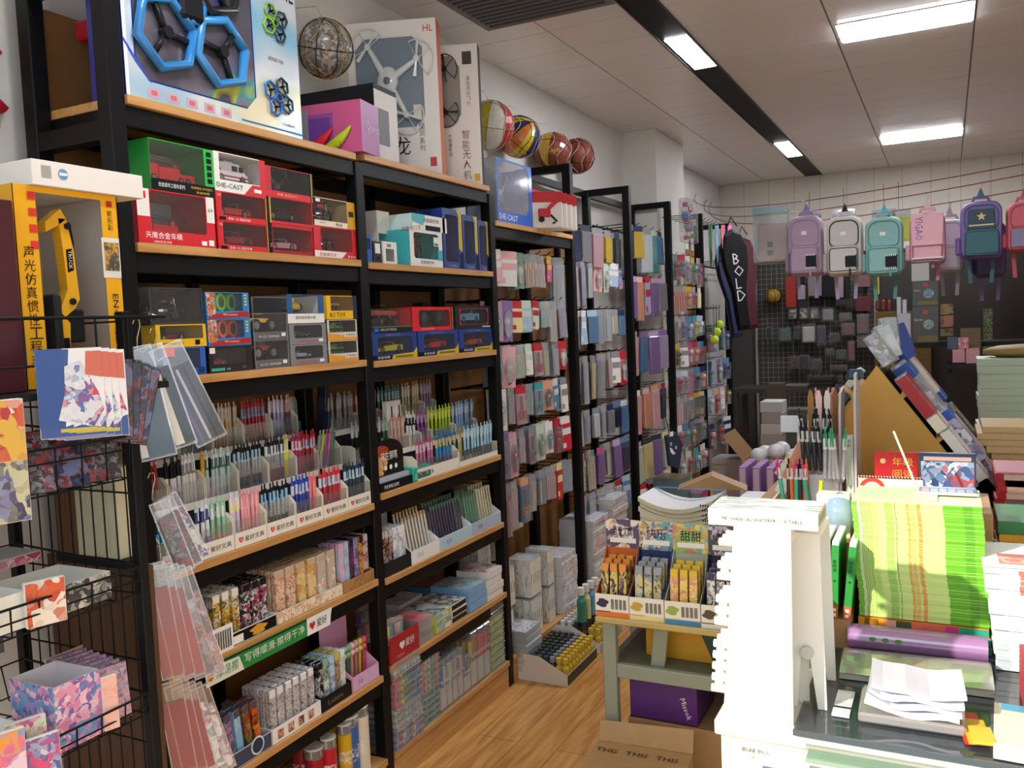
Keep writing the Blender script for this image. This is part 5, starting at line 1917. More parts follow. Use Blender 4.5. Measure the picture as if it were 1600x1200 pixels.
dispbox('white display box of manga printed pens', .215, .13, .045, (XF-.003, 1.835, z), '#f0efec', None, None, extra=lambda b, W, h: [b.rect(.02+i*.045, .045+i*.045, .008, .035, art(['#302c30', '#d05030', '#e8c0a0'][i % 2:]+['#706860'], 70), lift=.0012) for i in range(4)])
dispbox('black display box of pastel boxed pens', .15, .13, .045, (XF-.003, 2.055, z), '#1a1a1e', '#1a1a1e', 'Leisure', '#8c6c40', hb=.07)
dispbox('pink display box marked 10 with character topped pens', .145, .13, .05, (XF-.003, 2.213, z), '#e8a8c8', '#dcb4d8', '10', '#5c7ca8', back=.1, hb=.1)
for i, (lab, a) in enumerate((('black boxed pen at the start of the grey blue box', DKB), ('plum and black boxed pen in the grey blue box', art(['#302838', '#504058', '#201c28'], 60)), ('lilac boxed pen in the grey blue display box', art(['#9878a0', '#c0a0c0', '#584868'], 60)),
           ('light blue boxed pen in the grey blue display box', art(['#88b8dc', '#b0d0e8', '#88b8dc'], 40)), ('black multicolour boxed pen in the grey blue box', art(['#1c1c24', '#c85030', '#1c1c24', '#70a040'], 80)), ('orange and brown boxed pen in the grey blue box', art(['#d8581c', '#402c20', '#e87830'], 30)))):
 boxgrid(lab, a, 1, 2 if i % 2 else 3, 1.615+i*.034, .03, XF-.018, .03, z+.0025, W=.024, cap='#504858', lean=.1)
boxgrid('grey manga printed boxed pen in the white display box', MANGA, 6, 5, 1.842, .034, XF-.015, .022, z+.0025, W=.026, cap='#eceae8')
for i, (lab, a, c) in enumerate((('black and white boxed pen in the black display box', art(['#16161a', '#d8d8d8', '#16161a'], 45), '#202024'), ('sage green boxed pen in the black display box', art(['#a8c8b8', '#405048', '#d0e0d0'], 70), '#90c0a0'), ('pale blue boxed pen in the black display box', art(['#a8cce0', '#d8e8f0', '#8090b0'], 60), '#b8d8e8'),
           ('violet and yellow boxed pen in the black display box', art(['#403050', '#c8b040', '#8878a0'], 60), '#d8c850'), ('white floral boxed pen in the black display box', art(['#f0eeea', '#a8b8a0', '#e8e8e4'], 70), '#f0f0ec'))):
 boxgrid(lab, a, 1, 4, 2.062+i*.028, .028, XF-.018, .024, z+.0025, W=.024, cap=c)
for i, (c, h) in enumerate((('#4c8c70', '#b0d0b0'), ('#3c6c58', '#88b890'), ('#c88c80', '#e8c0b8'), ('#a87868', '#d0a898'), ('#c8a838', '#e0c860'), ('#c84858', '#f06868'))):
 b = MB()
 b.cyl((0, 0, 0), (0, 0, .12), .006, mat(c, .4))
 b.sphere((0, 0, .128), .013, mat(h, .4), 8)
 b.sphere((0, -.002, .105), .011, mat(h, .4), 8)
 o = b.build('character_pen', None, (XF-.05, 2.225+i*.022, z+.003))
 o.rotation_euler = (0, .05, R90)
 tag(o, ('dark green', 'deep green', 'dusty pink', 'brown', 'mustard yellow', 'coral red')[i]+' pen with round bobble top in the pink display box', 'pen')
# tall tubes of pencils on the bottom board
for i, (u, v, c, hh, lab) in enumerate(((490, 1165, '#b01c2c', .17, 'dark red'), (512, 1150, '#c8202c', .19, 'bright red'), (553, 1118, '#3c68a8', .215, 'blue'), (572, 1103, '#e8dcc0', .225, 'cream printed'), (537, 1128, '#dcae20', .2, 'yellow and grey'), (470, 1150, '#98202c', .18, 'maroon'), (523, 1115, '#d8a820', .2, 'amber yellow'), (503, 1105, '#34363c', .21, 'charcoal lidded'), (548, 1092, '#8c8478', .21, 'taupe'))):
 p = on(u, v, Z=.1255+hh)
 r = .031 if i not in (1, 4) else .025
 x = min(p.x, XF-r-.004)
 t = thing('pencil_tube', f'{lab} cylindrical pencil tub with clear lid on the bottom board', 'pencil tub', (max(x, XB+r+.004), min(p.y, YP[1]-.03-r), .1256))
 b = MB().cyl((0, 0, 0), (0, 0, hh-.035), r, mat(c, .35), n=16)
 b.cyl((0, 0, hh*.3), (0, 0, hh*.55), r*1.004, art([c, '#f0ece4', c], 45), n=16, caps=False)
 b.build('tub', t)
 b = MB()
 for k in range(9):
  a = 2*PI*k/9
  b.cyl((r*.6*math.cos(a), r*.6*math.sin(a), .01), (r*.6*math.cos(a), r*.6*math.sin(a), hh-.008), .0042, mat(('#2c2c30', '#d8c8a0')[k % 2], .5), n=6)
 b.build('pencils', t)
 MB().cyl((0, 0, hh-.035), (0, 0, hh-.004), r, film('#f0f0f0', .2, .08), n=16).cyl((0, 0, hh-.006), (0, 0, hh), r*1.02, mat('#dcdad4', .4), n=16).build('lid', t)
b = MB()
b.sphere((0, 0, .035), .07, art(['#c8202c', '#c8202c', '#e8a820', '#b81824'], 14), 12, (1.2, .8, .5))
tag(b.build('snack_bag', None, (-1.84, 1.83, .1256), .6), 'crumpled red and yellow foil bag by the pencil tubs', 'bag')

# ---------------------------------------------------------------- bay two, pens
yC, yD = YP[1]+.028, YP[2]-.028
zb2 = 1.0406
b = MB().box(XB+.035, -1.845, yC, yD, zb2, zb2+.09, BLACK2).box(XB+.035, -1.935, yC, yD, zb2+.0905, zb2+.19, BLACK2)
tag(b.build('display_riser', None), 'black stepped riser behind the poster stand and gel pens', 'display riser')
rowsB = [
 (XF-.02, zb2, .3, 1.0, [(('#c87098', '#e8c0d0', '#b05880'), dict(low='#8a5ca0'), 5, 'pink and purple gel pen'), (('#3a8cc8', '#d8c070', '#2c68a8'), dict(low='#204c80'), 6, 'bright blue gel pen with gold band'),
       (('#b8a860', '#d8d0a8', '#a89850'), {}, 2, 'olive gold pen'), (('#a8d4e8', '#c8e4f0', '#b8dcec'), dict(low='#606870'), 9, 'ice blue slim pen in the white stand')]),
 (-1.85, zb2+.091, 0, 1.0, [(('#20242c', '#e0e0dc', '#c8ccd0'), dict(low='#dfe4e0'), 7, 'dark pen with chrome top'), (('#3c5c48', '#c8d8c8', '#a8b8a8'), {}, 2, 'forest green pen'), (('#e8b8a8', '#f0d0c0', '#e0a898'), {}, 4, 'peach pen'),
           (('#f0f0ec', '#202020', '#f0f0f0'), {}, 3, 'white pen with black lettering'), (('#88509c', '#c8a0d0', '#98609c'), {}, 3, 'purple highlighter pen'), (('#b8d028', '#e8f060', '#c8dc38'), dict(low='#4ca038'), 7, 'lime green and yellow pen'), (('#88b0e0', '#c8d8f0', '#a0c0e8'), {}, 7, 'periwinkle blue pen')]),
 (-1.945, zb2+.191, 0, .8, [(('#8c8c90', '#c0b8b8', '#a8a0a0'), {}, 7, 'grey speckled pen'), (('#c07058', '#e0a888', '#a85c44'), {}, 6, 'copper pen'), (('#3c8878', '#a8c8c0', '#487880'), {}, 7, 'teal and grey pen'), (('#b8a888', '#d8ccb8', '#c8b8a0'), {}, 6, 'beige slim pen'), (('#907090', '#c0a8c0', '#a088a0'), {}, 4, 'mauve slim pen')])]
for ri, (x, z, f0, f1, L) in enumerate(rowsB):
 tot = sum(q[2] for q in L)
 y, ye = yC+(yD-yC)*f0, yC+(yD-yC)*f1
 st = (ye-y)/tot
 for a, k, n, what in L:
  if ri == 0:
   pass
  penrow(penk(*a, **k), n, y, y+st*n-.004, x-.012, z+.001, what, 'in the '+('front', 'middle', 'back')[ri]+' row beside the third upright' if ri == 0 else 'in the '+('front', 'middle', 'back')[ri]+' row of bay two')
  if ri:
   organizer(f'cream organiser holding {what}s in bay two, {("front", "middle", "back")[ri]} row', st*n-.003, (x+.012, y-.003, z+.0003), D=.06, brand=False, h=.04, H2=.07)
  y += st*n
organizer('white organiser with heart and writing under the blue gel pens', .30, (XF-.004, yC+.235, zb2+.0003), D=.07, h=.05, H2=.09)
organizer('white pen stand with green label beside the third upright', .325, (XF-.004, yC+.545, zb2+.0003), D=.07, brand=False, h=.04, H2=.06)
# rounded poster stand
t = thing('poster_stand', 'black display with rounded orange and black poster, beside the middle upright', 'pen display', (XF-.004, yC+.003, zb2+.0003), R90)
b = MB()
b.box(0, .2, 0, .06, 0, .03, mat('#14141a', .4))
b.box(.005, .195, .01, .05, .03, .045, mat('#b8bcc4', .3))
b.text('学生钢笔正姿笔', .02, .008, .013, WHITE, w=.09)
pr = [(0, .045), (.19, .045), (.19, .12)]+[(.095+.095*math.cos(a), .12+.055*math.sin(a)) for a in [PI*i/12 for i in range(1, 12)]]+[(0, .12)]
b.prism(pr, .03, .033, mat('#1c1614', .4))
b.flat([(.002, .05), (.06, .05), (.09, .09), (.07, .15), (.03, .152), (.002, .12)], (0, .03, 0), (1, 0, 0), (0, 0, 1), art(['#d87828', '#e8c088', '#7c3418', '#c05820'], 20), .0008)
b.flat([(.05+.05*math.cos(a), .135+.02*math.sin(a)) for a in [2*PI*i/12 for i in range(12)]], (0, .03, 0), (1, 0, 0), (0, 0, 1), mat('#a8401c'), .001)
b.text('学生钢笔', .05, .1, .03, WHITE, o=(0, .03, 0), w=.1, lift=.002)
for i in range(3):
 b.flat([(.075+i*.032+.009*math.cos(a), .073+.009*math.sin(a)) for a in [2*PI*j/10 for j in range(10)]], (0, .03, 0), (1, 0, 0), (0, 0, 1), WHITE, .002)
b.build('stand', t)
b = MB().box(0, .13, 0, .09, 0, .05, mat('#2cae9c', .4), bev=.002)
b.flat([(.01, .006), (.12, .006), (.12, .03), (.01, .03)], (0, 0, 0), (1, 0, 0), (0, 0, 1), mat('#5cc8b4'), .001)
b.text('G 9 8', .04, .014, .02, WHITE, lift=.0016)
tag(b.build('pen_carton', None, (XF-.004, yC+.205, zb2+.0003), R90), 'turquoise carton lying on the board beside the rounded poster', 'carton')
b = MB().box(0, .1, 0, .004, 0, .1, mat('#6cb0d8', .3))
b.rect(.03, .07, 0, .04, mat('#3c4450'), lift=.001)
tag(b.build('blue_card', None, (XF-.10, yC+.2, zb2+.09+.0015), R90), 'light blue card standing behind the turquoise carton', 'card')
C.objects['blue_card'].location = (XF-.1, yC+.19, zb2)
b = MB()
b.tube([(.0, 0, .012), (.03, .0, .03), (.06, 0, .02), (.07, .0, .012)], .012, mat('#1c1c22', .3))
tag(b.build('hair_clip', None, (XF-.03, yC+.31, zb2+.0005), R90), 'small black clip on the board under the blue gel pens', 'clip')
for i in range(2):
 b = MB().box(0, .045, 0, .02, 0, .2, WHITE, bev=.001)
 b.rect(.028, .036, .02, .18, mat('#202428'), lift=.001)
 tag(b.build('pen_carton', None, (XF-.14, yC+.255+i*.05, zb2+.0905), R90), ('tall white carton with black lettering behind blue card', 'tall white carton with black lettering, the further one')[i], 'carton')

# bay two, slanted displays of pencils on the next board
zb3 = .7436
segs = [(.0, .165, '#202228', '#202226', 'black printed display of boxed pens at the middle upright', None), (.17, .36, '#f2f1ee', None, 'white slotted display of cream pencils', '#b8b8b8'), (.365, .61, '#eef2f2', '#b8d8e4', 'white and blue slotted display of green topped pencils', '#8090a0'), (.615, .875, '#e6e8ec', '#b4c0d4', 'pale blue slotted display of green and cream pencils', '#7080a0')]
for s0, s1, c, fc, lab, tc in segs:
 dispbox(lab, (s1-s0), .16, .05, (XF-.003, yC+s0, zb3), c, fc, '时尚' if tc else None, tc or '#000000', hb=.11, back=.0)


def pencil_mesh(c, top, c2):
 b = MB()
 b.lathe([(.0038, 0), (.0038, .07), (.0038, .15), (.0048, .151), (.0048, .165)], None, 6, mats=[mat(c, .4), mat(c, .4), mat(c2, .4), mat(top, .4), mat(top, .4)])
 return b.mesh('pencil')


def pencils(n, y0, y1, c, top, c2, lab, nx=2, z=zb3):
 me = pencil_mesh(c, top, c2)
 for i in range(n):
  for j in range(nx):
   inst(me, 'pencil', (XF-.03-.035*j, y0+(y1-y0)*(i+.5)/n, z+.012+.012*j+U(0, .003)), lab, 'pencil', lab[:60], (0, -.22, R90))


boxgrid('dark figure printed boxed pen at the middle upright, lower board', art(['#241c20', '#8a3c34', '#c8b8a8', '#1c1a22'], 45), 3, 3, yC+.008, .025, XF-.02, .028, zb3+.003, W=.022, cap='#c8c8c8')
boxgrid('pale grey boxed pen beside the dark printed ones, lower board', art(['#dcdce4', '#a8a8bc', '#f0f0f0'], 45), 3, 3, yC+.085, .026, XF-.02, .028, zb3+.003, W=.022, cap='#f0f0f0')
pencils(8, yC+.18, yC+.35, '#e8e0d0', '#d0b080', '#e8dccc', 'cream pencil with tan top in the white slotted display')
pencils(11, yC+.375, yC+.60, '#5c5468', '#5c8c70', '#8a8878', 'dark pencil with green top in the white and blue display')
pencils(5, yC+.625, yC+.73, '#7ca890', '#4c8468', '#a8b8a8', 'green pencil in the pale blue display')
pencils(6, yC+.735, yC+.865, '#e0d8b8', '#e0dcc8', '#c8c0a0', 'cream pencil with pale top in the pale blue display')
b = MB().box(0, .15, 0, .003, 0, .1, mat('#c8ccc4', .4))
b.rect(.02, .13, .02, .05, mat('#a8b4ac'), lift=.001)
b.text('爱好', .03, .06, .018, mat('#c83848'), lift=.0015)
tag(b.build('header_card', None, (XF-.17, yC+.12, zb3+.1), R90), 'pale header card with red word behind the cream pencils', 'card')
C.objects['header_card'].location = (XF-.166, yC+.11, zb3+.0005)
C.objects['header_card'].scale = (1, 1, 2.0)

# stacks of flat boxes and marker cases on the two lowest boards
BW = art(['#e8ecf0', '#a8c0d8', '#d8dce0'], 14)


def flatbox(name, label, W, H, D, top, side, loc, rz=R90, front=None, group=None, cat='box', sc=None):
 b = MB().box(0, W, 0, D, 0, H, mat(side, .45) if isinstance(side, str) else side, bev=.001)
 b.rect(.002, W-.002, .002, D-.002, top if not isinstance(top, str) else mat(top, .35, 0, 0, .3), o=(0, 0, H), a=(1, 0, 0), b=(0, 1, 0), lift=.0006)
 if front:
  b.rect(.003, W-.003, .003, H-.003, front if not isinstance(front, str) else mat(front), lift=.0006)
 return tag(b.build(name, None, loc, rz), label, cat, group)


def fstack(n, lab, W, H, D, top, side, x, y, z, jit=.004, front=None, name='flat_box', cat='box', rz=R90):
 for i in range(n):
  a = 'topmost of its stack' if i == n-1 else None
  flatbox(name, f'{lab}, topmost of its stack' if a else f'{lab}, in the stack below', W, H, D, top, side, (x+U(-jit, jit)-.004, y+U(-jit, jit), z+.0006+i*(H+.0006)), rz+U(-.02, .02), front, None if a else lab[:60], cat)


z = .4326
b = MB().box(0, .18, 0, .003, 0, .095, mat('#b02430', .4))
hx, hz, q = .07, .035, .016
b.flat([(hx, hz), (hx+q, hz+q), (hx+q*.9, hz+q*1.7), (hx+q*.4, hz+q*1.9), (hx, hz+q*1.45), (hx-q*.4, hz+q*1.9), (hx-q*.9, hz+q*1.7), (hx-q, hz+q)], (0, 0, 0), (1, 0, 0), (0, 0, 1), mat('#f4e8e8'), .001)
b.text('爱好', .09, .038, .028, WHITE, lift=.0015)
b.text('让书写更美好', .03, .015, .008, mat('#e8c0c0'), lift=.0015)
b.box(0, .18, .003, .1, 0, .003, mat('#b02430'))
b.box(0, .002, .003, .1, 0, .07, mat('#b02430'))
tag(b.build('sign_tray', None, (XF+.004, yC+.0, z+.0006), R90), 'red tray with white heart and writing beside the middle upright', 'display tray')


def markerset(label, W, H, D, cols, loc, rz=R90, group=None, lay=False, handle=True, nrow=1):
 """clear case of coloured fibre pens"""
 t = thing('marker_case', label, 'marker case', loc, rz, group)
 b = MB()
 n = len(cols)
 for i, c in enumerate(cols):
  x = W*(i+.5)/n
  r = W/n*.42
  for j in range(nrow):
   y = D*(j+.5)/nrow
   if lay:
    b.cyl((x, .006, H/2), (x, D-.006, H/2), min(r, H*.4), mat(c, .35), n=6)
   else:
    b.cyl((x, y, .006), (x, y, H*.8), min(r, D*.42), mat('#e4e4e0', .4), n=6)
    b.cyl((x, y, H*.45), (x, y, H*.82), min(r, D*.42)*1.06, mat(c, .35), n=6)
 b.build('pens', t)
 b = MB().box(0, W, 0, D, 0, H, film('#e8eef4', .14, .08), bev=.004)
 b.box(0, W, -.001, D+.001, H*.55 if not lay else 0, (H*.58 if not lay else .002), film('#ffffff', .3, .08))
 if handle:
  b.tube([(W*.3, D/2, H), (W*.35, D/2, H+.018), (W*.65, D/2, H+.018), (W*.7, D/2, H)], .004, film('#ffffff', .5, .1), 6)
 b.build('case', t)
 return t


RB = ['#d82c50', '#e87030', '#e8d030', '#50b048', '#3080c8', '#7848a8']
markerset('clear pack of yellow to green liners behind the red tray', .05, .15, .02, ['#d8d828', '#f0e040', '#58a84c', '#4c94c0', '#283c60'], (XF-.01, yC+.01, z+.004), handle=False)
markerset('clear pack of pink and red liners behind the red tray', .05, .14, .02, ['#e890a0', '#f0a8b0', '#e8e0d8', '#a8c890'], (XF-.015, yC+.065, z+.004), handle=False)
markerset('clear pack of mixed liners further inside, lower board', .09, .14, .02, RB, (XF-.12, yC+.03, z+.001), handle=False)
markerset('second clear pack of mixed liners further inside, lower board', .09, .15, .02, RB[::-1], (XF-.2, yC+.1, z+.001), handle=False)
fstack(4, 'pink and clear flat case beside the red tray', .1, .022, .12, art(['#e0808c', '#f0a8a8', '#d86878'], 20), MILK, XF-.004, yC+.20, z)
fstack(3, 'yellow and green flat pencil box on the lower board', .11, .024, .17, art(['#e8ece8', '#c8d8d0', '#607080'], 12), '#c8d040', XF-.004, yC+.32, z, front=art(['#d8d838', '#60a0c8', '#e8e8e0'], 12))
fstack(3, 'white and black flat box with round emblem', .12, .024, .17, art(['#e8e6e0', '#28282a', '#e8e6e0', '#c8c4bc'], 14), '#d8d4cc', XF-.006, yC+.44, z, front='#2c241e')
fstack(3, 'light blue flat paint box on the lower board', .15, .032, .18, art(['#88b4d8', '#e0d060', '#58a880', '#a8c8e0'], 22), '#7ca8d0', XF-.0, yC+.57, z, front='#88b0d8')
fstack(4, 'white flat box with red berries printed, at the third upright', .14, .03, .15, art(['#e8dcd4', '#b04038', '#e8e0d8'], 26), '#e8e4dc', XF+.0, yC+.725, z, front='#ece8e2')
fstack(4, 'grey and white notebook stack at the back of the lower board', .17, .02, .1, BW, '#d0ccc8', XF-.19, yC+.35, z)
fstack(4, 'blue and pink flat box at the back of the lower board', .17, .022, .1, mat('#8c5064'), '#3c6c88', XF-.19, yC+.55, z)
z = .1226
for s in range(3):
 lab = ('clear case of turquoise barrelled markers', 'clear case of ivory and grey markers', 'clear case of red tipped markers')[s]
fsl = []
yy = yC+.0
for i in range(13):
 kind = 0 if 6 <= i < 11 else (1 if i < 3 else 2)
 cols = [['#e8344c', '#f08030', '#f0e040', '#68c058', '#2c98b8', '#2c7c9c', '#2c98b8', '#2c7c9c'], ['#8890b8', '#c85868', '#d8d4e0', '#9098c0', '#c04860', '#e0dce4', '#a0a0c8', '#c85868'], ['#c8d0c8', '#d8c878', '#b0c0c8', '#d8dcd8', '#c0c8c8', '#b8c0b0', '#d0d8d8', '#c8ccc8']][kind]
 cl = ('turquoise and rainbow marker case in the tall stack on bottom board', 'lilac and red tipped marker case low in the tall stack', 'pale ivory marker case in the middle of the tall stack')[kind] if i < 11 else ('turquoise marker case next to top of the tall stack' if i == 11 else 'turquoise and rainbow marker case, topmost of the tall stack')
 markerset(cl, .17, .0235, .17, cols, (XF+.012+U(-.004, .004), yy+.002+U(0, .006), z+.0005+i*.0242), R90, cl[:50] if i < 11 else None, True, False)
yy += .185
for i in range(10):
 up = i >= 5
 cols = (['#e070a0', '#e8c850', '#d8d8d8', '#60b080', '#e07060'] if up else ['#2c8878', '#38a088', '#2c8878', '#40a890', '#2c7868'])
 markerset(('case of multicoloured felt tips with pink labels, in the upper half of its stack' if up else 'case of dark green pens, in the lower half of its stack'), .13, .024, .16, cols, (XF-.0, yy+.002+i*.0005, z+.0005+i*.0247), R90, 'multicolour case stack' if up else 'green case stack', True, False)
yy += .14
for i, (cols, lab) in enumerate(((['#3060b8', '#3878d0', '#e0e4e8'], 'blue'), (['#8cc080', '#a8d498', '#e8ece8'], 'pale green'), (['#d8e0e0', '#98b0a0', '#c8d4d0'], 'grey green'), (['#b06080', '#c890a8', '#e0d0d8'], 'dusty pink'))):
 markerset(f'upright clear case of {lab} markers on the bottom board', .045, .2, .13, cols, (XF-.002, yy+i*.043+.003, z+.0005), R90, None, nrow=5)
yy += .18
for i, (cols, lab) in enumerate(((['#88909a', '#70787f', '#a0a4a8'], 'grey'), (['#c8d028', '#e87030', '#58a848'], 'yellow, orange and green'), (['#e03048', '#f05860', '#e85070'], 'red'), (['#d02860', '#e05080', '#b83060'], 'crimson pink'))):
 markerset(f'upright clear case of {lab} markers with a handle', .055, .23 if i else .15, .14, cols, (XF-.002, yy+i*.057+.003, z+.0005), R90, None, nrow=5)
yy += .24
HLY = ['#d8ec28']*6
for i in range(9):
 markerset('neon yellow highlighter pack'+(', topmost of its stack' if i == 8 else ' in the stack by the third upright'), .12, .031, .13, HLY, (XF-.003, min(yy, yD-.125), z+.0005+i*.0317), R90, None if i == 8 else 'neon yellow highlighter packs', True, False)
fstack(11, 'dark pen case behind the neon highlighter packs', .12, .024, .1, mat('#4a3a34'), MILK, XF-.15, yD-.14, z)
# ---------------------------------------------------------------- hanging goods
def hook_rail(y0, y1, z, n, lab, x0=-2.0, L=.22):
 t = thing('hook_rail', lab, 'hook rail', (x0, y0, z), 0)
 MB().box(-.008, .004, 0, y1-y0, -.006, .006, BLACK).build('bar', t)
 me = MB().tube([(0, 0, 0), (L-.02, 0, .004), (L, 0, .018)], .0028, BLACK, 5).mesh('hook')
 for i in range(n):
  o = bpy.data.objects.new('hook', me)
  C.objects.link(o)
  o.parent = t
  o.location = (.004, (y1-y0)*(i+.5)/n, 0)


_HM = {}


def hmesh(kind, c1, c2, W, H):
 """one hanging pack; origin at its hang hole, front faces -y"""
 k = (kind, c1, c2, W, H)
 if k in _HM:
  return _HM[k]
 b = MB()
 m1, m2 = mat(c1, .4, 0, 0, .3), mat(c2, .35, 0, 0, .3)
 x0, x1 = -W/2, W/2
 cl = film('#e4eaf0', .22, .06)
 b.box(x0, x1, 0, .002, -.028, .008, {'zip': m2, 'tape': m1, 'scis': m2, 'toy': m1, 'note': m2}.get(kind, cl))
 if kind == 'tape':
  b.box(x0, x1, 0, .0015, -H, -.028, m1)
  b.prism([(W*.36*math.cos(a), -H*.55+H*.34*math.sin(a)) for a in [2*PI*i/14 for i in range(14)]], -.014, 0, cl)
  b.prism([(W*.25*math.cos(a), -H*.48+W*.27*math.sin(a)) for a in [2*PI*i/12 for i in range(12)]], -.012, -.002, m2)
  b.box(-W*.08, W*.08, -.01, -.002, -H*.86, -H*.6, m2)
  b.prism([(W*.1*math.cos(a), -H*.48+W*.1*math.sin(a)) for a in [2*PI*i/8 for i in range(8)]], -.013, -.012, WHITE)
 elif kind == 'pens':
  for i in range(5):
   x = x0+W*(i+.5)/5
   b.cyl((x, .0, -H+.005), (x, 0, -.035), W*.075, (m1, m2)[i % 2], n=5)
   b.cyl((x, -.0, -.035-.03), (x, 0, -.035), W*.085, (m2, m1)[i % 2], n=5)
  b.box(x0, x1, -.006, .006, -H, -.028, cl)
 elif kind == 'note':
  b.box(x0, x1, -.004, .004, -H, -.028, m1)
  b.rect(x0+.003, x1-.003, -H*.5, -H*.3, m2, o=(0, -.004, 0))
  b.rect(x0+.003, x0+W*.4, -H*.9, -H*.75, m2, o=(0, -.004, 0))
 elif kind == 'ruler':
  b.box(x0+.003, x1-.003, -.001, .001, -H+.004, -.03, film(c1, .5, .08))
  b.box(x0+W*.2, x0+W*.35, -.0022, -.0012, -H+.01, -.04, m2)
  b.box(x0, x1, -.003, .003, -H, -.028, cl)
 elif kind == 'zip':
  b.box(x0, x1, -.012, .012, -H, -.028, film(c1, .62, .08), bev=.004)
  b.box(x0+.01, x1-.01, -.008, .008, -H+.01, -H*.3, m1, bev=.004)
 elif kind == 'scis':
  b.box(x0, x1, 0, .0015, -H, -.028, m1)
  for s in (-1, 1):
   b.tube([(s*W*.18+W*.13*math.cos(a), -.006, -H*.75+H*.12*math.sin(a)) for a in [2*PI*i/10 for i in range(11)]], .003, m2, 5)
   b.box(-.004+s*.003, .003+s*.003, -.006, -.003, -H*.62, -H*.22, STEEL)
  b.box(x0, x1, -.012, 0, -H, -.03, film('#e4eaf0', .1, .05))
 elif kind == 'toy':
  b.box(x0, x1, 0, .002, -H, -.028, m1)
  b.sphere((0, -.014, -H*.4), W*.22, m2, 8)
  b.box(-W*.2, W*.2, -.02, -.002, -H*.85, -H*.55, m2, bev=.004)
  b.box(x0+.004, x1-.004, -.026, 0, -H+.004, -.034, film('#e4eaf0', .1, .05), bev=.003)
 _HM[k] = b.mesh(kind+'_pack')
 return _HM[k]


KN = {'tape': ('tape_card', 'correction tape card'), 'pens': ('pen_pouch', 'pouch of pens'), 'note': ('note_pad', 'sticky note pad'), 'ruler': ('ruler_pouch', 'clear ruler pouch'),
     'zip': ('pencil_pouch', 'zip pencil pouch'), 'scis': ('scissors_card', 'scissors card'), 'toy': ('toy_card', 'toy blister card')}
CN = {'#e8b4b8': 'pink', '#c8a0a8': 'dusty rose', '#b8a8cc': 'lilac', '#8c70a8': 'purple', '#a8c4d8': 'pale blue', '#5c84b0': 'blue', '#c8d8c4': 'pale green', '#709c84': 'sage', '#e8dca0': 'cream yellow', '#d8b840': 'yellow',
     '#c02c38': 'red', '#e8e6e0': 'white', '#8c8e94': 'grey', '#3c4048': 'charcoal', '#28345c': 'navy', '#e0a080': 'peach', '#48a0a0': 'teal', '#c85890': 'magenta', '#d87038': 'orange', '#5c3c30': 'brown', '#d0d8dc': 'silver'}
P_, Q_, L_, V_, B_, D_, G_, S_, Y_, Z_, R_, W_, K_, X_, N_, O_, T_, M_, A_, H_, I_ = CN
ORD = ['first', 'second', 'third', 'fourth', 'fifth', 'sixth', 'seventh', 'eighth', 'ninth', 'tenth', 'eleventh']


def hang(bi, z, items, ri, bayname, deep=3, x=-1.785, step=.022):
 y0, y1 = YP[bi]+.04, YP[bi+1]-.04
 n = len(items)
 hook_rail(y0, y1, z+.012, n, f'black rail of hooks, {ORD[ri]} row of the {bayname}')
 for i, it in enumerate(items):
  if it is None:
   continue
  kind, c1, c2, W, H = it
  me = hmesh(kind, c1, c2, W, H)
  nm, ds = KN[kind]
  y = y0+(y1-y0)*(i+.5)/n
  dn = deep if kind not in ('zip', 'toy') else max(1, deep-1)
  for j in range(dn):
   lab = f'{CN[c1]} and {CN[c2]} {ds}, {ORD[i]} hook, {ORD[ri]} row, {bayname}'
   if j:
    lab = f'rear {CN[c1]} and {CN[c2]} {ds}, {ORD[i]} hook, {ORD[ri]} row, {bayname}'
   st = step if kind in ('zip', 'toy', 'tape') else step*.6
   inst(me, nm, (x-j*st, y+U(-.008, .008), z+U(-.004, .004)), lab, ds, lab[:70] if dn > 1 and j else None, (U(-.04, .04), U(-.06, .06), R90+U(-.38, .05)))


n3, n4, n5 = 'first hook bay', 'second hook bay', 'third hook bay'
rows3 = [
 (1.925, [('note', P_, W_, .1, .13), ('note', W_, P_, .12, .15), ('tape', S_, G_, .08, .16), ('pens', O_, Y_, .08, .15), ('pens', P_, G_, .08, .15), ('note', M_, Z_, .06, .12), ('ruler', I_, K_, .11, .26)]),
 (1.70, [('tape', Q_, X_, .08, .17), ('tape', V_, L_, .08, .18), ('note', Y_, R_, .07, .14), ('note', B_, G_, .07, .14), ('note', G_, R_, .07, .13), ('pens', G_, B_, .07, .12), ('ruler', Y_, L_, .07, .2), ('ruler', L_, V_, .06, .18)]),
 (1.495, [('tape', K_, D_, .08, .17), ('tape', P_, Q_, .09, .18), ('pens', G_, Y_, .07, .15), ('note', W_, G_, .06, .14), ('scis', P_, R_, .07, .15), ('ruler', Y_, Z_, .05, .16), ('ruler', I_, K_, .06, .17), ('tape', R_, W_, .07, .14)]),
 (1.305, [('tape', W_, S_, .08, .18), ('ruler', Q_, K_, .05, .16), ('scis', P_, R_, .08, .17), ('pens', I_, S_, .06, .14), ('scis', B_, T_, .07, .15), ('tape', O_, X_, .08, .14), ('note', D_, I_, .06, .15), ('note', W_, K_, .07, .17)]),
 (1.10, [('scis', L_, V_, .08, .2), ('tape', Q_, R_, .08, .2), ('pens', O_, B_, .05, .15), ('scis', Q_, K_, .07, .17), ('tape', G_, S_, .07, .17), ('tape', W_, T_, .07, .15), ('toy', R_, R_, .06, .17), ('note', R_, W_, .08, .17)]),
 (.87, [('pens', Q_, R_, .07, .23), ('pens', P_, Q_, .06, .2), ('scis', D_, O_, .07, .2), ('ruler', Y_, X_, .06, .17), ('ruler', K_, Y_, .06, .16), ('pens', O_, Q_, .07, .15), ('note', R_, Y_, .06, .18), ('ruler', B_, K_, .08, .16)])]
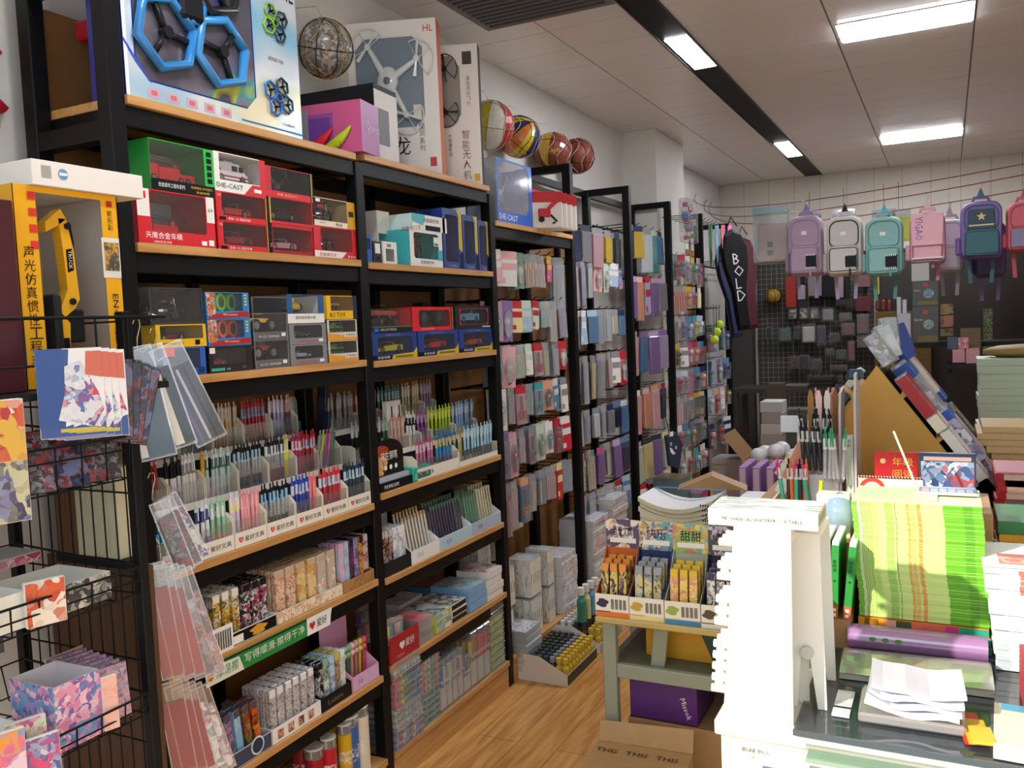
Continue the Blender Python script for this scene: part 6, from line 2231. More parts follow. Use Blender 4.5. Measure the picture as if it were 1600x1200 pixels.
for i, (z, it) in enumerate(rows3):
 hang(2, z, it, i, n3, deep=3)
rows4 = [
 (2.12, [('zip', N_, X_, .09, .2), ('zip', K_, X_, .09, .2), ('zip', Q_, K_, .09, .22), ('zip', Z_, K_, .1, .18), ('zip', X_, N_, .09, .2)]),
 (1.93, [('pens', P_, Q_, .06, .25), ('ruler', L_, D_, .06, .26), ('ruler', W_, B_, .06, .2), ('tape', P_, O_, .08, .16), ('tape', G_, W_, .07, .16), ('note', B_, W_, .1, .13), ('note', L_, D_, .06, .14)]),
 (1.655, [('ruler', M_, K_, .07, .2), ('note', B_, W_, .06, .18), ('zip', D_, B_, .08, .18), ('ruler', B_, K_, .08, .19), ('ruler', I_, X_, .08, .18), ('ruler', Y_, W_, .07, .14), ('zip', D_, N_, .07, .15)]),
 (1.40, [('ruler', K_, I_, .06, .27), ('ruler', I_, D_, .06, .26), ('pens', Z_, Y_, .05, .24), ('ruler', K_, X_, .07, .23), ('pens', Q_, O_, .05, .2), ('note', W_, K_, .08, .18), ('tape', R_, W_, .08, .2)]),
 (1.10, [('ruler', W_, B_, .07, .18), ('ruler', B_, X_, .06, .18), ('zip', I_, K_, .07, .16), ('ruler', B_, R_, .07, .18), ('zip', K_, N_, .08, .16), ('zip', N_, D_, .06, .15), ('zip', D_, I_, .08, .2)]),
 (.87, [('pens', D_, Y_, .08, .2), ('pens', Y_, Q_, .06, .22), ('zip', V_, M_, .07, .2), ('ruler', G_, Y_, .06, .18), ('zip', V_, L_, .08, .22), ('zip', N_, D_, .1, .2)]),
 (.63, [('ruler', B_, D_, .1, .19), ('ruler', I_, B_, .09, .2), ('ruler', L_, V_, .08, .18), ('ruler', W_, K_, .08, .17), ('zip', I_, R_, .09, .18), ('note', D_, B_, .08, .18)])]
for i, (z, it) in enumerate(rows4):
 hang(3, z, it, i, n4, deep=2)
rows5 = [
 (2.19, [('zip', X_, K_, .1, .2), ('zip', Z_, N_, .1, .2), ('zip', I_, K_, .13, .28), ('zip', T_, G_, .13, .28), ('zip', D_, X_, .1, .22)]),
 (1.87, [('zip', V_, L_, .1, .26), ('zip', O_, P_, .08, .28), ('note', L_, R_, .1, .24), ('zip', V_, Q_, .1, .26), ('zip', K_, L_, .1, .22)]),
 (1.51, [('zip', P_, Q_, .12, .28), ('zip', D_, V_, .12, .26), ('zip', V_, L_, .12, .28), ('zip', L_, V_, .12, .26)]),
 (1.14, [('zip', P_, W_, .12, .28), ('zip', O_, P_, .1, .26), ('zip', P_, O_, .12, .28), ('zip', X_, R_, .09, .24)]),
 (.80, [('zip', G_, L_, .12, .26), ('zip', Y_, X_, .12, .26), ('zip', V_, X_, .12, .28), ('zip', G_, Y_, .12, .24)]),
 (.52, [('note', W_, R_, .14, .2), ('note', R_, W_, .14, .2), ('note', Q_, W_, .12, .2)])]
for i, (z, it) in enumerate(rows5):
 hang(4, z, it, i, n5, deep=2)
n6, n7 = 'toy bay', 'farthest bay'
for i, (z, it) in enumerate([
  (2.05, [('toy', T_, R_, .1, .18), ('toy', R_, D_, .1, .16), ('toy', W_, L_, .09, .2), ('toy', Z_, T_, .12, .2), ('toy', P_, M_, .1, .22)]),
  (1.82, [('pens', O_, R_, .1, .2), ('pens', R_, O_, .1, .18), ('toy', Z_, O_, .1, .16), ('toy', L_, R_, .09, .16), ('note', Y_, W_, .08, .16)]),
  (1.6, [('ruler', K_, X_, .1, .3), ('toy', Q_, D_, .1, .18), ('toy', D_, B_, .12, .18), ('toy', T_, Z_, .1, .16), ('toy', B_, W_, .1, .15)]),
  (1.4, [('toy', Z_, X_, .09, .17), ('note', W_, K_, .09, .17), ('toy', M_, P_, .1, .17), ('toy', R_, O_, .1, .17), ('toy', D_, R_, .12, .17)]),
  (1.2, [('toy', B_, R_, .1, .16), ('toy', I_, K_, .1, .16), ('pens', M_, R_, .1, .2), ('toy', D_, X_, .12, .18), ('toy', N_, O_, .12, .18)]),
  (1.0, [('pens', P_, Q_, .1, .18), ('pens', Q_, X_, .1, .18), ('scis', I_, O_, .1, .18), ('scis', X_, Z_, .1, .18), ('scis', X_, Y_, .1, .2)]),
  (.8, [('toy', W_, R_, .1, .17), ('toy', D_, T_, .1, .17), ('toy', D_, Z_, .1, .18), ('scis', X_, K_, .1, .18), ('toy', Q_, K_, .1, .18)]),
  (.58, [('toy', Q_, I_, .1, .17), ('toy', I_, R_, .1, .17), ('toy', T_, B_, .12, .18), ('toy', W_, Q_, .14, .18)])]):
 hang(5, z, it, i, n6, deep=1, x=-1.75)
for i, (z, it) in enumerate([(1.5, [('toy', X_, R_, .12, .2), ('toy', D_, I_, .1, .2), ('toy', X_, T_, .1, .2), ('toy', N_, D_, .1, .2)]), (1.22, [('toy', N_, D_, .1, .2), ('toy', V_, G_, .1, .2), ('toy', D_, N_, .12, .18)]),
           (.97, [('toy', B_, I_, .1, .18), ('toy', O_, R_, .09, .2), ('note', W_, P_, .06, .18), ('toy', X_, Z_, .1, .16)]), (.7, [('toy', N_, O_, .12, .2), ('toy', X_, R_, .12, .2), ('note', N_, W_, .12, .2)])]):
 hang(6, z, it, i, n7, deep=1, x=-1.75)


def at_bag(name, label, cat, u, v, X, mbf, rz=R90, rot=None):
 p = on(u, v, X=X)
 o = mbf.build(name, None, p)
 o.rotation_euler = rot or (0, 0, rz)
 return tag(o, label, cat)


# extra goods at the front of the hook bays
hook_rail(YP[5]+.1, YP[6]+.2, 2.33, 9, 'black rail of long hooks carrying the ropes and the bag of pieces', L=.36)
hook_rail(YP[6]+.3, 8.8, 2.06, 8, 'black rail of long hooks carrying the racket bags', L=.36)
hook_rail(YP[5]+.5, YP[6]+.3, 1.66, 5, 'black rail of long hooks carrying the tennis balls', L=.33)
b = MB()
random.seed(3)
for k in range(26):
 a, c = U(-.09, .09), U(-.12, .12)
 b.box(a-.018, a+.018, U(-.03, 0), .02, c-.016, c+.016, mat(('#d8303c', '#2c6cc0', '#e8e8f0', '#e87830', '#3ca048', '#c85898', '#e8e4e0', '#8c98b0')[k % 8], .4), bev=.004)
b.box(-.01, .01, -.004, .004, .16, .2, mat('#e8e8e8'))
b.box(-.14, .14, -.04, .03, -.15, .16, film('#dde6ee', .12, .06), bev=.01)
at_bag('block_bag', 'clear bag of red, blue and white pieces hung highest past the column', 'toy bag', 1075, 347, -1.66, b)
for j, (c, u, lab) in enumerate((('#2c7c50', 1108, 'green'), ('#88b4cc', 1118, 'light blue'), ('#d87890', 1128, 'salmon pink'), ('#e05898', 1138, 'bright pink'))):
 b = MB()
 for k in range(7):
  o_ = (k-3)*.006
  b.tube([(o_, -.01*(k % 3), 0), (o_*2-.02, -.012, -.15), (o_, -.01, -.33+.01*k), (o_*2+.025, 0, -.15), (o_, 0, 0)], .004, mat(c, .5), 5)
 at_bag('skipping_rope', f'{lab} skipping rope coiled and hung past the column', 'rope', u, 352, -1.68, b)
for j in range(3):
 b = MB().sphere((0, 0, 0), .036, mat('#b8d838', .7), 10)
 b.tube([(0, 0, .036), (0, 0, .16+.06*j)], .003, BLACK2, 4)
 at_bag('tennis_ball', ('upper', 'middle', 'lower')[j]+' lime green tennis ball hung in the toy bay', 'ball', 1124-j*4, 507+j*12, -1.64, b)
# racket bags in the far bay
for j, (u, v, c, lab) in enumerate(((1152, 440, '#16161a', 'black racket bag with white letters'), (1143, 455, '#1c2c50', 'navy racket bag beside the lettered one'), (1168, 445, '#481420', 'dark maroon racket bag at the far end'))):
 b = MB()
 pr = [(x_*.78, z_*.92) for x_, z_ in [(-.06, -.45), (.06, -.45), (.08, -.1), (.15, .15), (.16, .32), (.1, .44), (0, .48), (-.1, .44), (-.16, .32), (-.15, .15), (-.08, -.1)]]
 b.prism(pr, -.03, .03, mat(c, .5), taper=.92)
 if j == 0:
  b.text('BOLD', -.04, .25, .09, mat('#d8d8d8'), o=(0, -.032, 0), vert=True)
 b.tube([(-.05, -.02, .46), (0, -.02, .54), (.05, -.02, .46)], .006, mat(c, .5))
 o = at_bag('racket_bag', lab, 'racket bag', u, v, (-1.58, -1.70, -1.66)[j], b, rot=(0, -.12, R90-.75))
# blue bag with a drawn face
t = thing('tote_bag', 'dark blue cloth bag with simple drawn face and white tag', 'bag', on(1052, 697, X=-1.60), R90-.3)
b = MB().prism([(-.09, .08), (.03, .09), (.10, .0), (.05, -.16), (-.06, -.12)], -.012, .012, mat('#24344c', .7), taper=.95)
for x, z in ((-.045, .02), (.012, -.01)):
 b.flat([(x+.011*math.cos(a), z+.011*math.sin(a)) for a in [2*PI*i/12 for i in range(12)]], (0, -.0125, 0), (1, 0, 0), (0, 0, 1), WHITE, .0006)
 b.flat([(x+.006*math.cos(a), z+.006*math.sin(a)) for a in [2*PI*i/10 for i in range(10)]], (0, -.0125, 0), (1, 0, 0), (0, 0, 1), BLACK, .0012)
b.flat([(-.06, .0), (-.035, -.012), (.0, -.045), (.005, -.052), (-.03, -.05), (-.055, -.03)], (0, -.0125, 0), (1, 0, 0), (0, 0, 1), WHITE, .0006)
b.build('cloth', t)
MB().box(-.06, -.02, -.016, -.013, .07, .1, WHITE).tube([(-.04, 0, .08), (-.05, .02, .2)], .003, BLACK2, 4).build('tag', t)
random.seed(11)
# ---------------------------------------------------------------- packs on the bottom boards
SL = art(['#e2dfd6', '#e2dfd6', '#8a8a84', '#d8d6cc', '#e8e6e0', '#e8e6e0'], 30, stretch=(3, 3, .5))
PACKW = film('#e8eef2', .45, .08)


def spine_pack(lab, n, x, y, z, H=.17, w_=.024, D=.12, group=None):
 """bundle of white slim cases in clear wrap, spines to the aisle"""
 t = thing('case_bundle', lab, 'pen case bundle', (x, y, z), R90, group)
 for i in range(n):
  b = MB().box(i*w_, (i+1)*w_-.002, 0, D, 0, H, mat('#e9e6da', .4), bev=.0015)
  b.rect(i*w_+.008, i*w_+.013, H*.35, H*.65, mat('#6c6a66'), lift=.0006)
  b.build('pen_case', t)
 b = MB().box(-.002, n*w_+.001, -.002, D+.002, H+.001, H+.008, MILK)
 b.rect(0, D, .0, H, SL, o=(-.001, D, 0), a=(0, -1, 0), b=(0, 0, 1))
 b.build('clear_lid', t)


z = .1256
for i, (yy, zz_, n, lab) in enumerate(((3.375, z, 4, 'low clear bundle of white cases nearest the third upright'), (3.40, z+.19, 4, 'upper clear bundle of white cases nearest the third upright'), (3.60, z, 5, 'low bundle of white cases in the middle of the bottom board'),
            (3.60, z+.185, 5, 'upper bundle of white cases in the middle of the bottom board'), (3.80, z, 3, 'low bundle of white cases beside the flat pile'), (3.80, z+.185, 3, 'upper bundle of white cases beside the flat pile'))):
 spine_pack(lab, n, XF-.05 if i < 2 else XF-.02, yy, zz_+.0005)
for i in range(3):
 spine_pack(('bundle of white cases at the back, behind the third upright', 'bundle of white cases at the back, middle one', 'bundle of white cases at the back, highest one')[i], 5, -1.91, 3.38+i*.18, z+.26+.1*i, H=.22, D=.1)
LG = art(['#d8dce0', '#b8c0c8', '#e8eaec', '#a8a0a8'], 30)
fstack(6, 'clear flat case pack on the floor board edge', .16, .03, .18, LG, PACKW, XF+.05, 3.40, .035, cat='case pack')
fstack(9, 'pale flat pen case in the tall pile by the fourth upright', .2, .032, .2, LG, '#d8dadc', XF+.0, 3.93, z, front=art(['#e0e0e0', '#a8a4a8', '#eceae6'], 20), cat='case pack')
fstack(13, 'white flat case in the pile past the fourth upright', .24, .03, .2, LG, '#dfe2e4', XF+.03, 4.30, z, front=art(['#e8ecec', '#b0c4cc', '#d8dce0', '#c8a0a8'], 20), cat='case pack')
fstack(14, 'speckled white case in the taller pile by the fifth upright', .24, .032, .2, LG, '#e2e2e0', XF+.04, 4.60, z, front=art(['#e8e8e8', '#90a8b0', '#c0b0b8', '#e0e0e0'], 60), cat='case pack')
fstack(8, 'pink and teal carton in the far pile by the aisle', .22, .05, .2, '#d0587c', '#5c8c94', -1.5, 5.75, .001, front='#c8486c', cat='carton')
fstack(16, 'grey paper pad in the far pile by the aisle', .24, .036, .22, '#8c8c8c', '#a8a49c', -1.28, 6.1, .001, cat='paper pad')
fstack(9, 'teal and brown box in the low pile by the column', .2, .06, .2, '#806a50', '#607878', -1.55, 5.5, .001, cat='carton')

# ---------------------------------------------------------------- bottle trays on the floor
def bottle(t, x, y, c, cap, H=.11, r=.017, name='bottle'):
 b = MB()
 b.lathe([(r*.9, 0), (r, .004), (r, H*.6), (r*.45, H*.75), (r*.45, H*.8)], mat(c, .25, 0, 0, .5), 8)
 b.lathe([(r*.55, H*.78), (r*.8, H*.8), (r*.75, H), (r*.6, H*1.01)], mat(cap, .4), 8)
 return b


def btray(lab, y0, W, n, m, cols, c, h=.05, x=-1.5, face=None, H=.11, r=.017, glab='bottle'):
 t = dispbox(lab, W, .25, h, (x, y0, .001), c, face, hb=h+.07)
 for i in range(n):
  for j in range(m):
   col, cap = cols[min(j*len(cols)//m, len(cols)-1)]
   k = (glab, col, cap)
   if k not in _HM:
    _HM[k] = bottle(None, 0, 0, col, cap, H, r).mesh('bottle')
   l_ = f'{CN.get(col, "small")} bottle with {CN.get(cap, "coloured")} cap in the {lab.split(" tray")[0]} tray'
   inst(_HM[k], 'bottle', (x-.02-j*.22/m, y0+.012+(W-.024)*(i+.5)/n, .004), l_, 'bottle', l_[:60])


btray('dark green tray of little bottles nearest the third upright', 3.40, .36, 9, 7, [('#d8b840', '#d8b840'), ('#3c4048', '#8c8e94'), ('#28345c', '#3c4048'), ('#3c4048', '#24402c'), ('#5c3c30', '#5c3c30')], '#dcd8cc', face=mat('#2c3a2c'))
btray('grey tray of mixed bottles behind the green one', 3.80, .3, 7, 6, [('#d8b840', '#d8b840'), ('#5c3c30', '#3c4048'), ('#48a0a0', '#e8e6e0')], '#e4e2dc', face=mat('#a8a8a0'), H=.13)
btray('white and blue tray of pale bottles farthest along', 4.14, .42, 9, 5, [('#28345c', '#a8c4d8'), ('#a8c4d8', '#e8e6e0'), ('#5c84b0', '#d0d8dc')], '#eceae6', face=mat('#c8d0dc'), H=.12)
for i, (c, cap, lab) in enumerate((('#2f8a74', '#eceae6', 'green glue'), ('#c8d8a0', '#eceae6', 'pale lime glue'), ('#68a0d0', '#eceae6', 'sky blue glue'), ('#c8ccd0', '#eceae6', 'clear glue'))):
 b = bottle(None, 0, 0, c, cap, .17, .024)
 tag(b.build('glue_bottle', None, (-1.60+i*.002, 3.83+i*.058, .14)), f'{lab} bottle with a white cap standing among small bottles', 'glue bottle')
# ---------------------------------------------------------------- desks with candy coloured pen boxes
DG = mat('#8f9482', .45)


def desk(label, x0, x1, y0, y1, H=.75, low=.61):
 t = thing('school_desk', label, 'desk', (x0, y0, 0))
 W, D = x1-x0, y1-y0
 MB().box(-.015, W+.015, -.015, D+.015, H-.018, H, wood('#c9b173', '#b39a5c', 3), bev=.003).build('desktop', t)
 for x in (0, W-.04):
  for y in (0, D-.03):
   MB().box(x, x+.04, y, y+.03, 0, H-.0185, DG, bev=.003).build('leg', t)
 b = MB()
 b.box(.041, W-.041, .002, .022, low-.04, low, DG, bev=.002)
 b.box(.041, W-.041, D-.022, D-.002, low-.04, low, DG, bev=.002)
 b.box(.002, .022, .031, D-.031, low-.04, low, DG)
 b.box(W-.022, W-.002, .031, D-.031, low-.04, low, DG)
 b.build('rail', t)
 MB().box(.023, W-.023, .023, D-.023, low-.008, low-.001, mat('#6c705f', .6)).build('lower_shelf', t)
 return t


dk = desk('grey green school desk carrying the four bright pen display boxes', -.90, -.42, 2.30, 2.68)
MB().prism([(.13, .572), (.17, .572), (.19, .731), (.15, .731)], .03, .045, DG).build('strut', dk)
desk('grey green school desk behind, carrying the notebook piles', -.96, -.42, 2.71, 3.12, low=.4)


def candy(lab, i, c, head, boxa, inner, txt, fc, cap):
 x0 = -.915+i*.103
 t = thing('pen_display_box', lab, 'display box', (x0, 2.295, .7502), .04)
 W, D, h = .1, .13, .065
 b = MB()
 m = mat(c, .45)
 b.box(0, W, 0, D, 0, .002, m)
 b.box(0, W, 0, .002, .002, h, mat('#ece8d8', .45))
 b.rect(.001, W-.001, .0, h*.22, m)
 b.rect(.001, W*.45, h*.2, h*.24, mat(fc), lift=.001)
 b.flat([(W*.22+W*.17*math.cos(a)*(1+.25*math.sin(4*a)), h*.6+h*.2*math.sin(a)) for a in [2*PI*k/20 for k in range(20)]], (0, 0, 0), (1, 0, 0), (0, 0, 1), mat(fc), .001)
 for k in range(4):
  for q in range(3):
   b.rect(W*.48+k*W*.12+q*.003, W*.48+k*W*.12+q*.003+.0018, h*.35, h*.8, mat('#282420'), lift=.001)
 b.box(0, W, D-.002, D, .002, .17, mat(inner, .5))
 for x in (0, W-.002):
  b.prism([(.002, .002), (D-.002, .002), (D-.002, .18), (D-.02, .17), (D*.5, .1), (.002, h)], x, x+.002, mat(inner, .5), ax='x')
 b.box(-.002, W+.002, D-.004, D-.0025, .17, .255, head)
 b.rect(.01, W-.01, .185, .2, mat('#f0ece0'), o=(0, D-.004, 0), lift=.0008)
 b.text(txt, .02, .205, .03, mat('#201c24'), o=(0, D-.004, 0), lift=.0015, w=.06)
 b.build('carton', t)
 me = slimbox(.022, .145, .02, boxa, cap, None)
 for a in range(3):
  for r in range(3):
   o = bpy.data.objects.new('boxed_pen', me)
   C.objects.link(o)
   o.location = (x0+.012+a*.027, 2.30+.008+r*.032, .753+.004*r)
   o.rotation_euler = (-.1, 0, .04)
   l_ = lab.split(' display')[0]+' boxed pen standing in its display box'
   tag(o, l_, 'boxed pen', l_[:50])


candy('orange and purple display box of pens', 0, '#e8742c', art(['#f0ece0', '#e8902c', '#f0e8d8', '#4c2c58'], 24), art(['#e8842c', '#2c1838', '#f0d860', '#3a1f48'], 45, stretch=(1, 1, .5)), '#d8702c', '我爱文具', '#342440', '#e8923c')
candy('navy and silver display box of pens', 1, '#e8d890', art(['#3c6050', '#e8a030', '#d8d4d0', '#3c4c80', '#58a0a0'], 30), art(['#98a0ac', '#1c2440', '#e0c850', '#b8bcc4'], 45), '#2c3468', '快乐', '#c8a040', '#9aa0a8')
candy('yellow and green display box of pens', 2, '#3a80b0', art(['#60a8a8', '#e8d040', '#d05868', '#8cb850'], 24), art(['#e8c840', '#f0e070', '#d87878', '#e8c850'], 40), '#b0b8a8', '甜甜', '#98b048', '#e0c038')
candy('black and white display box of pens', 3, '#d8d8d4', art(['#3c2c44', '#8c5c90', '#c8c4d0', '#28202c'], 26), art(['#e8e6e0', '#26263a', '#e8e6e0'], 40), '#28283c', '新品', '#504838', '#38345a')
b = MB().box(.0, .05, 0, .02, .0, .08, GR)
tag(b.build('green_card', None, (-.58, 2.5, .7505)), 'small green card standing behind the last display box', 'card')
# notebook piles on the rear desk
random.seed(5)


def curvedbook(W, D, th, bend, m, mt, edge=None, n=8):
 b = MB()
 for i in range(n):
  x0, x1 = W*i/n, W*(i+1)/n
  z0, z1 = bend*((2*x0/W-1)**2), bend*((2*x1/W-1)**2)
  P = [(x0, 0, z0), (x1, 0, z1), (x1, D, z1), (x0, D, z0), (x0, 0, z0+th), (x1, 0, z1+th), (x1, D, z1+th), (x0, D, z0+th)]
  b.add(P, [(0, 1, 5, 4), (2, 3, 7, 6), (0, 3, 2, 1)] + ([(3, 0, 4, 7)] if i == 0 else []) + ([(1, 2, 6, 5)] if i == n-1 else []), m)
  b.add(P, [(4, 5, 6, 7)], mt)
 return b


PG, PT = speckle('#d9d2b4', .06, 200), speckle('#e6e9ea', .03, 20)
for i in range(15):
 b = curvedbook(.25, .19, .0145, .0025*i, PG, PT)
 for k in range(4):
  b.box(.21+k*.008, .214+k*.008, -.0006, 0, .004+.0025*i*(.7), .012+.0025*i*.7, BLACK2)
 if i == 14:
  b.box(0.0, .25, .17, .19, .05, .0502, mat('#2c64b4'))
 o = b.build('notebook', None, (-.925+U(-.004, .004), 2.74+U(-.003, .003), .7506+i*.0149), U(-.02, .02))
 tag(o, 'curved cream exercise book, topmost of the drooping pile' if i == 14 else 'cream exercise book in the drooping pile on the rear desk', 'notebook', None if i == 14 else 'drooping exercise books')
for i in range(13):
 b = MB().box(0, .24, 0, .3, 0, .0175, PG, mt=PT)
 tag(b.build('notebook', None, (-.64+U(-.003, .003), 2.76, .7506+i*.0178), U(-.02, .02)), 'pale exercise book, topmost of the flat pile' if i == 12 else 'pale exercise book in the flat pile on the rear desk', 'notebook', None if i == 12 else 'flat exercise books')
b = MB().prism([(0, 0), (.12, .05), (.24, 0)], 0, .1, CARD)
tag(b.build('card_wedge', None, (-.86, 2.985, 1.0), .2), 'brown cardboard wedge behind the drooping pile of books', 'cardboard')
C.objects['card_wedge'].location = (-.86, 2.98, .99)
# things under the desks
b = MB().box(0, .27, 0, .27, 0, .40, CARD, bev=.002)
b.add([(0, .27, .40), (.27, .27, .40), (.27, .29, .46), (-.0, .29, .45)], [(0, 1, 2, 3), (3, 2, 1, 0)], CARD)
for i in range(3):
 b.text('THIS', .01+i*.085, .005, .022, mat('#3c3020'), o=(0, .2, .4008), a=(1, 0, 0), b=(0, 1, 0))
b.flat([(.1+.02*math.cos(a), .2+.02*math.sin(a)) for a in [2*PI*i/8 for i in range(8)]], (0, -.09, .4008), (1, 0, 0), (0, 1, 0), mat('#3c5c98'), .001)
b.flat([(.16+.014*math.cos(a), .2+.02*math.sin(a)) for a in [2*PI*i/8 for i in range(8)]], (0, -.09, .4008), (1, 0, 0), (0, 1, 0), mat('#3c5c98'), .001)
tag(b.build('cardboard_box', None, (-.885, 1.98, .001), .06), 'brown cardboard box with opened flap on the floor before the desk', 'cardboard box')
b = MB().box(-.85, -.47, 2.36, 2.64, .001, .428, CARD, bev=.002)
tag(b.build('cardboard_box', None), 'plain brown cardboard box under the front desk', 'cardboard box')
t = thing('bottle_crate', 'purple crate with bottles under the front desk', 'crate', (-.845, 2.37, .4288))
b = MB()
PU = mat('#5c2c74', .45)
for x0, x1, y0, y1 in ((0, .2, 0, .003), (0, .2, .2, .203), (0, .003, .003, .2), (.197, .2, .003, .2)):
 b.box(x0, x1, y0, y1, 0, .125, PU)
b.box(0, .2, 0, .2, 0, .002, PU)
b.text('Missok', 0, 0, .016, WHITE, o=(.15, 0, .075), a=(.35, 0, -1), b=(1, 0, .35), lift=.001)
b.build('crate_wall', t)
for i in range(4):
 b = bottle(None, 0, 0, '#3c1c30', '#5c2c84', .13, .026)
 o = b.build('bottle', None, (-.81+.042*i, 2.42+.05*(i % 2), .4315))
 tag(o, 'dark bottle with purple cap in the purple crate', 'bottle', 'bottles in the purple crate')
t = thing('carton', 'yellow and dark green carton on the lower shelf of the desk', 'carton', (-.80, 2.40, .6105))
b = MB().box(0, .34, 0, .24, 0, .115, mat('#c8941c', .5), mt=CARD)
b.flat([(.15, .115), (.34, .115), (.34, 0), (.2, 0)], (0, 0, 0), (1, 0, 0), (0, 0, 1), mat('#1c4034'), .0008)
b.ring(.05, .04, (.008, .042, .008, .032), WHITE, o=(.22, -.002, .025))
b.text('新品', .22, .075, .014, mat('#c8d0c8'), lift=.0015)
b.build('box', t)
b = bottle(None, 0, 0, '#c8ccc8', '#d82c34', .45, .035)
tag(b.build('red_cap_bottle', None, (-.575, 2.05, .001)), 'clear bottle with bright red cap on the floor by the counter', 'bottle')
C.objects['red_cap_bottle'].scale = (1, 1, .9)
# ---------------------------------------------------------------- the counter
ZC_ = .866
WH = mat('#dedbcd', .35)
t = thing('counter', 'cream white shop counter with the piles of books on it', 'counter', (0, 0, 0))
MB().box(-.375, 1.05, 1.535, 3.3, .001, ZC_-.03, WH, bev=.003).build('body', t)
b = MB().box(-.385, 1.06, 1.528, 3.31, ZC_-.029, ZC_, WH, bev=.003)
b.build('worktop', t)
b = MB().rect(-.30, -.245, .795, .828, mat('#e9e7dc', .4), o=(0, 1.535, 0), lift=.0008)
b.text('新越书店', -.338, .812, .0085, mat('#55544e'), o=(0, 1.535, 0), lift=.0012, w=.05)
b.text('王小姐', -.33, .801, .005, mat('#66655e'), o=(0, 1.535, 0), lift=.0012)
b.build('label_sticker', t)
t2 = t
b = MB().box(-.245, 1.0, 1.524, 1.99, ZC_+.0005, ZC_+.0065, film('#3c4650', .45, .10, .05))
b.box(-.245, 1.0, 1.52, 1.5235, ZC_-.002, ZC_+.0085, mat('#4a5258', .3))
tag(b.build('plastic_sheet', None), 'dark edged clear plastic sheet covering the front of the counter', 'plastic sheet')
t = thing('booklet_pocket', 'clear pocket of green, white and red booklets under the counter edge', 'booklet holder', (-.225, 1.528, 0))
for i, (c, z) in enumerate((('#7cb088', .842), ('#dfe4dc', .836), ('#50647c', .83), ('#c87c74', .822))):
 MB().box(.005+.003*i, .34, -.042+.002*i, -.001, z-.005, z+.0005, mat(c, .5), bev=.001).build('booklet', t)
b = MB().box(0, .35, -.05, 0, .808, .85, film('#f0f0e8', .14, .08))
b.build('pocket', t)
b = MB().flat([(0, 0), (.2, 0), (.2, .022), (.0, .022)], (0, 0, 0), (1, 0, 0), (0, 0, 1), art(['#4858a8', '#c8a0c8', '#d8c050', '#8060a8'], 30), .0008)
b.box(0, .2, 0, .01, -.12, .022, mat('#5c5ca0', .4))
b.rect(0, .2, -.12, .022, art(['#4858a8', '#c8a0c8', '#d8c050', '#8060a8'], 30), lift=.0012)
tag(b.build('comic_pack', None, (-.30, 1.523, .77)), 'purple and yellow printed pack fixed low on the counter front', 'pack')

# white rack with its pegs, flat box laid on top
t = thing('pen_rack', 'bright white pen rack with round pegs along one side', 'pen rack', (0, 0, 0))
RW = speckle('#f3f0e4', .02, 20, .45)
b = MB()
b.prism([(-.373, ZC_+.0012), (-.249, ZC_+.0012), (-.247, 1.2205), (-.346, 1.2205)], 1.552, 1.562, RW)
b.build('end_panel', t)
b = MB()
b.prism([(-.365, ZC_+.0012), (-.33, ZC_+.0012), (-.3, .93), (-.27, .93), (-.25, ZC_+.0012), (-.235, ZC_+.0012), (-.240, 1.2205), (-.346, 1.2205)], 1.65, 1.66, RW)
b.build('end_panel', t)
MB().prism([(1.562, 1.19), (1.65, 1.19), (1.65, 1.2195), (1.562, 1.2195)], -.34, -.25, RW, ax='x').build('shelf', t)
me = MB().cyl((-.03, 0, 0), (.025, 0, 0), .0075, mat('#e8e4da', .35), n=10).mesh('peg')
for i in range(14):
 z = .905+i*.0215
 if i in (5, 9, 12):
  continue
 for j in range(3):
  o = bpy.data.objects.new('peg', me)
  C.objects.link(o)
  o.parent = t
  x = -.372+(z-ZC_)*.075
  o.location = (x, 1.575+j*.03, z)
for k in range(2):
 MB().box(-.352, -.343, 1.5625, 1.6495, .93+k*.15, .94+k*.15, RW).build('rail', t)
b = MB()
b.prism([(-.232, ZC_+.0075), (-.222, ZC_+.0075), (-.214, .97), (-.198, .97), (-.186, ZC_+.0075), (-.170, ZC_+.0075), (-.178, 1.2), (-.226, 1.2)], 1.66, 1.668, RW)
b.prism([(-.232, ZC_+.0075), (-.222, ZC_+.0075), (-.214, .97), (-.198, .97), (-.186, ZC_+.0075), (-.170, ZC_+.0075), (-.178, 1.2), (-.226, 1.2)], 1.80, 1.808, RW)
b.box(-.226, -.178, 1.668, 1.80, 1.19, 1.2, RW)
b.cyl((-.202, 1.65, .98), (-.202, 1.66, .98), .012, mat('#c8c8c0', .3))
tag(b.build('bench_stand', None, (-.03, -.04, 0)), 'white stand with arched feet beside the white pen rack', 'stand')
t = thing('flat_box', 'flat white box lettered along its edge, lying on the pen rack', 'box', (-.392, 1.553, 1.2212), .0)
b = MB().box(0, .191, 0, .11, 0, .030, speckle('#efece0', .02, 20), mt=art(['#c8d0cc', '#8ca090', '#dfe4e0', '#a8b4b4', '#e8ecea'], 10, stretch=(1, 3, 1)))
b.text('MECHANICAL WATERPROOF TABLE', .025, .010, .0065, mat('#4e4c42'), w=.14)
for k in range(5):
 b.rect(.006+k*.021, .018+k*.021, .006, .024, mat('#a49c84'), o=(.191, 0, 0), a=(0, 1, 0), lift=.0006)
b.build('carton', t)
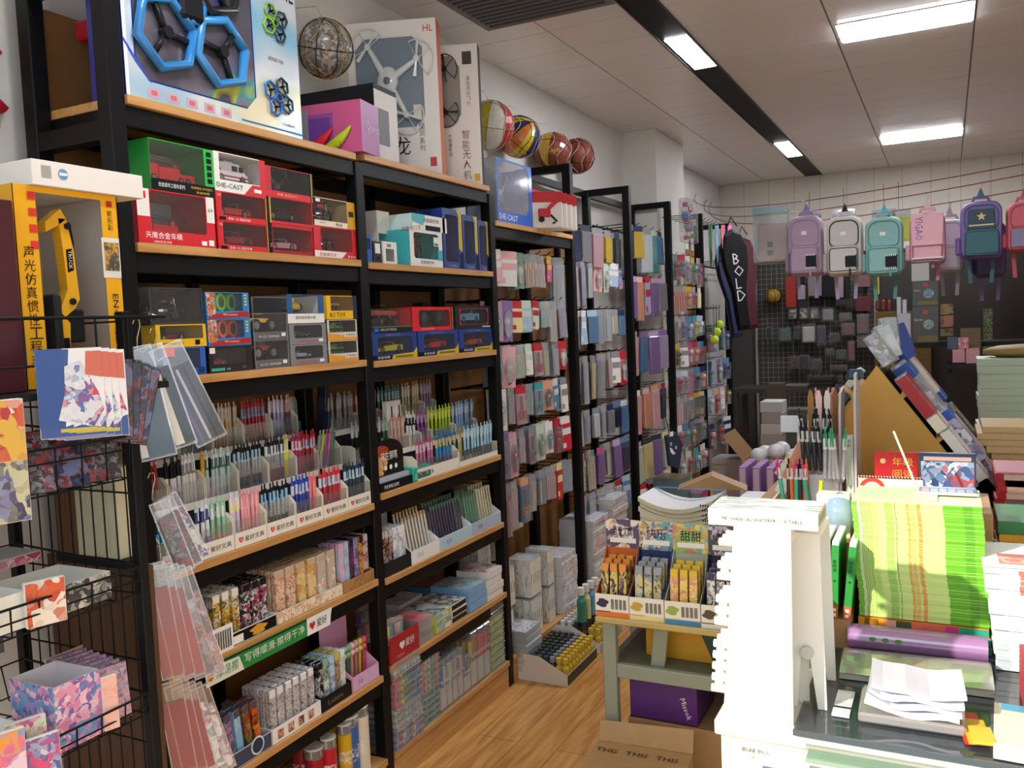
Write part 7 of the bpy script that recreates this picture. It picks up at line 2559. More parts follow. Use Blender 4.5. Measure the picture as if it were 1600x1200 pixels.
# tan book spines seen behind the rack
for i in range(14):
 b = MB().box(0, .085, 0, .2, 0, .0105, mat(('#b39a7c', '#a58c70', '#bca688', '#c8b040')[3 if i == 12 else i % 3], .6), bev=.001)
 tag(b.build('thin_book', None, (-.352+U(-.002, .002), 1.82, ZC_+.0008+i*.0108)), 'thin tan book in the low pile behind the white stand', 'book', 'thin tan books')

# green striped books
def bandbook(W, D, H, bands, side, top=None):
 b = MB().box(0, W, 0, D, 0, H, mat(side, .5), mt=mat(top) if top else None)
 for x0, x1, c in bands:
  b.rect(x0*W, x1*W, 0, H-.0006, mat(c, .4), lift=.0005)
 return b


GB = [(0, .045, '#7cc03c'), (.045, .07, '#e4f0b0'), (.07, .075, '#6c9c3c'), (.085, .09, '#7ca848'), (.1, .105, '#7ca848'), (.115, .12, '#7ca848'), (.13, .15, '#a8cc60'), (.16, .2, '#b8dc78'), (.26, .32, '#a0cc60'), (.34, .345, '#60803c'),
     (.43, .45, '#e8a050'), (.46, .49, '#e8b868'), (.51, .54, '#e89848'), (.71, .86, '#62b01c'), (.86, .93, '#529a18'), (.93, 1, '#62b01c')]
me = bandbook(.252, .18, .0056, GB, '#cfe688', '#d8ecb0').mesh('exercise_book')
BH = ZC_+.0075
nb = 45
zb4 = BH+.058
for i in range(nb):
 lean = (1-i/nb)
 o = inst(me, 'exercise_book', (-.190+.014*lean+.0018*math.sin(i*.22)+U(-.0008, .0008), 2.0+U(-.001, .001), zb4+i*.00565), 'lime green striped exercise book in the tall pile' if i < nb-1 else 'lime green striped exercise book, topmost of the tall pile', 'exercise book',
       None if i == nb-1 else 'lime green pile', (0, 0, U(-.004, .004)))
me = bandbook(.252, .18, .017, [(0, .22, '#f0a030'), (.05, .16, '#c8842c'), (.22, .3, '#e8b0a0'), (.3, .42, '#4c5c38'), (.42, .5, '#e87050'), (.5, .68, '#d86858'), (.68, .78, '#c83c80'), (.78, 1, '#2c9c78')], '#f0a030').mesh('activity_book')
for i in range(3):
 inst(me, 'activity_book', (-.172-.003*i, 2.0, BH+.0005+i*.0185), ('orange and teal edged book, lowest under the lime pile', 'orange and teal edged book, second under the lime pile', 'orange and teal edged book directly under the lime pile')[i], 'book', None, (0, 0, 0))
# three upright green books
for i in range(3):
 b = MB().box(0, .015, 0, .03, 0, .16, mat('#2c8c3c', .4))
 b.box(0, .015, .0301, .16, 0, .16, mat('#2c8c3c', .4))
 b.box(.001, .014, .003, .157, .16, .168, WHITE)
 b.rect(0, .015, 0, .028, mat('#d85a30'), lift=.0006)
 for k in range(2):
  b.rect(.004, .011, .004+k*.011, .011+k*.011, WHITE, lift=.001)
 b.text('●', .005, .08, .005, mat('#143c1c'), lift=.001)
 b.text('新阅读', .003, .13, .008, mat('#143c1c'), lift=.001, vert=True)
 o = b.build('green_book', None, (-.252+i*.0215+(.004 if i == 2 else 0), 1.95, ZC_+.07))
 o.rotation_euler = (0, .03+.06*(i == 2), 0)
 tag(o, ('upright green book nearest the white rack', 'upright green book between two others', 'leaning green book against the lime pile')[i], 'book')
 o.location.z = ZC_+.0015+.0685
b = MB().box(-.27, -.19, 1.945, 2.12, ZC_+.0012, ZC_+.0685, CARD)
tag(b.build('book_support', None), 'brown card box beneath the upright green books', 'box')
b = MB().sphere((0, 0, .05), .05, film('#88b0d8', .6, .1), 8, (.9, 1, 1.1))
tag(b.build('blue_bag', None, (-.235, 2.2, 1.06)), 'crumpled light blue bag behind the upright green books', 'bag')
b = MB().box(-.29, -.19, 2.13, 2.3, ZC_+.001, 1.058, CARD)
tag(b.build('book_support', None), 'tall brown card box under the light blue bag', 'box')

# rolls, wallets and bags in front
t = thing('book_cover_roll', 'lilac tinted roll of clear book cover lying before the lime pile', 'plastic roll', (-.195, 1.955, BH+.0005+.026), .02)
MB().cyl((0, 0, 0), (.265, 0, 0), .026, film('#b07cb8', .75, .2, .15), n=16).cyl((.0, 0, 0), (.265, 0, 0), .018, mat('#b890c4', .3), n=12).build('roll', t)
b = MB()
for k in range(3):
 b.flat([(.05+k*.025+.007*math.cos(a), .005*math.sin(a)) for a in [2*PI*q/10 for q in range(10)]], (0, -.0265, .006), (1, 0, 0), (0, 0, 1), mat('#5c8c4c'), .0008)
b.build('printed_marks', t)
t = thing('cover_packet', 'glossy clear packet of book covers in front of the lilac roll', 'plastic packet', (-.195, 1.775, BH+.0005), .02)
b = MB()
for k in range(6):
 y0, y1 = .13*k/6, .13*(k+1)/6
 z0, z1 = .012+.012*math.sin(k/6*PI*.9), .012+.012*math.sin((k+1)/6*PI*.9)
 b.add([(0, y0, z0), (.27, y0, z0+.003), (.27, y1, z1+.003), (0, y1, z1)], [(0, 1, 2, 3)], film('#dcdcc8', .5, .4, .12))
b.box(0, .27, 0, .13, 0, .01, mat('#c9c7b4', .25, .3))
b.text('包书膜 书皮', .09, .085, .008, mat('#606450'), o=(0, 0, .026), a=(1, 0, 0), b=(0, 1, 0))
b.build('packet', t)
for i in range(4):
 b = MB()
 m = (mat('#eef0f4', .5), mat('#d8d8e8', .5))[i % 2]
 n = 8
 for k in range(n):
  x0, x1 = .15*k/n, .15*(k+1)/n
  f = lambda x: .0035*math.sin(x*60+i*1.7)+(.012*(.03-x)/.03 if x < .03 else 0)
  b.add([(x0, 0, f(x0)), (x1, 0, f(x1)), (x1, .12, f(x1)+.003), (x0, .12, f(x0)+.003), (x0, 0, f(x0)+.005), (x1, 0, f(x1)+.005), (x1, .12, f(x1)+.008), (x0, .12, f(x0)+.008)], [(4, 5, 6, 7), (0, 1, 5, 4), (2, 3, 7, 6), (0, 3, 2, 1)] + ([(0, 4, 7, 3)] if k == 0 else []) + ([(1, 2, 6, 5)] if k == n-1 else []), m)
 o = b.build('paper_bag', None, (-.135+.004*i, 1.60-.0*i, BH+.021+i*.0115), .03*(i-1))
 tag(o, ('folded white paper bag, lowest of the pile on the plastic sheet', 'folded white paper bag, second from below', 'folded white paper bag, third from below', 'folded white paper bag, topmost with curled edge')[i], 'paper bag')
b = MB().box(0, .17, 0, .13, 0, .018, film('#e8e0e0', .35, .25), bev=.004)
tag(b.build('plastic_packet', None, (-.145, 1.59, BH+.0006), .02), 'clear crinkled packet under the white paper bags', 'plastic packet')
b = MB().box(0, .03, 0, .11, 0, .004, mat('#d0d8dc', .4)).box(.0, .03, .03, .036, .004, .0045, BLACK)
b.box(.0, .025, .06, .1, .004, .0044, WHITE)
tag(b.build('price_slip', None, (-.19, 1.60, BH+.0006)), 'pale slip with a black stripe beside the white paper bags', 'card')
for i, c in enumerate(('#c82834', '#e0b030', '#d8c040')):
 b = MB().box(0, .035, 0, .12-.03*i, 0, .004, mat(c, .4))
 tag(b.build('card_packet', None, (.022+.006*i, 1.57-.006*i, BH+.0006+i*.0045), .12), ('red', 'amber', 'yellow')[i]+' edged packet sticking out beside the white paper bags', 'packet')
b = MB().box(0, .14, 0, .2, 0, .012, mat('#e9e2c8', .5), mt=mat('#2f8c40', .4), bev=.001)
b.flat([(.05, .06), (.1, .02), (.14, .05), (.14, .14), (.08, .16)], (0, 0, .012), (1, 0, 0), (0, 1, 0), mat('#e07038'), .0008)
b.flat([(.01, .17), (.05, .17), (.05, .198), (.01, .198)], (0, 0, .012), (1, 0, 0), (0, 1, 0), mat('#58a8d0'), .0008)
b.flat([(0, 0), (.14, 0), (.14, .04), (0, .03)], (0, 0, .012), (1, 0, 0), (0, 1, 0), WHITE, .001)
b.text('11.', .08, .12, .02, WHITE, o=(0, 0, .012), a=(1, 0, 0), b=(0, 1, 0), lift=.0014)
tag(b.build('workbook', None, (.062, 1.535, BH+.0006), -.05), 'green workbook with orange shape at the corner of the counter', 'book')
# stacks at the right edge
def bstack(lab, n, W, D, H, x, y, z, bands, side, top, jx=.004, cat='book', last=None, lean=0):
 me = bandbook(W, D, H, bands, side, top).mesh('book')
 for i in range(n):
  inst(me, 'book', (x+U(-jx, jx)+lean*i, y+U(-jx, jx), z+i*(H+.0004)), lab+(', topmost' if i == n-1 else ', in the pile below'), cat, None if i == n-1 else lab[:60], (0, 0, U(-.02, .02)))
 return z+n*(H+.0004)


bstack('white and grey magazine in the curling pile at the picture edge', 20, .2, .2, .0098, .085, 1.93, BH+.0006, [(.3, .4, '#d87060'), (.45, .5, '#7c98c8'), (.0, .12, '#b8c4cc')], '#e8e8e4', '#e4e8e8', lean=-.0012)
b = MB().rect(.03, .09, .02, .1, art(['#e08050', '#e8c8b8', '#c87060'], 20), o=(0, 0, 0), a=(1, 0, 0), b=(0, 1, 0), lift=.001).rect(.1, .2, .01, .12, mat('#c85850'), a=(1, 0, 0), b=(0, 1, 0), lift=.001)
b.box(0, .2, 0, .2, -.002, 0, mat('#e8ecec'))
tag(b.build('magazine', None, (.062, 1.935, BH+.0006+20*.0102+.0035), .03), 'white magazine with red cover panels on the curling pile', 'magazine')
for i in range(9):
 tag(MB().box(0, .1, 0, .15, 0, .009, mat('#b02838', .4), bev=.002).build('red_notebook', None, (.118, 1.70, BH+.0006+i*.0095)), 'red edged notebook in the small pile at the picture edge', 'notebook', 'red edged notebooks')
z = bstack('yellow edged book under the green one at picture edge', 11, .26, .19, .018, .105, 2.24, BH+.0006, [(.0, 1, '#e0a838'), (.1, .5, '#b88028'), (.6, .8, '#4c4428')], '#e8b040', '#e0a838')
b = MB().box(0, .26, 0, .2, 0, .03, mat('#3c7c48', .4), bev=.002)
b.rect(.1, .22, .006, .024, mat('#dfe8dc'), lift=.001)
b.text('四五快读', .11, .009, .013, BLACK, lift=.002)
tag(b.build('thick_book', None, (.10, 2.235, z+.0004)), 'thick green book with white lettering on the yellow pile', 'book')
z = bstack('crimson and yellow edged book in the red pile', 17, .26, .2, .0165, .115, 2.6, ZC_+.0006, [(0, .45, '#a8202c'), (.08, .35, '#e0c8b8'), (.5, 1, '#d8a83c')], '#a8202c', '#c84868')
b = MB().box(0, .26, 0, .2, 0, .004, mat('#d890a0', .4)).rect(.1, .25, .02, .15, mat('#ece0e8'), o=(0, 0, .004), a=(1, 0, 0), b=(0, 1, 0), lift=.001)
tag(b.build('book_cover', None, (.115, 2.6, z+.0004)), 'pink and white book lying on the red pile', 'book')
TAN = speckle('#c4a676', .08, 60)
for i in range(18):
 tag(MB().box(0, .30, 0, .24, 0, .0195, TAN, bev=.001).build('kraft_notebook', None, (.10+.02*math.sin(i*1.1), 3.02+U(-.01, .01), ZC_+.0006+i*.0199)), 'kraft paper notebook in the tall tan pile'+(', topmost' if i == 17 else ''), 'notebook', None if i == 17 else 'kraft notebooks')
RT_ = thing('side_table', 'dark low table behind the counter carrying pale paper piles', 'table', (.0, 3.4, 0))
MB().box(0, 1.2, 0, 1.0, .86, .88, BLACK2).build('tabletop', RT_)
for x in (0, 1.16):
 for y in (0, .96):
  MB().box(x, x+.04, y, y+.04, 0, .8595, BLACK2).build('leg', RT_)
bstack('mint green pad in the far pile behind tan notebooks', 20, .24, .2, .026, .10, 3.5, .8806, [], '#a8b8a8', '#b8c8b8')
bstack('mint edged pad in the pile at the far picture edge', 20, .26, .2, .02, .40, 3.5, .8806, [], '#98b0a0', '#a8b8a8')
b = MB().sphere((0, 0, 0), .1, mat('#8c7440', .6), 10, (1.3, .8, .25))
tag(b.build('brown_pouch', None, (.24, 3.6, 1.43)), 'brown dotted pouch lying on the mint pads', 'pouch')

# A-frame rack of wood
YAF, DAF = 2.72, .5
AP = (-.183, 1.437)
sl = 177/140*1.0
zbA = ZC_+.0012
hw = .30
b = MB()
t = thing('a_frame_rack', 'tan wooden A-shaped display rack with boxes on both slopes', 'display rack', (0, 0, 0))
YW = wood('#c99a48', '#bb8b3c', 2.2, .5, (3, 3, 1))
tri = lambda k, dz: [(AP[0]-k*(AP[1]-zbA)/1.38, zbA), (AP[0]+k*(AP[1]-zbA)/1.38, zbA), (AP[0], AP[1]+dz)]
MB().prism(tri(1, 0), YAF, YAF+.015, YW).build('front_panel', t)
MB().prism(tri(1, 0), YAF+DAF, YAF+DAF+.015, YW).build('rear_panel', t)
for s in (-1, 1):
 e = s*(AP[1]-zbA)/1.38
 MB().prism([(AP[0]+s*.012, AP[1]-.03), (AP[0]+e-s*.01, zbA), (AP[0]+e-s*.03, zbA), (AP[0]+s*.0, AP[1]-.045)][::s], YAF+.0155, YAF+DAF-.0005, BLACK2).build('slope_board', t)
 for k in range(4):
  f = .15+.22*k
  x, z = AP[0]+e*f, AP[1]+(zbA-AP[1])*f
  MB().prism([(x, z), (x+s*.034, z+.022), (x+s*.038, z+.014), (x+s*.006, z-.012)][::-s], YAF-.002, YAF+DAF, YW).build('ledge', t)
ang = math.atan2(1.38, 1)


# right slope faces
def rbox(label, f, L, th, y, D, m, band=None, off=.012, name='stationery_box'):
 e = (AP[1]-zbA)/1.38
 x, z = AP[0]+e*f, AP[1]+(zbA-AP[1])*f
 U1 = Vector((-1, 0, 1.38)).normalized()
 N1 = Vector((1.38, 0, 1)).normalized()
 b = MB()
 mm = m if not isinstance(m, str) else mat(m, .4)
 b.box(0, th, 0, D, 0, L, mm, bev=.003)
 if band:
  for a0, a1, c in band:
   b.rect(.001, th-.001, a0*L, a1*L, mat(c, .4), lift=.0008)
   b.rect(.002, D-.002, a0*L, a1*L, mat(c, .4), o=(th, 0, 0), a=(0, 1, 0), lift=.0008)
 b.box(.001, th, .001, D-.001, L, L+.002, MILK)
 R = Matrix((N1, Vector((0, 1, 0)), U1)).transposed()
 o = b.build(name)
 o.matrix_world = Matrix.Translation(Vector((x, y, z))+N1*off) @ R.to_4x4()
 return tag(o, label, 'stationery box')


GP = art(['#a8aeb4', '#d8dce0', '#787c88', '#c0b8c8', '#90988c'], 26)
GP2 = art(['#7c74a0', '#b8b4d0', '#484c70', '#d8d8e4'], 22)
rbox('red fronted geometry box at the top of the slope', .36, .19, .034, YAF-.01, .12, GP, [(.28, .98, '#a8242c'), (.02, .26, '#e8e0c8')])
rbox('grey patterned geometry box behind the red fronted one', .33, .2, .05, YAF+.13, .16, GP, [(.7, .95, '#3458b0')])
rbox('white fronted box with blue band, second down the slope', .60, .17, .03, YAF-.012, .12, art(['#a0a8b4', '#c8d0d8', '#888e98'], 14), [(.0, .98, '#e4e2da'), (.3, .42, '#2c5cb0')], off=.016)
rbox('lilac and blue box behind the blue banded one', .56, .18, .05, YAF+.12, .17, GP2, [(.8, .97, '#3050b0')], off=.018)
rbox('pale topped box with clear lid at the foot of the slope', .86, .19, .03, YAF-.012, .14, art(['#3c404c', '#7c8490', '#2c2f38'], 14), [(.0, .98, '#d8d4cc'), (.65, .97, '#a8c0e8')], off=.012)
rbox('violet edged box behind the pale topped one', .84, .19, .045, YAF+.14, .17, GP2, [(.0, .1, '#3868c8')], off=.014)
rbox('box with yellow and white end at the top, farther along', .30, .17, .06, YAF+.31, .15, art(['#d8d4cc', '#c84838', '#e8e4dc'], 10), [(.0, .2, '#2448a8')], off=.012)
rbox('dark striped box farthest along the slope', .62, .2, .06, YAF+.31, .15, art(['#5c4048', '#a09c60', '#38384a'], 16), None, off=.012)
# small boxes crowded over the ridge
random.seed(9)
for i in range(9):
 b = MB().box(-.02, .02, -.035, .035, -.05, .05, (GP, MILK, art(['#e8e8e4', '#98a0a0'], 20), mat('#3454a8'))[i % 4], bev=.002)
 o = b.build('small_box', None, (AP[0]+.03+.012*(i % 4)-.02, YAF+.04+i*.05, AP[1]+.045+.018*(i % 3)))
 o.rotation_euler = (U(-.2, .2), -.6+.25*(i % 3), U(-.5, .5))
 tag(o, ('silver grey', 'milky clear', 'off white', 'dark blue')[i % 4]+' small box in the heap on the ridge of the wooden rack', 'small box', f'ridge heap boxes {"abcd"[i % 4]}')


def lbox(label, f, L, th, y, D, m, off=.006, ex=None):
 e = -(AP[1]-zbA)/1.38
 x, z = AP[0]+e*f, AP[1]+(zbA-AP[1])*f
 U1 = Vector((1, 0, 1.38)).normalized()
 N1 = Vector((-1.38, 0, 1)).normalized()
 b = MB()
 # local x = minus normal so that the front face still shows
 b.box(-th, 0, 0, D, 0, L, m if not isinstance(m, str) else mat(m, .4), bev=.002)
 if ex:
  ex(b, L, th)
 R = Matrix((-N1, Vector((0, 1, 0)), U1)).transposed()
 o = b.build('stationery_box')
 o.matrix_world = Matrix.Translation(Vector((x, y, z))+N1*off) @ R.to_4x4()
 return tag(o, label, 'stationery box')


lbox('navy long box with white lettering on the shaded slope', .40, .17, .02, YAF-.012, .1, '#34405c', ex=lambda b, L, th: b.text('Stationery', 0, 0, .009, mat('#c8d0dc'), o=(-th*.35, 0, L*.35), a=(0, 0, 1), b=(-1, 0, 0), lift=-.0012))
lbox('white ribbed long box above the navy one', .30, .16, .022, YAF+.1, .14, '#dcdccc', off=.02)
lbox('pale sage box on the shaded slope', .5, .09, .025, YAF+.09, .1, '#a8b8a0', off=.008)
lbox('cream box with red print low on the shaded slope', .62, .08, .04, YAF-.01, .12, art(['#e4e4d4', '#e4e4d4', '#c86048', '#e4e4d4'], 18), off=.008)
lbox('white box sticking up low on the shaded slope', .6, .1, .02, YAF+.12, .1, '#e8e6dc', off=.03)

# things standing before the A-frame
b = MB().box(-.2, .09, 2.19, 2.44, ZC_+.0012, 1.13, CARD, bev=.002)
tag(b.build('cardboard_box', None), 'brown card box on the counter behind the lime pile', 'cardboard box')
z = 1.1305


def sp(u0, u1, v1, Y, z):
 a, c = on(u0, v1, Y=Y), on(u1, v1, Y=Y)
 return a.x, c.x, max(a.z, c.z)-z


x0, x1, h = sp(1366, 1434, 708, 2.4, z)
b = MB().box(0, x1-x0, 0, .02, 0, h, mat('#b82028', .4), bev=.001)
W = x1-x0
b.text('年级', W*.42, h*.66, .022, mat('#d8a83c'), w=W*.48)
b.text('阅读', W*.42, h*.36, .022, mat('#d8a83c'), w=W*.48)
b.flat([(W*.2+.007*math.cos(a), h*.78+.007*math.sin(a)) for a in [2*PI*i/10 for i in range(10)]], (0, 0, 0), (1, 0, 0), (0, 0, 1), mat('#d0b070'), .001)
tag(b.build('calendar', None, (x0, 2.4, z)), 'red book with gold characters standing against the wooden rack', 'book')
x0, x1, h = sp(1436, 1525, 710, 2.37, z)
W = x1-x0
b = MB().box(0, W, 0, .02, 0, h, mat('#2c3858', .4), bev=.001)
b.rect(.004, W-.004, .004, h-.02, art(['#5c7ca8', '#283c68', '#c8d4e0', '#8098b8', '#b04840', '#405888'], 22), lift=.0008)
b.rect(.01, W-.01, h-.018, h-.008, mat('#c8a8a0'), lift=.0012)
tag(b.build('picture_book', None, (x0, 2.37, z)), 'blue picture book with snowy mountains standing on the card box', 'book')
x0, x1, h = sp(1341, 1442, 747, 2.3, z)
W = x1-x0
t = thing('desk_calendar', 'white spiral desk calendar with red arch and fox print', 'calendar', (x0, 2.3, z))
b = MB().box(0, W, 0, .006, 0, h, mat('#ece6d8', .5)).rect(0, W*.42, 0, h, mat('#ecd8b8'), lift=.0006)
b.flat([(W*.22+.03*math.cos(a), h*.45+.028*math.sin(a)) for a in [PI*i/10 for i in range(11)]]+[(W*.22+.02*math.cos(a), h*.45+.018*math.sin(a)) for a in [PI*i/10 for i in range(10, -1, -1)]], (0, 0, 0), (1, 0, 0), (0, 0, 1), mat('#c83c30'), .001)
b.flat([(W*.22+.02*math.cos(a), h*.25+.014*math.sin(a)) for a in [2*PI*i/12 for i in range(12)]], (0, 0, 0), (1, 0, 0), (0, 0, 1), mat('#d88838'), .0014)
for i in range(4):
 for j in range(2):
  b.rect(W*(.52+.12*i), W*(.56+.12*i), h*(.2+.22*j), h*(.28+.22*j), mat('#a8a8a4'), lift=.001)
b.build('page', t)
b = MB()
for i in range(22):
 b.cyl((W*(i+.5)/22, -.003, h-.002), (W*(i+.5)/22, .008, h-.002), .0028, mat('#8c4c50', .3, .6), n=5)
b.build('spiral', t)
x0, x1, h = sp(1432, 1530, 766, 2.22, z)
zt = zb4+nb*.00565+.0006
b = MB().box(0, .115, 0, .07, 0, .004, mat('#2c3444', .3), bev=.001)
b.box(.002, .113, .048, .066, .004, .006, mat('#7c8cac', .3))
for i in range(6):
 b.box(.006+i*.0175, .02+i*.0175, .006, .044, .004, .0055, mat('#e8785c' if i == 0 else '#8c949c', .3))
b.box(-.001, .116, -.002, .0, 0, .006, mat('#d8d8d4', .3))
o = b.build('paint_palette', None, (-.058, 2.09, zt))
tag(o, 'dark blue watercolour tin with one orange pan on the lime pile', 'paint tin')
b = MB().cyl((0, 0, 0), (-.05, .02, .13), .0028, mat('#d8d8b8', .3), n=6)
tag(b.build('thin_stick', None, (-.062, 2.16, zt)), 'thin pale stick leaning upward behind the lime pile', 'stick')
b = MB().box(0, .16, 0, .12, 0, .0025, mat('#bcd8a0', .4))
tag(b.build('pale_booklet', None, (-.18, 2.03, zt)), 'pale green booklet lying on the lime pile', 'booklet')
C.objects['paint_palette'].location.z = zt+.003
b = MB().box(0, .06, 0, .2, 0, .17, mat('#e4e4ec', .5), bev=.002)
tag(b.build('white_carton', None, (.10-.02, 2.12, BH+.001)), 'white paper ream upright between lime pile and yellow books', 'paper ream')

# pen stand with white slats
t = thing('pen_stand', 'grey white pen stand with tall slats beside the wooden rack', 'pen stand', (0, 0, 0))
SLT = mat('#b8b0b4', .5)
zs = 1.06
tag(MB().box(-.42, -.205, 2.42, 2.66, ZC_+.0012, zs-.0005, CARD).build('cardboard_box', None), 'brown card box under the tall pen stand', 'cardboard box')
for x, y, h, d in ((-.262, 2.46, .33, .11), (-.222, 2.44, .38, .13), (-.365, 2.5, .2, .12)):
 MB().prism([(y, zs), (y+d, zs), (y+d, zs+h), (y+.02, zs+h-.01), (y, zs+h*.8)], x, x+.006, SLT, ax='x').build('slat', t)
for k in range(4):
 MB().box(-.3585, -.2625, 2.44+k*.045, 2.445+k*.045, zs, zs+.1+k*.05, film('#e8ecf0', .2, .08)).build('divider', t)
MB().box(-.365, -.216, 2.44, 2.62, zs, zs+.004, SLT).build('base', t)
kinds = [('#30343a', '#c8ccd0', '#202226', 'black gel pen'), (CL, '#e0e4e8', '#2f9c70', 'green topped clear pen'), ('#e87040', '#f0f0f0', '#e87040', 'orange pen'), ('#48c0a0', '#d8e0e0', '#d83c80', 'mint and pink pen'), ('#ece8e4', '#d8d0d0', '#f0eeec', 'white pen'), ('#e8b0b0', '#f0d0d0', '#e8b0b0', 'pink pen')]
for i in range(34):
 if i < 5:
  k, x, y, zz0 = kinds[1], -.285+i*.0115-.01, 2.43, zs+.085
 elif i < 17:
  k, x, y, zz0 = kinds[0], -.352+(i-5) % 6*.015, 2.46+.045*((i-5)//6), zs+.1+.03*((i-5)//6)
 elif i < 24:
  k, x, y, zz0 = kinds[(0, 2, 3)[i % 3]], -.40+(i-17)*.0105, 2.425, zs+.002
 elif i < 29:
  k, x, y, zz0 = kinds[4], -.385+(i-24)*.01, 2.6, zs+.1
 else:
  k, x, y, zz0 = kinds[5], -.32+(i-29)*.012, 2.6, zs+.18
 inst(penk(k[0], k[1], k[2]), 'pen', (x, y, zz0), k[3]+' in the pen stand beside the wooden rack', 'pen', k[3]+'s in the pen stand', (.05, U(-.12, .12), U(-.5, .5)))
for i in range(4):
 b = MB().prism([(-.006, 0), (.006, 0), (.009, .1), (.003, .12), (-.003, .12), (-.008, .1)], 0, .004, mat(('#9c6c2c', '#e8c4c0', '#ecdccc', '#8c5c24')[i], .5))
 tag(b.build('bookmark', None, (-.345+i*.022, 2.55, zs+.2)), ('brown', 'pale pink', 'cream', 'dark tan')[i]+' bookmark standing at the top of the pen stand', 'bookmark')
tag(MB().box(0, .04, 0, .03, 0, .028, mat('#2c4858', .35), bev=.006).build('glue_tape', None, (-.243, 2.5, zs+.352)), 'dark teal tape dispenser hung at the top of the slats', 'tape dispenser')
tag(MB().box(0, .02, 0, .02, 0, .2, mat('#cfd8c8', .4), bev=.001).text('天堂', .004, .19, .009, mat('#806040'), vert=True).build('slim_carton', None, (-.246, 2.47, zs+.0045)), 'pale slim carton between the two tall slats', 'carton')
b = MB().box(0, .075, 0, .05, 0, .16, mat('#efe9c8', .5), bev=.001)
b.box(.03, .0306, -.0006, 0, 0, .16, mat('#d8d0a8'))
tag(b.build('cream_carton', None, (-.285, 2.2, 1.0)), 'cream carton standing upright lit by the sun', 'carton')
C.objects['cream_carton'].location = (-.285, 2.18, 1.0)
tag(MB().box(-.3, -.2915, 2.15, 2.3, ZC_+.001, .999, CARD).box(-.291, -.2, 2.15, 2.129+.05, ZC_+.001, ZC_+.002, CARD).build('card_support', None), 'thin card panel under the cream carton', 'cardboard')
b = MB().cyl((0, 0, 0), (.012, 0, .17), .005, mat('#e8e81c', .3), n=8)
tag(b.build('yellow_pen', None, (-.30, 2.30, 1.0)), 'bright yellow highlighter standing before the pen stand', 'highlighter')
b = MB().box(0, .03, 0, .006, 0, .16, mat('#e09878', .5)).box(0, .03, -.0005, 0, 0, .045, WHITE)
o = b.build('bookmark_card', None, (-.44, 2.5, 1.1))
o.rotation_euler = (0, .45, 0)
tag(o, 'salmon and white card leaning out from the pen stand', 'card')
b = MB().box(0, .05, 0, .006, 0, .05, mat('#d0dce4', .5), bev=.002)
tag(b.build('blue_pad', None, (-.44, 2.62, 1.25)), 'pale blue pad at the back of the pen stand', 'pad')
# ---------------------------------------------------------------- backpacks on the wires
YW_ = 6.6
for j, (p, q, dy) in enumerate((((1088, 303), (1600, 285), 0), ((1105, 312), (1600, 291), .05), ((1112, 316), (1600, 305), .3))):
 a = on(*p, X=XW+.012)
 e = on(*q, Y=YW_+dy)
 e = e+(e-Vector((-.5, YW_+dy, 2.3)))*1.6
 e.x = XR-.012
 e.y = YW_+dy
 e.z = (2.72, 2.68, 2.60)[j]
 pts = []
 m_ = Vector((-.85, YW_+dy, (2.40, 2.33, 2.28)[j]))
 for i in range(17):
  t_ = i/16
  pts.append((1-t_)**2*a+2*t_*(1-t_)*(2*m_-.5*a-.5*e)+t_*t_*e)
 b = MB().tube(pts, .0035, mat('#7c2c38', .5), 5)
 tag(b.build('wire', None), ('upper', 'middle', 'lower')[j]+' red wire strung across the shop to carry the school bags', 'wire')


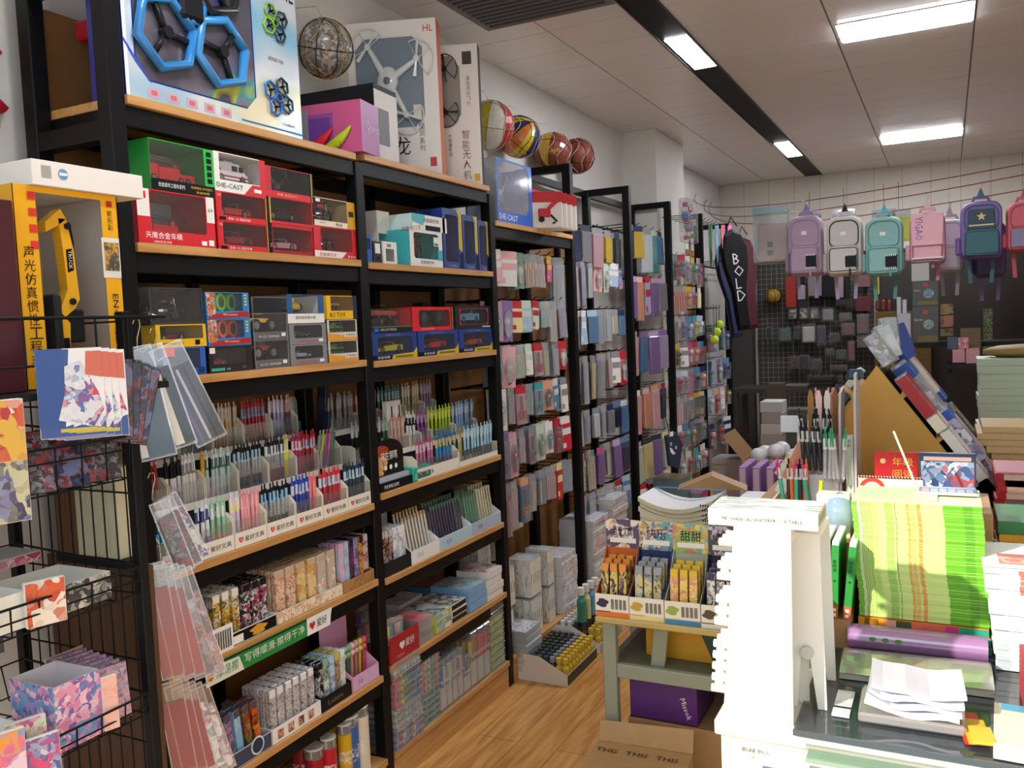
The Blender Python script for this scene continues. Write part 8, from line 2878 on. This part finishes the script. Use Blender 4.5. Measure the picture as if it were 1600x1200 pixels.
def backpack(u0, u1, v0, v1, c, c2, label, style='plain', tagc=True, Y=YW_, top=None, strap=None):
 a, e = on(u0, v0, Y=Y), on(u1, v1, Y=Y)
 W, H = e.x-a.x, a.z-e.z
 t = thing('backpack', label, 'backpack', ((a.x+e.x)/2, Y, e.z), 0)
 m1, m2 = speckle(c, .05, 40, .7), mat(c2, .65)
 w = W/2

 def rr(wd, z0, z1, k, n=5):
  """rounded outline, more rounded on top"""
  P = []
  for cx, cz, r, s0 in ((wd-k*.6, z0+k*.6, k*.6, -PI/2), (wd-k, z1-k, k, 0), (-wd+k, z1-k, k, PI/2), (-wd+k*.6, z0+k*.6, k*.6, PI)):
   for i in range(n+1):
    q = s0+PI/2*i/n
    P.append((cx+r*math.cos(q), cz+r*math.sin(q)))
  return P
 MB().prism(rr(w, 0, H, w*.55), -.07, .09, m1, taper=.93).build('body', t)
 MB().prism(rr(w*.82, H*.04, H*.5, w*.25), -.125, -.068, m1 if style != 'cat' else m2, taper=.95).build('front_pocket', t)
 b = MB()
 zp = mat(c2, .5)
 pt = rr(w*.8, H*.5, H*.92, w*.5)
 b.tube([(x, -.074, z) for x, z in pt]+[(pt[0][0], -.074, pt[0][1])], .004, zp, 5)
 pt = rr(w*.76, H*.08, H*.46, w*.2)
 b.tube([(x, -.127, z) for x, z in pt]+[(pt[0][0], -.127, pt[0][1])], .003, zp, 5)
 b.build('zip', t)
 for s in (-1, 1):
  MB().box(s*w-.03, s*w+.004, -.03, .06, .03, H*.4, m1, bev=.012).build('side_pocket', t)
 MB().tube([(-.05, .03, H-.01), (-.04, .03, H+.03), (.04, .03, H+.03), (.05, .03, H-.01)], .012, m1).build('top_handle', t)
 for s in (-1, 1):
  MB().prism([(s*w*.5-.012, -.16), (s*w*.5+.012, -.16), (s*w*.6+.012, .02), (s*w*.6-.012, .02)], .05, .056, mat(strap or c2, .6)).build('strap', t)
 if tagc:
  b = MB().box(w*.1, w*.72, -.131, -.128, H*.12, H*.34, mat('#1a1a22', .5))
  for k in range(6):
   b.box(w*.1+k*w*.1, w*.15+k*w*.1, -.133, -.131, H*.32, H*.35, WHITE)
   b.box(w*.1+k*w*.1, w*.15+k*w*.1, -.133, -.131, H*.11, H*.14, WHITE)
  b.box(w*.3, w*.42, -.131, -.127, -.005, H*.12, mat(c2, .5))
  b.build('label_patch', t)
  MB().rect(-w*.2, w*.1, H*.68, H*.74, WHITE, o=(0, -.071, 0)).build('brand_patch', t)
 b = MB()
 zt = H+.03
 wy = .0
 if Y > 6.8:
  b.tube([(0, .03, zt), (0, .03, zt+.42)], .002, STEEL, 4)
 b.tube([(0, .03, zt), (.0, .03, zt+.06), (.012, .03, zt+.09), (0, .02, zt+.11), (-.01, .02, zt+.09)], .003, STEEL, 5)
 b.prism([(-.03, zt-.01), (.03, zt-.01), (.004, zt+.06), (-.004, zt+.06)], .026, .034, mat(top or c2, .5))
 b.build('hanger', t)
 return t, W, H


backpack(1233, 1287, 340, 430, '#b49ab0', '#9c8cb8', 'mauve backpack with square black patch, first from the column', top='#8c70c8')
backpack(1292, 1349, 341, 430, '#d2cfc8', '#2c2c30', 'off white backpack with black straps and patch', strap='#a89cb8')
backpack(1352, 1412, 342, 430, '#93c4bf', '#5c9c94', 'mint green backpack with square black patch', top='#48c8e0')
t, W, H = backpack(1421, 1478, 335, 412, '#e8b4be', '#c88c9c', 'pink flap satchel with purple letters', tagc=False, top='#e8c0cc', strap='#d88c94')
b = MB().prism([(-W*.42, H*.35), (W*.42, H*.35), (W*.46, H*.95), (-W*.46, H*.95)], -.145, -.128, mat('#eeb8c4', .6), taper=.96)
b.text('YIGAO', 0, 0, .045, mat('#6c4ca8'), o=(-W*.32, -.1455, H*.9), a=(0, 0, -1), b=(1, 0, 0), lift=.001, w=H*.45)
b.build('flap', t)
MB().box(-W*.42, W*.42, -.15, -.128, H*.1, H*.13, mat('#f0e8e8', .3)).build('reflective_strip', t)
t, W, H = backpack(1500, 1566, 318, 402, '#8c74b8', '#3c6c78', 'purple backpack with teal front and gold star', tagc=False, style='cat')
b = MB().prism([(-W*.33, H*.5), (W*.33, H*.5), (W*.3, H*.85), (-W*.3, H*.85)], -.09, -.0735, mat('#34505c', .6), taper=.95)
b.flat([((.03 if k % 2 == 0 else .013)*math.sin(PI*k/5), H*.72+(.03 if k % 2 == 0 else .013)*math.cos(PI*k/5)) for k in range(9, -1, -1)], (0, -.09, 0), (1, 0, 0), (0, 0, 1), mat('#e0c48c'), .001)
b.box(-W*.3, W*.3, -.092, -.09, H*.56, H*.585, mat('#e8d0a8', .3))
b.build('emblem', t)
t, W, H = backpack(1572, 1632, 318, 392, '#d8707c', '#c85868', 'coral red satchel with grey blue pocket at the picture edge', tagc=False, style='cat')
MB().box(-W*.4, W*.4, -.134, -.1275, H*.1, H*.45, mat('#8c84a8', .5)).build('pocket_cover', t)
backpack(1462, 1506, 345, 425, '#c8c4c8', '#a8a4b0', 'pale grey backpack behind the pink satchel', Y=YW_+.3, tagc=False)
backpack(1522, 1572, 350, 432, '#5c5478', '#7c6ca0', 'wrapped violet backpack behind the purple one', Y=YW_+.3, tagc=False)
a, e = on(1176, 330, Y=YW_), on(1233, 408, Y=YW_)
t = thing('clothes_bag', 'clear hanging bag with salmon pink clothes inside', 'clothes bag', (a.x, YW_, e.z))
W, H = e.x-a.x, a.z-e.z
MB().box(.03, W-.01, .0, .03, .01, H*.74, speckle('#e8a898', .12, 9, .7), bev=.01).rect(.1, .14, .05, .09, BLACK, lift=.002).rect(.1, .14, .11, .15, BLACK, lift=.002).build('clothes', t)
b = MB().box(0, W, -.015, .045, 0, H, film('#c4dce0', .35, .18), bev=.01)
b.build('bag', t)
MB().box(0, W, -.016, .046, H-.03, H+.02, film('#a8d0dc', .7, .2)).tube([(W*.5, .01, H), (W*.5, .01, H+.05)], .004, STEEL, 5).build('hanger', t)
for i, (u, c, lab) in enumerate(((1247, '#28304c', 'dark blue and green'), (1300, '#b0a0d0', 'lilac'), (1362, '#e0a8c8', 'pink'), (1385, '#c8d850', 'lime'))):
 a = on(u, 335, Y=YW_+.28)
 b = MB().box(0, .16, 0, .03, -.2, 0, mat(c, .5), bev=.006).box(0, .16, -.003, .033, -.03, .03, film('#dfe8f0', .5, .1)).tube([(.08, .02, .03), (.08, .02, 2.5-a.z)], .002, BLACK2, 4)
 tag(b.build('hanging_pack', None, a), lab+' wrapped pack hanging behind the school bags', 'hanging pack')

# ---------------------------------------------------------------- the back of the shop
x0, x1 = on(1183, 500, Y=9.1).x, on(1366, 500, Y=9.1).x
t = thing('mesh_panel', 'white wire mesh panel of hanging goods on the back wall', 'mesh panel', (x0, YB-.045, 0))
W = x1-x0
b = MB()
n = int(W/.05)
for i in range(n+1):
 b.box(W*i/n-.0015, W*i/n+.0015, -.003, .0, .3, 2.3, mat('#85837e', .5))
for k in range(41):
 b.box(0, W, -.003, .0, .3+k*.05-.0015, .3+k*.05+.0015, mat('#85837e', .5))
b.build('wire_grid', t)
for x in (-.02, W):
 MB().box(x, x+.02, -.01, .02, 0, 2.1, mat('#8c8c88', .5)).build('post', t)
tag(MB().box(x1+.03, XR-.01, YB-.02, YB-.002, .0, 2.12, wood('#2a231d', '#1c1814', 3, .35, (4, 4, 1))).build('trim_1', None), 'dark brown panelling on the right part of the back wall', 'wall panel')['kind'] = 'structure'
tag(MB().box(-2.05, x1+.02, YB-.02, YB-.002, .0, 2.1, mat('#3b3834', .7)).build('trim_dimness', None), 'added dark backing painting in the dimness of the back wall behind the mesh', 'wall panel')['kind'] = 'structure'  # dark sheet added for the dimness of the wall behind the mesh
tag(MB().box(-2.05, XR-.05, YB-.07, YB-.0215, 2.125, 2.165, BLACK).build('cable_duct', None), 'black rail running across the back wall above the goods', 'rail')
random.seed(21)


def bk(name, lab, cat, u0, u1, v0, v1, c, Y=8.98, D=.04, kind='box'):
 a, e = on(u0, v0, Y=Y), on(u1, v1, Y=Y)
 W, H = e.x-a.x, a.z-e.z
 b = MB()
 m = c if not isinstance(c, str) else mat(c, .45)
 if kind == 'box':
  b.box(0, W, 0, D, 0, H, m, bev=.004)
 elif kind == 'bag':
  b.box(W*.1, W*.9, .005, D, .01, H*.85, m, bev=.01)
  b.box(0, W, 0, D+.005, 0, H, film('#c8ccd0', .06, .08, .2), bev=.008)
 elif kind == 'ball':
  b.sphere((W/2, D, H/2), W/2, m, 12)
  for k in range(4):
   b.tube([(W/2+W*.51*math.cos(q)*math.cos(k), D+W*.51*math.cos(q)*math.sin(k), H/2+W*.51*math.sin(q)) for q in [2*PI*i/12 for i in range(13)]], .003, BLACK2, 4)
  b.tube([(W/2, D, H/2+W/2), (W/2, D+.1, H+.1)], .003, BLACK2, 4)
 elif kind == 'pot':
  b.lathe([(W*.35, 0), (W*.5, .02), (W*.5, H*.75), (W*.3, H*.85), (W*.3, H)], m, 10, c=(W/2, D, 0))
 if kind in ('box', 'bag') and Y > 8.9:
  b.box(W*.45, W*.55, D*.4, D*.6, H, H+.02, BLACK2)
  b.box(W*.46, W*.54, D*.5, YB-.05-Y, H+.006, H+.014, STEEL)
 return tag(b.build(name, None, (a.x, Y, e.z)), lab, cat)


bk('net_ball', 'mustard yellow ball in a net on the back mesh panel', 'ball', 1195, 1221, 447, 478, '#8c6c1c', kind='ball', D=.0, Y=8.99)
bk('red_canister', 'tall red canister hanging on the mesh panel', 'canister', 1227, 1244, 432, 480, '#8c2418', Y=8.95)
for i, (u0, u1, v0, v1, c, n_) in enumerate(((1246, 1257, 432, 444, '#1c1c1e', 'black'), (1246, 1258, 446, 468, '#8c8884', 'pale grey'), (1262, 1284, 430, 462, '#6c6866', 'grey striped'), (1285, 1308, 430, 464, '#141416', 'glossy black'), (1309, 1318, 430, 465, '#807074', 'dusty'), (1320, 1327, 430, 466, '#1a1a1c', 'narrow black'),
          (1340, 1360, 430, 448, '#6c4448', 'dull pink'), (1337, 1362, 463, 486, '#50181c', 'dark red'), (1306, 1334, 468, 476, '#303030', 'dark flat'), (1245, 1262, 470, 480, '#28282c', 'dark'))):
 bk('hanging_pouch', n_+' pouch in the upper rows of the back mesh panel', 'hanging pouch', u0, u1, v0, v1, c)
for i in range(3):
 bk('lock_card', ('first', 'second', 'third')[i]+' white framed lock card in the row on the back mesh panel', 'lock card', 1231+i*17, 1245+i*17, 480, 499, art(['#8c8880', '#4c4840', '#b8b4a8'], 9), kind='bag')
for i, (u0, u1, v0, v1, c, n_) in enumerate(((1283, 1303, 481, 502, '#7c8084', 'silver'), (1310, 1331, 488, 501, '#4c3c28', 'brown'), (1216, 1236, 512, 534, '#4c6468', 'grey teal'), (1239, 1250, 508, 532, '#302828', 'dark printed'), (1251, 1275, 506, 536, '#c0bcb8', 'bright foil'), (1276, 1290, 508, 540, '#242444', 'indigo'),
          (1294, 1312, 520, 534, '#1c2024', 'black tilted'), (1314, 1336, 504, 524, '#5c1c30', 'wine red'), (1338, 1358, 490, 522, '#601c28', 'crimson'), (1338, 1358, 524, 544, '#50141c', 'deep red'), (1234, 1248, 556, 576, '#4c2434', 'plum'), (1248, 1264, 554, 578, '#202c2c', 'dark slate'),
          (1288, 1304, 544, 556, '#4c1c1c', 'brick red'), (1306, 1322, 546, 562, '#1c2430', 'midnight blue'), (1324, 1336, 532, 564, '#701418', 'red bottle shaped'), (1296, 1324, 570, 580, '#4c1420', 'flat wine'), (1196, 1206, 510, 530, '#181818', 'round black'), (1264, 1284, 560, 580, '#383430', 'murky brown'))):
 bk('hanging_bag', n_+' packet hanging on the lower half of the back mesh panel', 'hanging packet', u0, u1, v0, v1, c, kind='bag')
for i in range(6):
 bk('keyring_card', 'small dark trinket card at the foot of the back mesh panel', 'trinket card', 1260+i*12, 1269+i*12, 585, 600, ('#302c2c', '#481c24', '#28303c')[i % 3], kind='bag').__setitem__('group', 'trinket cards')

# low tables and cartons at the back
t = thing('rear_table', 'dark table along the back wall piled with cartons', 'table', (x0-.1, 8.3, 0))
MB().box(0, W+.12, 0, .5, .86, .9, mat('#3a3630', .5)).build('tabletop', t)
for x in (0, W+.07):
 for y in (0, .45):
  MB().box(x, x+.05, y, y+.05, 0, .8595, mat('#3a3630', .5)).build('leg', t)


def bx(name, lab, cat, u0, u1, v0, v1, c, Y, D=.25, front=None, z=None, ex=None):
 a, e = on(u0, v0, Y=Y), on(u1, v1, Y=Y)
 z0 = e.z if z is None else z
 b = MB().box(0, e.x-a.x, 0, D, 0, a.z-z0, mat(c, .5) if isinstance(c, str) else c, bev=.003)
 if front:
  b.rect(.006, e.x-a.x-.006, .006, a.z-z0-.006, front, lift=.001)
 if ex:
  ex(b, e.x-a.x, a.z-z0)
 return tag(b.build(name, None, (a.x, Y, z0)), lab, cat)


def bxs(lab, n, u0, u1, vtop, Y, c, z0, D=.25, cat='paper pile', name='paper_pack', c2=None):
 a, e = on(u0, vtop, Y=Y), on(u1, vtop, Y=Y)
 h = (max(a.z, e.z)-z0)/n
 for i in range(n):
  cc = c if not c2 or i % 2 else c2
  tag(MB().box(0, e.x-a.x, 0, D, 0, h-.001, mat(cc, .55), bev=.002).build(name, None, (a.x+U(-.006, .006), Y+U(-.006, .006), z0+i*h)), lab+(', topmost' if i == n-1 else ', lower'), cat, None if i == n-1 else lab[:60])


ZR = .9005
bxs('grey drawer box stacked on the rear table', 2, 1224, 1262, 602, 8.32, '#5c5850', ZR)
bxs('dark crate stacked on the rear table', 3, 1264, 1300, 590, 8.32, '#302c28', ZR)
bxs('white paper ream on the low pile near the racket bags', 10, 1188, 1222, 628, 7.2, '#b8b8b4', .001, c2='#98948c')
bxs('dark grey ream beside the white paper pile', 8, 1226, 1270, 640, 7.4, '#4c4c46', .001, c2='#3a3a36')
bxs('brown carton behind the white paper pile', 4, 1196, 1220, 600, 8.0, '#4c4034', .001)
t = thing('bulb_carton', 'open brown carton with a clear bag of white balls', 'carton', (-.90-.35, 5.9, 0.001))
b = MB()
for x0_, x1_, y0_, y1_ in ((0, .5, 0, .006), (0, .5, .4, .406), (0, .006, .006, .4), (.494, .5, .006, .4)):
 b.box(x0_, x1_, y0_, y1_, 0, .62, CARD)
b.box(0, .5, 0, .4, 0, .005, CARD)
b.add([(0, 0, .62), (0, .4, .62), (-.13, .4, .78), (-.13, 0, .78)], [(0, 1, 2, 3), (3, 2, 1, 0)], CARD)
b.build('box', t)
for i in range(7):
 tag(MB().sphere((0, 0, 0), .058, mat('#c9c9c9', .4), 12).build('white_ball', None, (-1.16+.115*(i % 4)+.02*(i//4), 6.02+.13*(i//4), .63+.03*(i % 2))), 'white foam ball in the open brown carton', 'foam ball', 'white foam balls')
tag(MB().box(-1.235, -.765, 5.91, 6.29, .01, .565, CARD).build('carton_filler', None), 'brown inner box carrying the white foam balls', 'carton')
# lilac slim boxes in their tray with pink cheek
t = thing('tray_stand', 'pink sided display tray holding lilac slim boxes', 'display tray', (-.745, 3.42, 0))
t.scale = (.85, 1, .9)
MB().box(0, .3, 0, .25, .94, .95, mat('#3a2c48', .5)).build('tray', t)
b = MB().prism([(.24, .951), (.34, .951), (.34, 1.09)], -.05, -.046, mat('#e0a898', .5))
b.prism([(0.02, .95), (.34, .95), (.34, 1.10)], -.052, -.05, mat('#e0a898', .5))
b.build('cheek', t)
for x in (0.0, .28):
 MB().box(x, x+.02, .01, .24, 0, .939, BLACK2).build('leg', t)
me = MB().box(0, .03, 0, .03, 0, .145, mat('#a880b8', .4), mt=mat('#c0a0cc'), bev=.001).rect(.004, .026, .02, .14, mat('#d8c0dc'), lift=.0008).mesh('slim_box')
for i in range(4):
 for j in range(5):
  inst(me, 'slim_box', (-.74+i*.053, 3.43+j*.045, .8558), 'lilac slim box in the pink sided tray, '+('first', 'second', 'third', 'fourth')[i]+' column', 'slim box', f'lilac slim boxes {("one", "two", "three", "four")[i]}', (0, 0, 0))
# cartons and dim goods at the right
Zs = 1.36
t = thing('rear_shelf', 'black shelf unit behind the wooden rack holding globe boxes', 'shelf', (-.42, 6.4, 0))
MB().box(0, 1.0, 0, .4, Zs-.03, Zs, BLACK2).build('shelf_board', t)
for x in (0, .97):
 for y in (0, .37):
  MB().box(x, x+.03, y, y+.03, 0, Zs-.0305, BLACK2).build('post', t)


def globe(b, W, H):
 b.flat([(W*.62+.2*W*math.cos(a), H*.5+.2*W*math.sin(a)) for a in [2*PI*i/16 for i in range(16)]], (0, 0, 0), (1, 0, 0), (0, 0, 1), art(['#6c8ca0', '#a0a878', '#587890'], 20), .0012)
 b.rect(W*.42, W*.6, H*.78, H*.9, mat('#b03c30'), lift=.0012)
 b.text('Globe', W*.06, H*.6, H*.07, mat('#c8c8c8'), lift=.0012)
 b.rect(W*.2, W*.95, .01, H*.2, mat('#6c6430'), lift=.001)


bx('globe_box', 'dark grey globe carton on the rear shelf, lower of two', 'carton', 1425, 1467, 479, 540, '#4a4c4e', 6.45, ex=globe, z=Zs+.0005)
za = on(1440, 479, Y=6.45).z+.002
bx('globe_box', 'dark grey globe carton on top of the other one', 'carton', 1425, 1467, 440, 478, '#4a4c4e', 6.45, ex=globe, z=za)
bx('paper_sheet', 'white printed card standing on the globe cartons', 'card', 1424, 1452, 412, 438, '#b0b0ae', 6.46, .01, z=on(1440, 440, Y=6.45).z+.003)
for i in range(2):
 bx('white_tube_box', ('narrow white carton beside globe boxes', 'second narrow white carton beside globe boxes')[i], 'carton', 1401+i*9, 1408+i*9, 464+i*4, 500, '#b4b8c0', 6.45, .06, z=Zs+.0005)
bx('white_folder', 'white slanted folder in front of the narrow cartons', 'folder', 1402, 1423, 490, 505, '#a8a8b8', 6.41, .03, z=Zs+.0005)
for i, (v0, v1, c) in enumerate(((475, 492, '#7c6838'), (493, 512, '#8c5448'), (513, 526, '#6c6030'))):
 bx('gift_carton', ('gold printed carton, top of its stack right of globe boxes', 'copper pink carton in the middle of its stack', 'olive printed carton low in its stack')[i], 'carton', 1469, 1490, v0, v1, art([c, '#3c3428', c], 12), 6.45, z=on(1469, v1, Y=6.45).z)
bx('brown_carton', 'brown cardboard carton beside the olive printed one', 'carton', 1500, 1533, 514, 545, '#5c4a30', 6.2, .2)
t_ = bx('pink_carton', 'dusty pink carton pair at the shelf edge', 'carton', 1488, 1508, 546, 567, '#a8787c', 6.0, .2)
bx('pink_carton', 'dusty pink carton with a small red mark', 'carton', 1509, 1531, 545, 568, '#a8787c', 6.0, .2)
bx('pink_carton', 'small rose printed carton on the pink ones', 'carton', 1497, 1514, 528, 545, art(['#b06c80', '#c89098', '#905868'], 16), 6.0, .15)
bx('blue_carton', 'slate blue carton beside the rose printed one', 'carton', 1480, 1497, 528, 546, '#3c4458', 6.0, .15)
pz = on(1509, 568, Y=6.0).z
ledge = thing('wall_ledge', 'black ledge table under the pink cartons', 'table', (.0, 5.95, 0))
MB().box(.0, 1.3, 0, .5, pz-.03, pz-.002, BLACK2).build('tabletop', ledge)
for x in (0, 1.26):
 MB().box(x, x+.03, .02, .05, 0, pz-.0305, BLACK2).build('leg', ledge)
 MB().box(x, x+.03, .44, .47, 0, pz-.0305, BLACK2).build('leg', ledge)
t = thing('dark_cabinet', 'tall glossy black cabinet at the right end of the back', 'cabinet', (.56, 7.4, 0))
GL = mat('#07080a', .06, 0, 0, 1)
MB().box(0, 1.3, 0, .5, .001, 1.95, mat('#0c0c0d', .25)).build('body', t)
MB().box(.02, .6, -.008, -.0005, .2, 1.85, GL).build('door', t)
MB().box(.62, 1.28, -.008, -.0005, .2, 1.85, GL).build('door', t)
MB().box(.1, .105, -.011, -.009, .6, 1.6, mat('#9c7c4c', .3, .8)).build('handle', t)
b = MB()
for k in range(5):
 b.tube([(.2+.07*k+.03*math.sin(q*1.5+k), -.011, 1.0+.1*q+.06*k) for q in range(6)], .003, mat('#b0b078', .3, .7), 4)
b.build('scroll_ornament', t)
tag(MB().box(0, .06, 0, .02, 0, 1.57, art(['#3c4c30', '#88986c', '#1c2018', '#5c6c40'], 30)).build('glitter_strip', None, (on(1538, 565, Y=7.2).x, 7.35, .001)), 'green glittering strip standing before the black cabinet', 'decoration')
bxs('dark red and black goods heaped at the far right', 6, 1560, 1640, 600, 5.0, '#3c1018', .001, c2='#14161c', cat='goods', name='dark_box')
for i, (u, v, c) in enumerate(((1560, 640, '#58181c'), (1585, 650, '#1c2444'), (1595, 620, '#3c3c44'), (1572, 625, '#5c5420'), (1550, 655, '#14301c'), (1588, 675, '#641820'))):
 p = on(u, v, Y=4.9)
 o = MB().sphere((0, 0, 0), .05, mat(c, .25, 0, 0, .6), 10, (1.2, .8, 1)).build('toy_bundle', None, p)
 tag(o, ('dark red', 'navy', 'charcoal', 'olive', 'bottle green', 'crimson')[i]+' shiny bundle in the dim heap at the far right', 'bundle')
for i in range(3):
 bk('metal_flask', ('first', 'second', 'third')[i]+' brown glass flask on the ledge by the yellow carton', 'flask', 1367+i*9, 1375+i*9, 466, 486, '#5c2c24', Y=8.6, kind='pot', D=.03)
bk('yellow_stick', 'yellow baton hanging by the mesh panel', 'baton', 1371, 1374, 432, 460, '#c89c2c', Y=9.06, D=.03)
tag(MB().box(x1+.05, x1+.5, 8.55, 8.9, .001, on(1380, 487, Y=8.6).z, wood('#5a4218', '#46330f', 3)).build('yellow_carton', None), 'ochre carton standing at the end of the mesh panel', 'carton')
# report any label that two different groups share
for k, g in LABELS.items():
 if len(g) > 1:
  print('DUPLABEL', k, g)
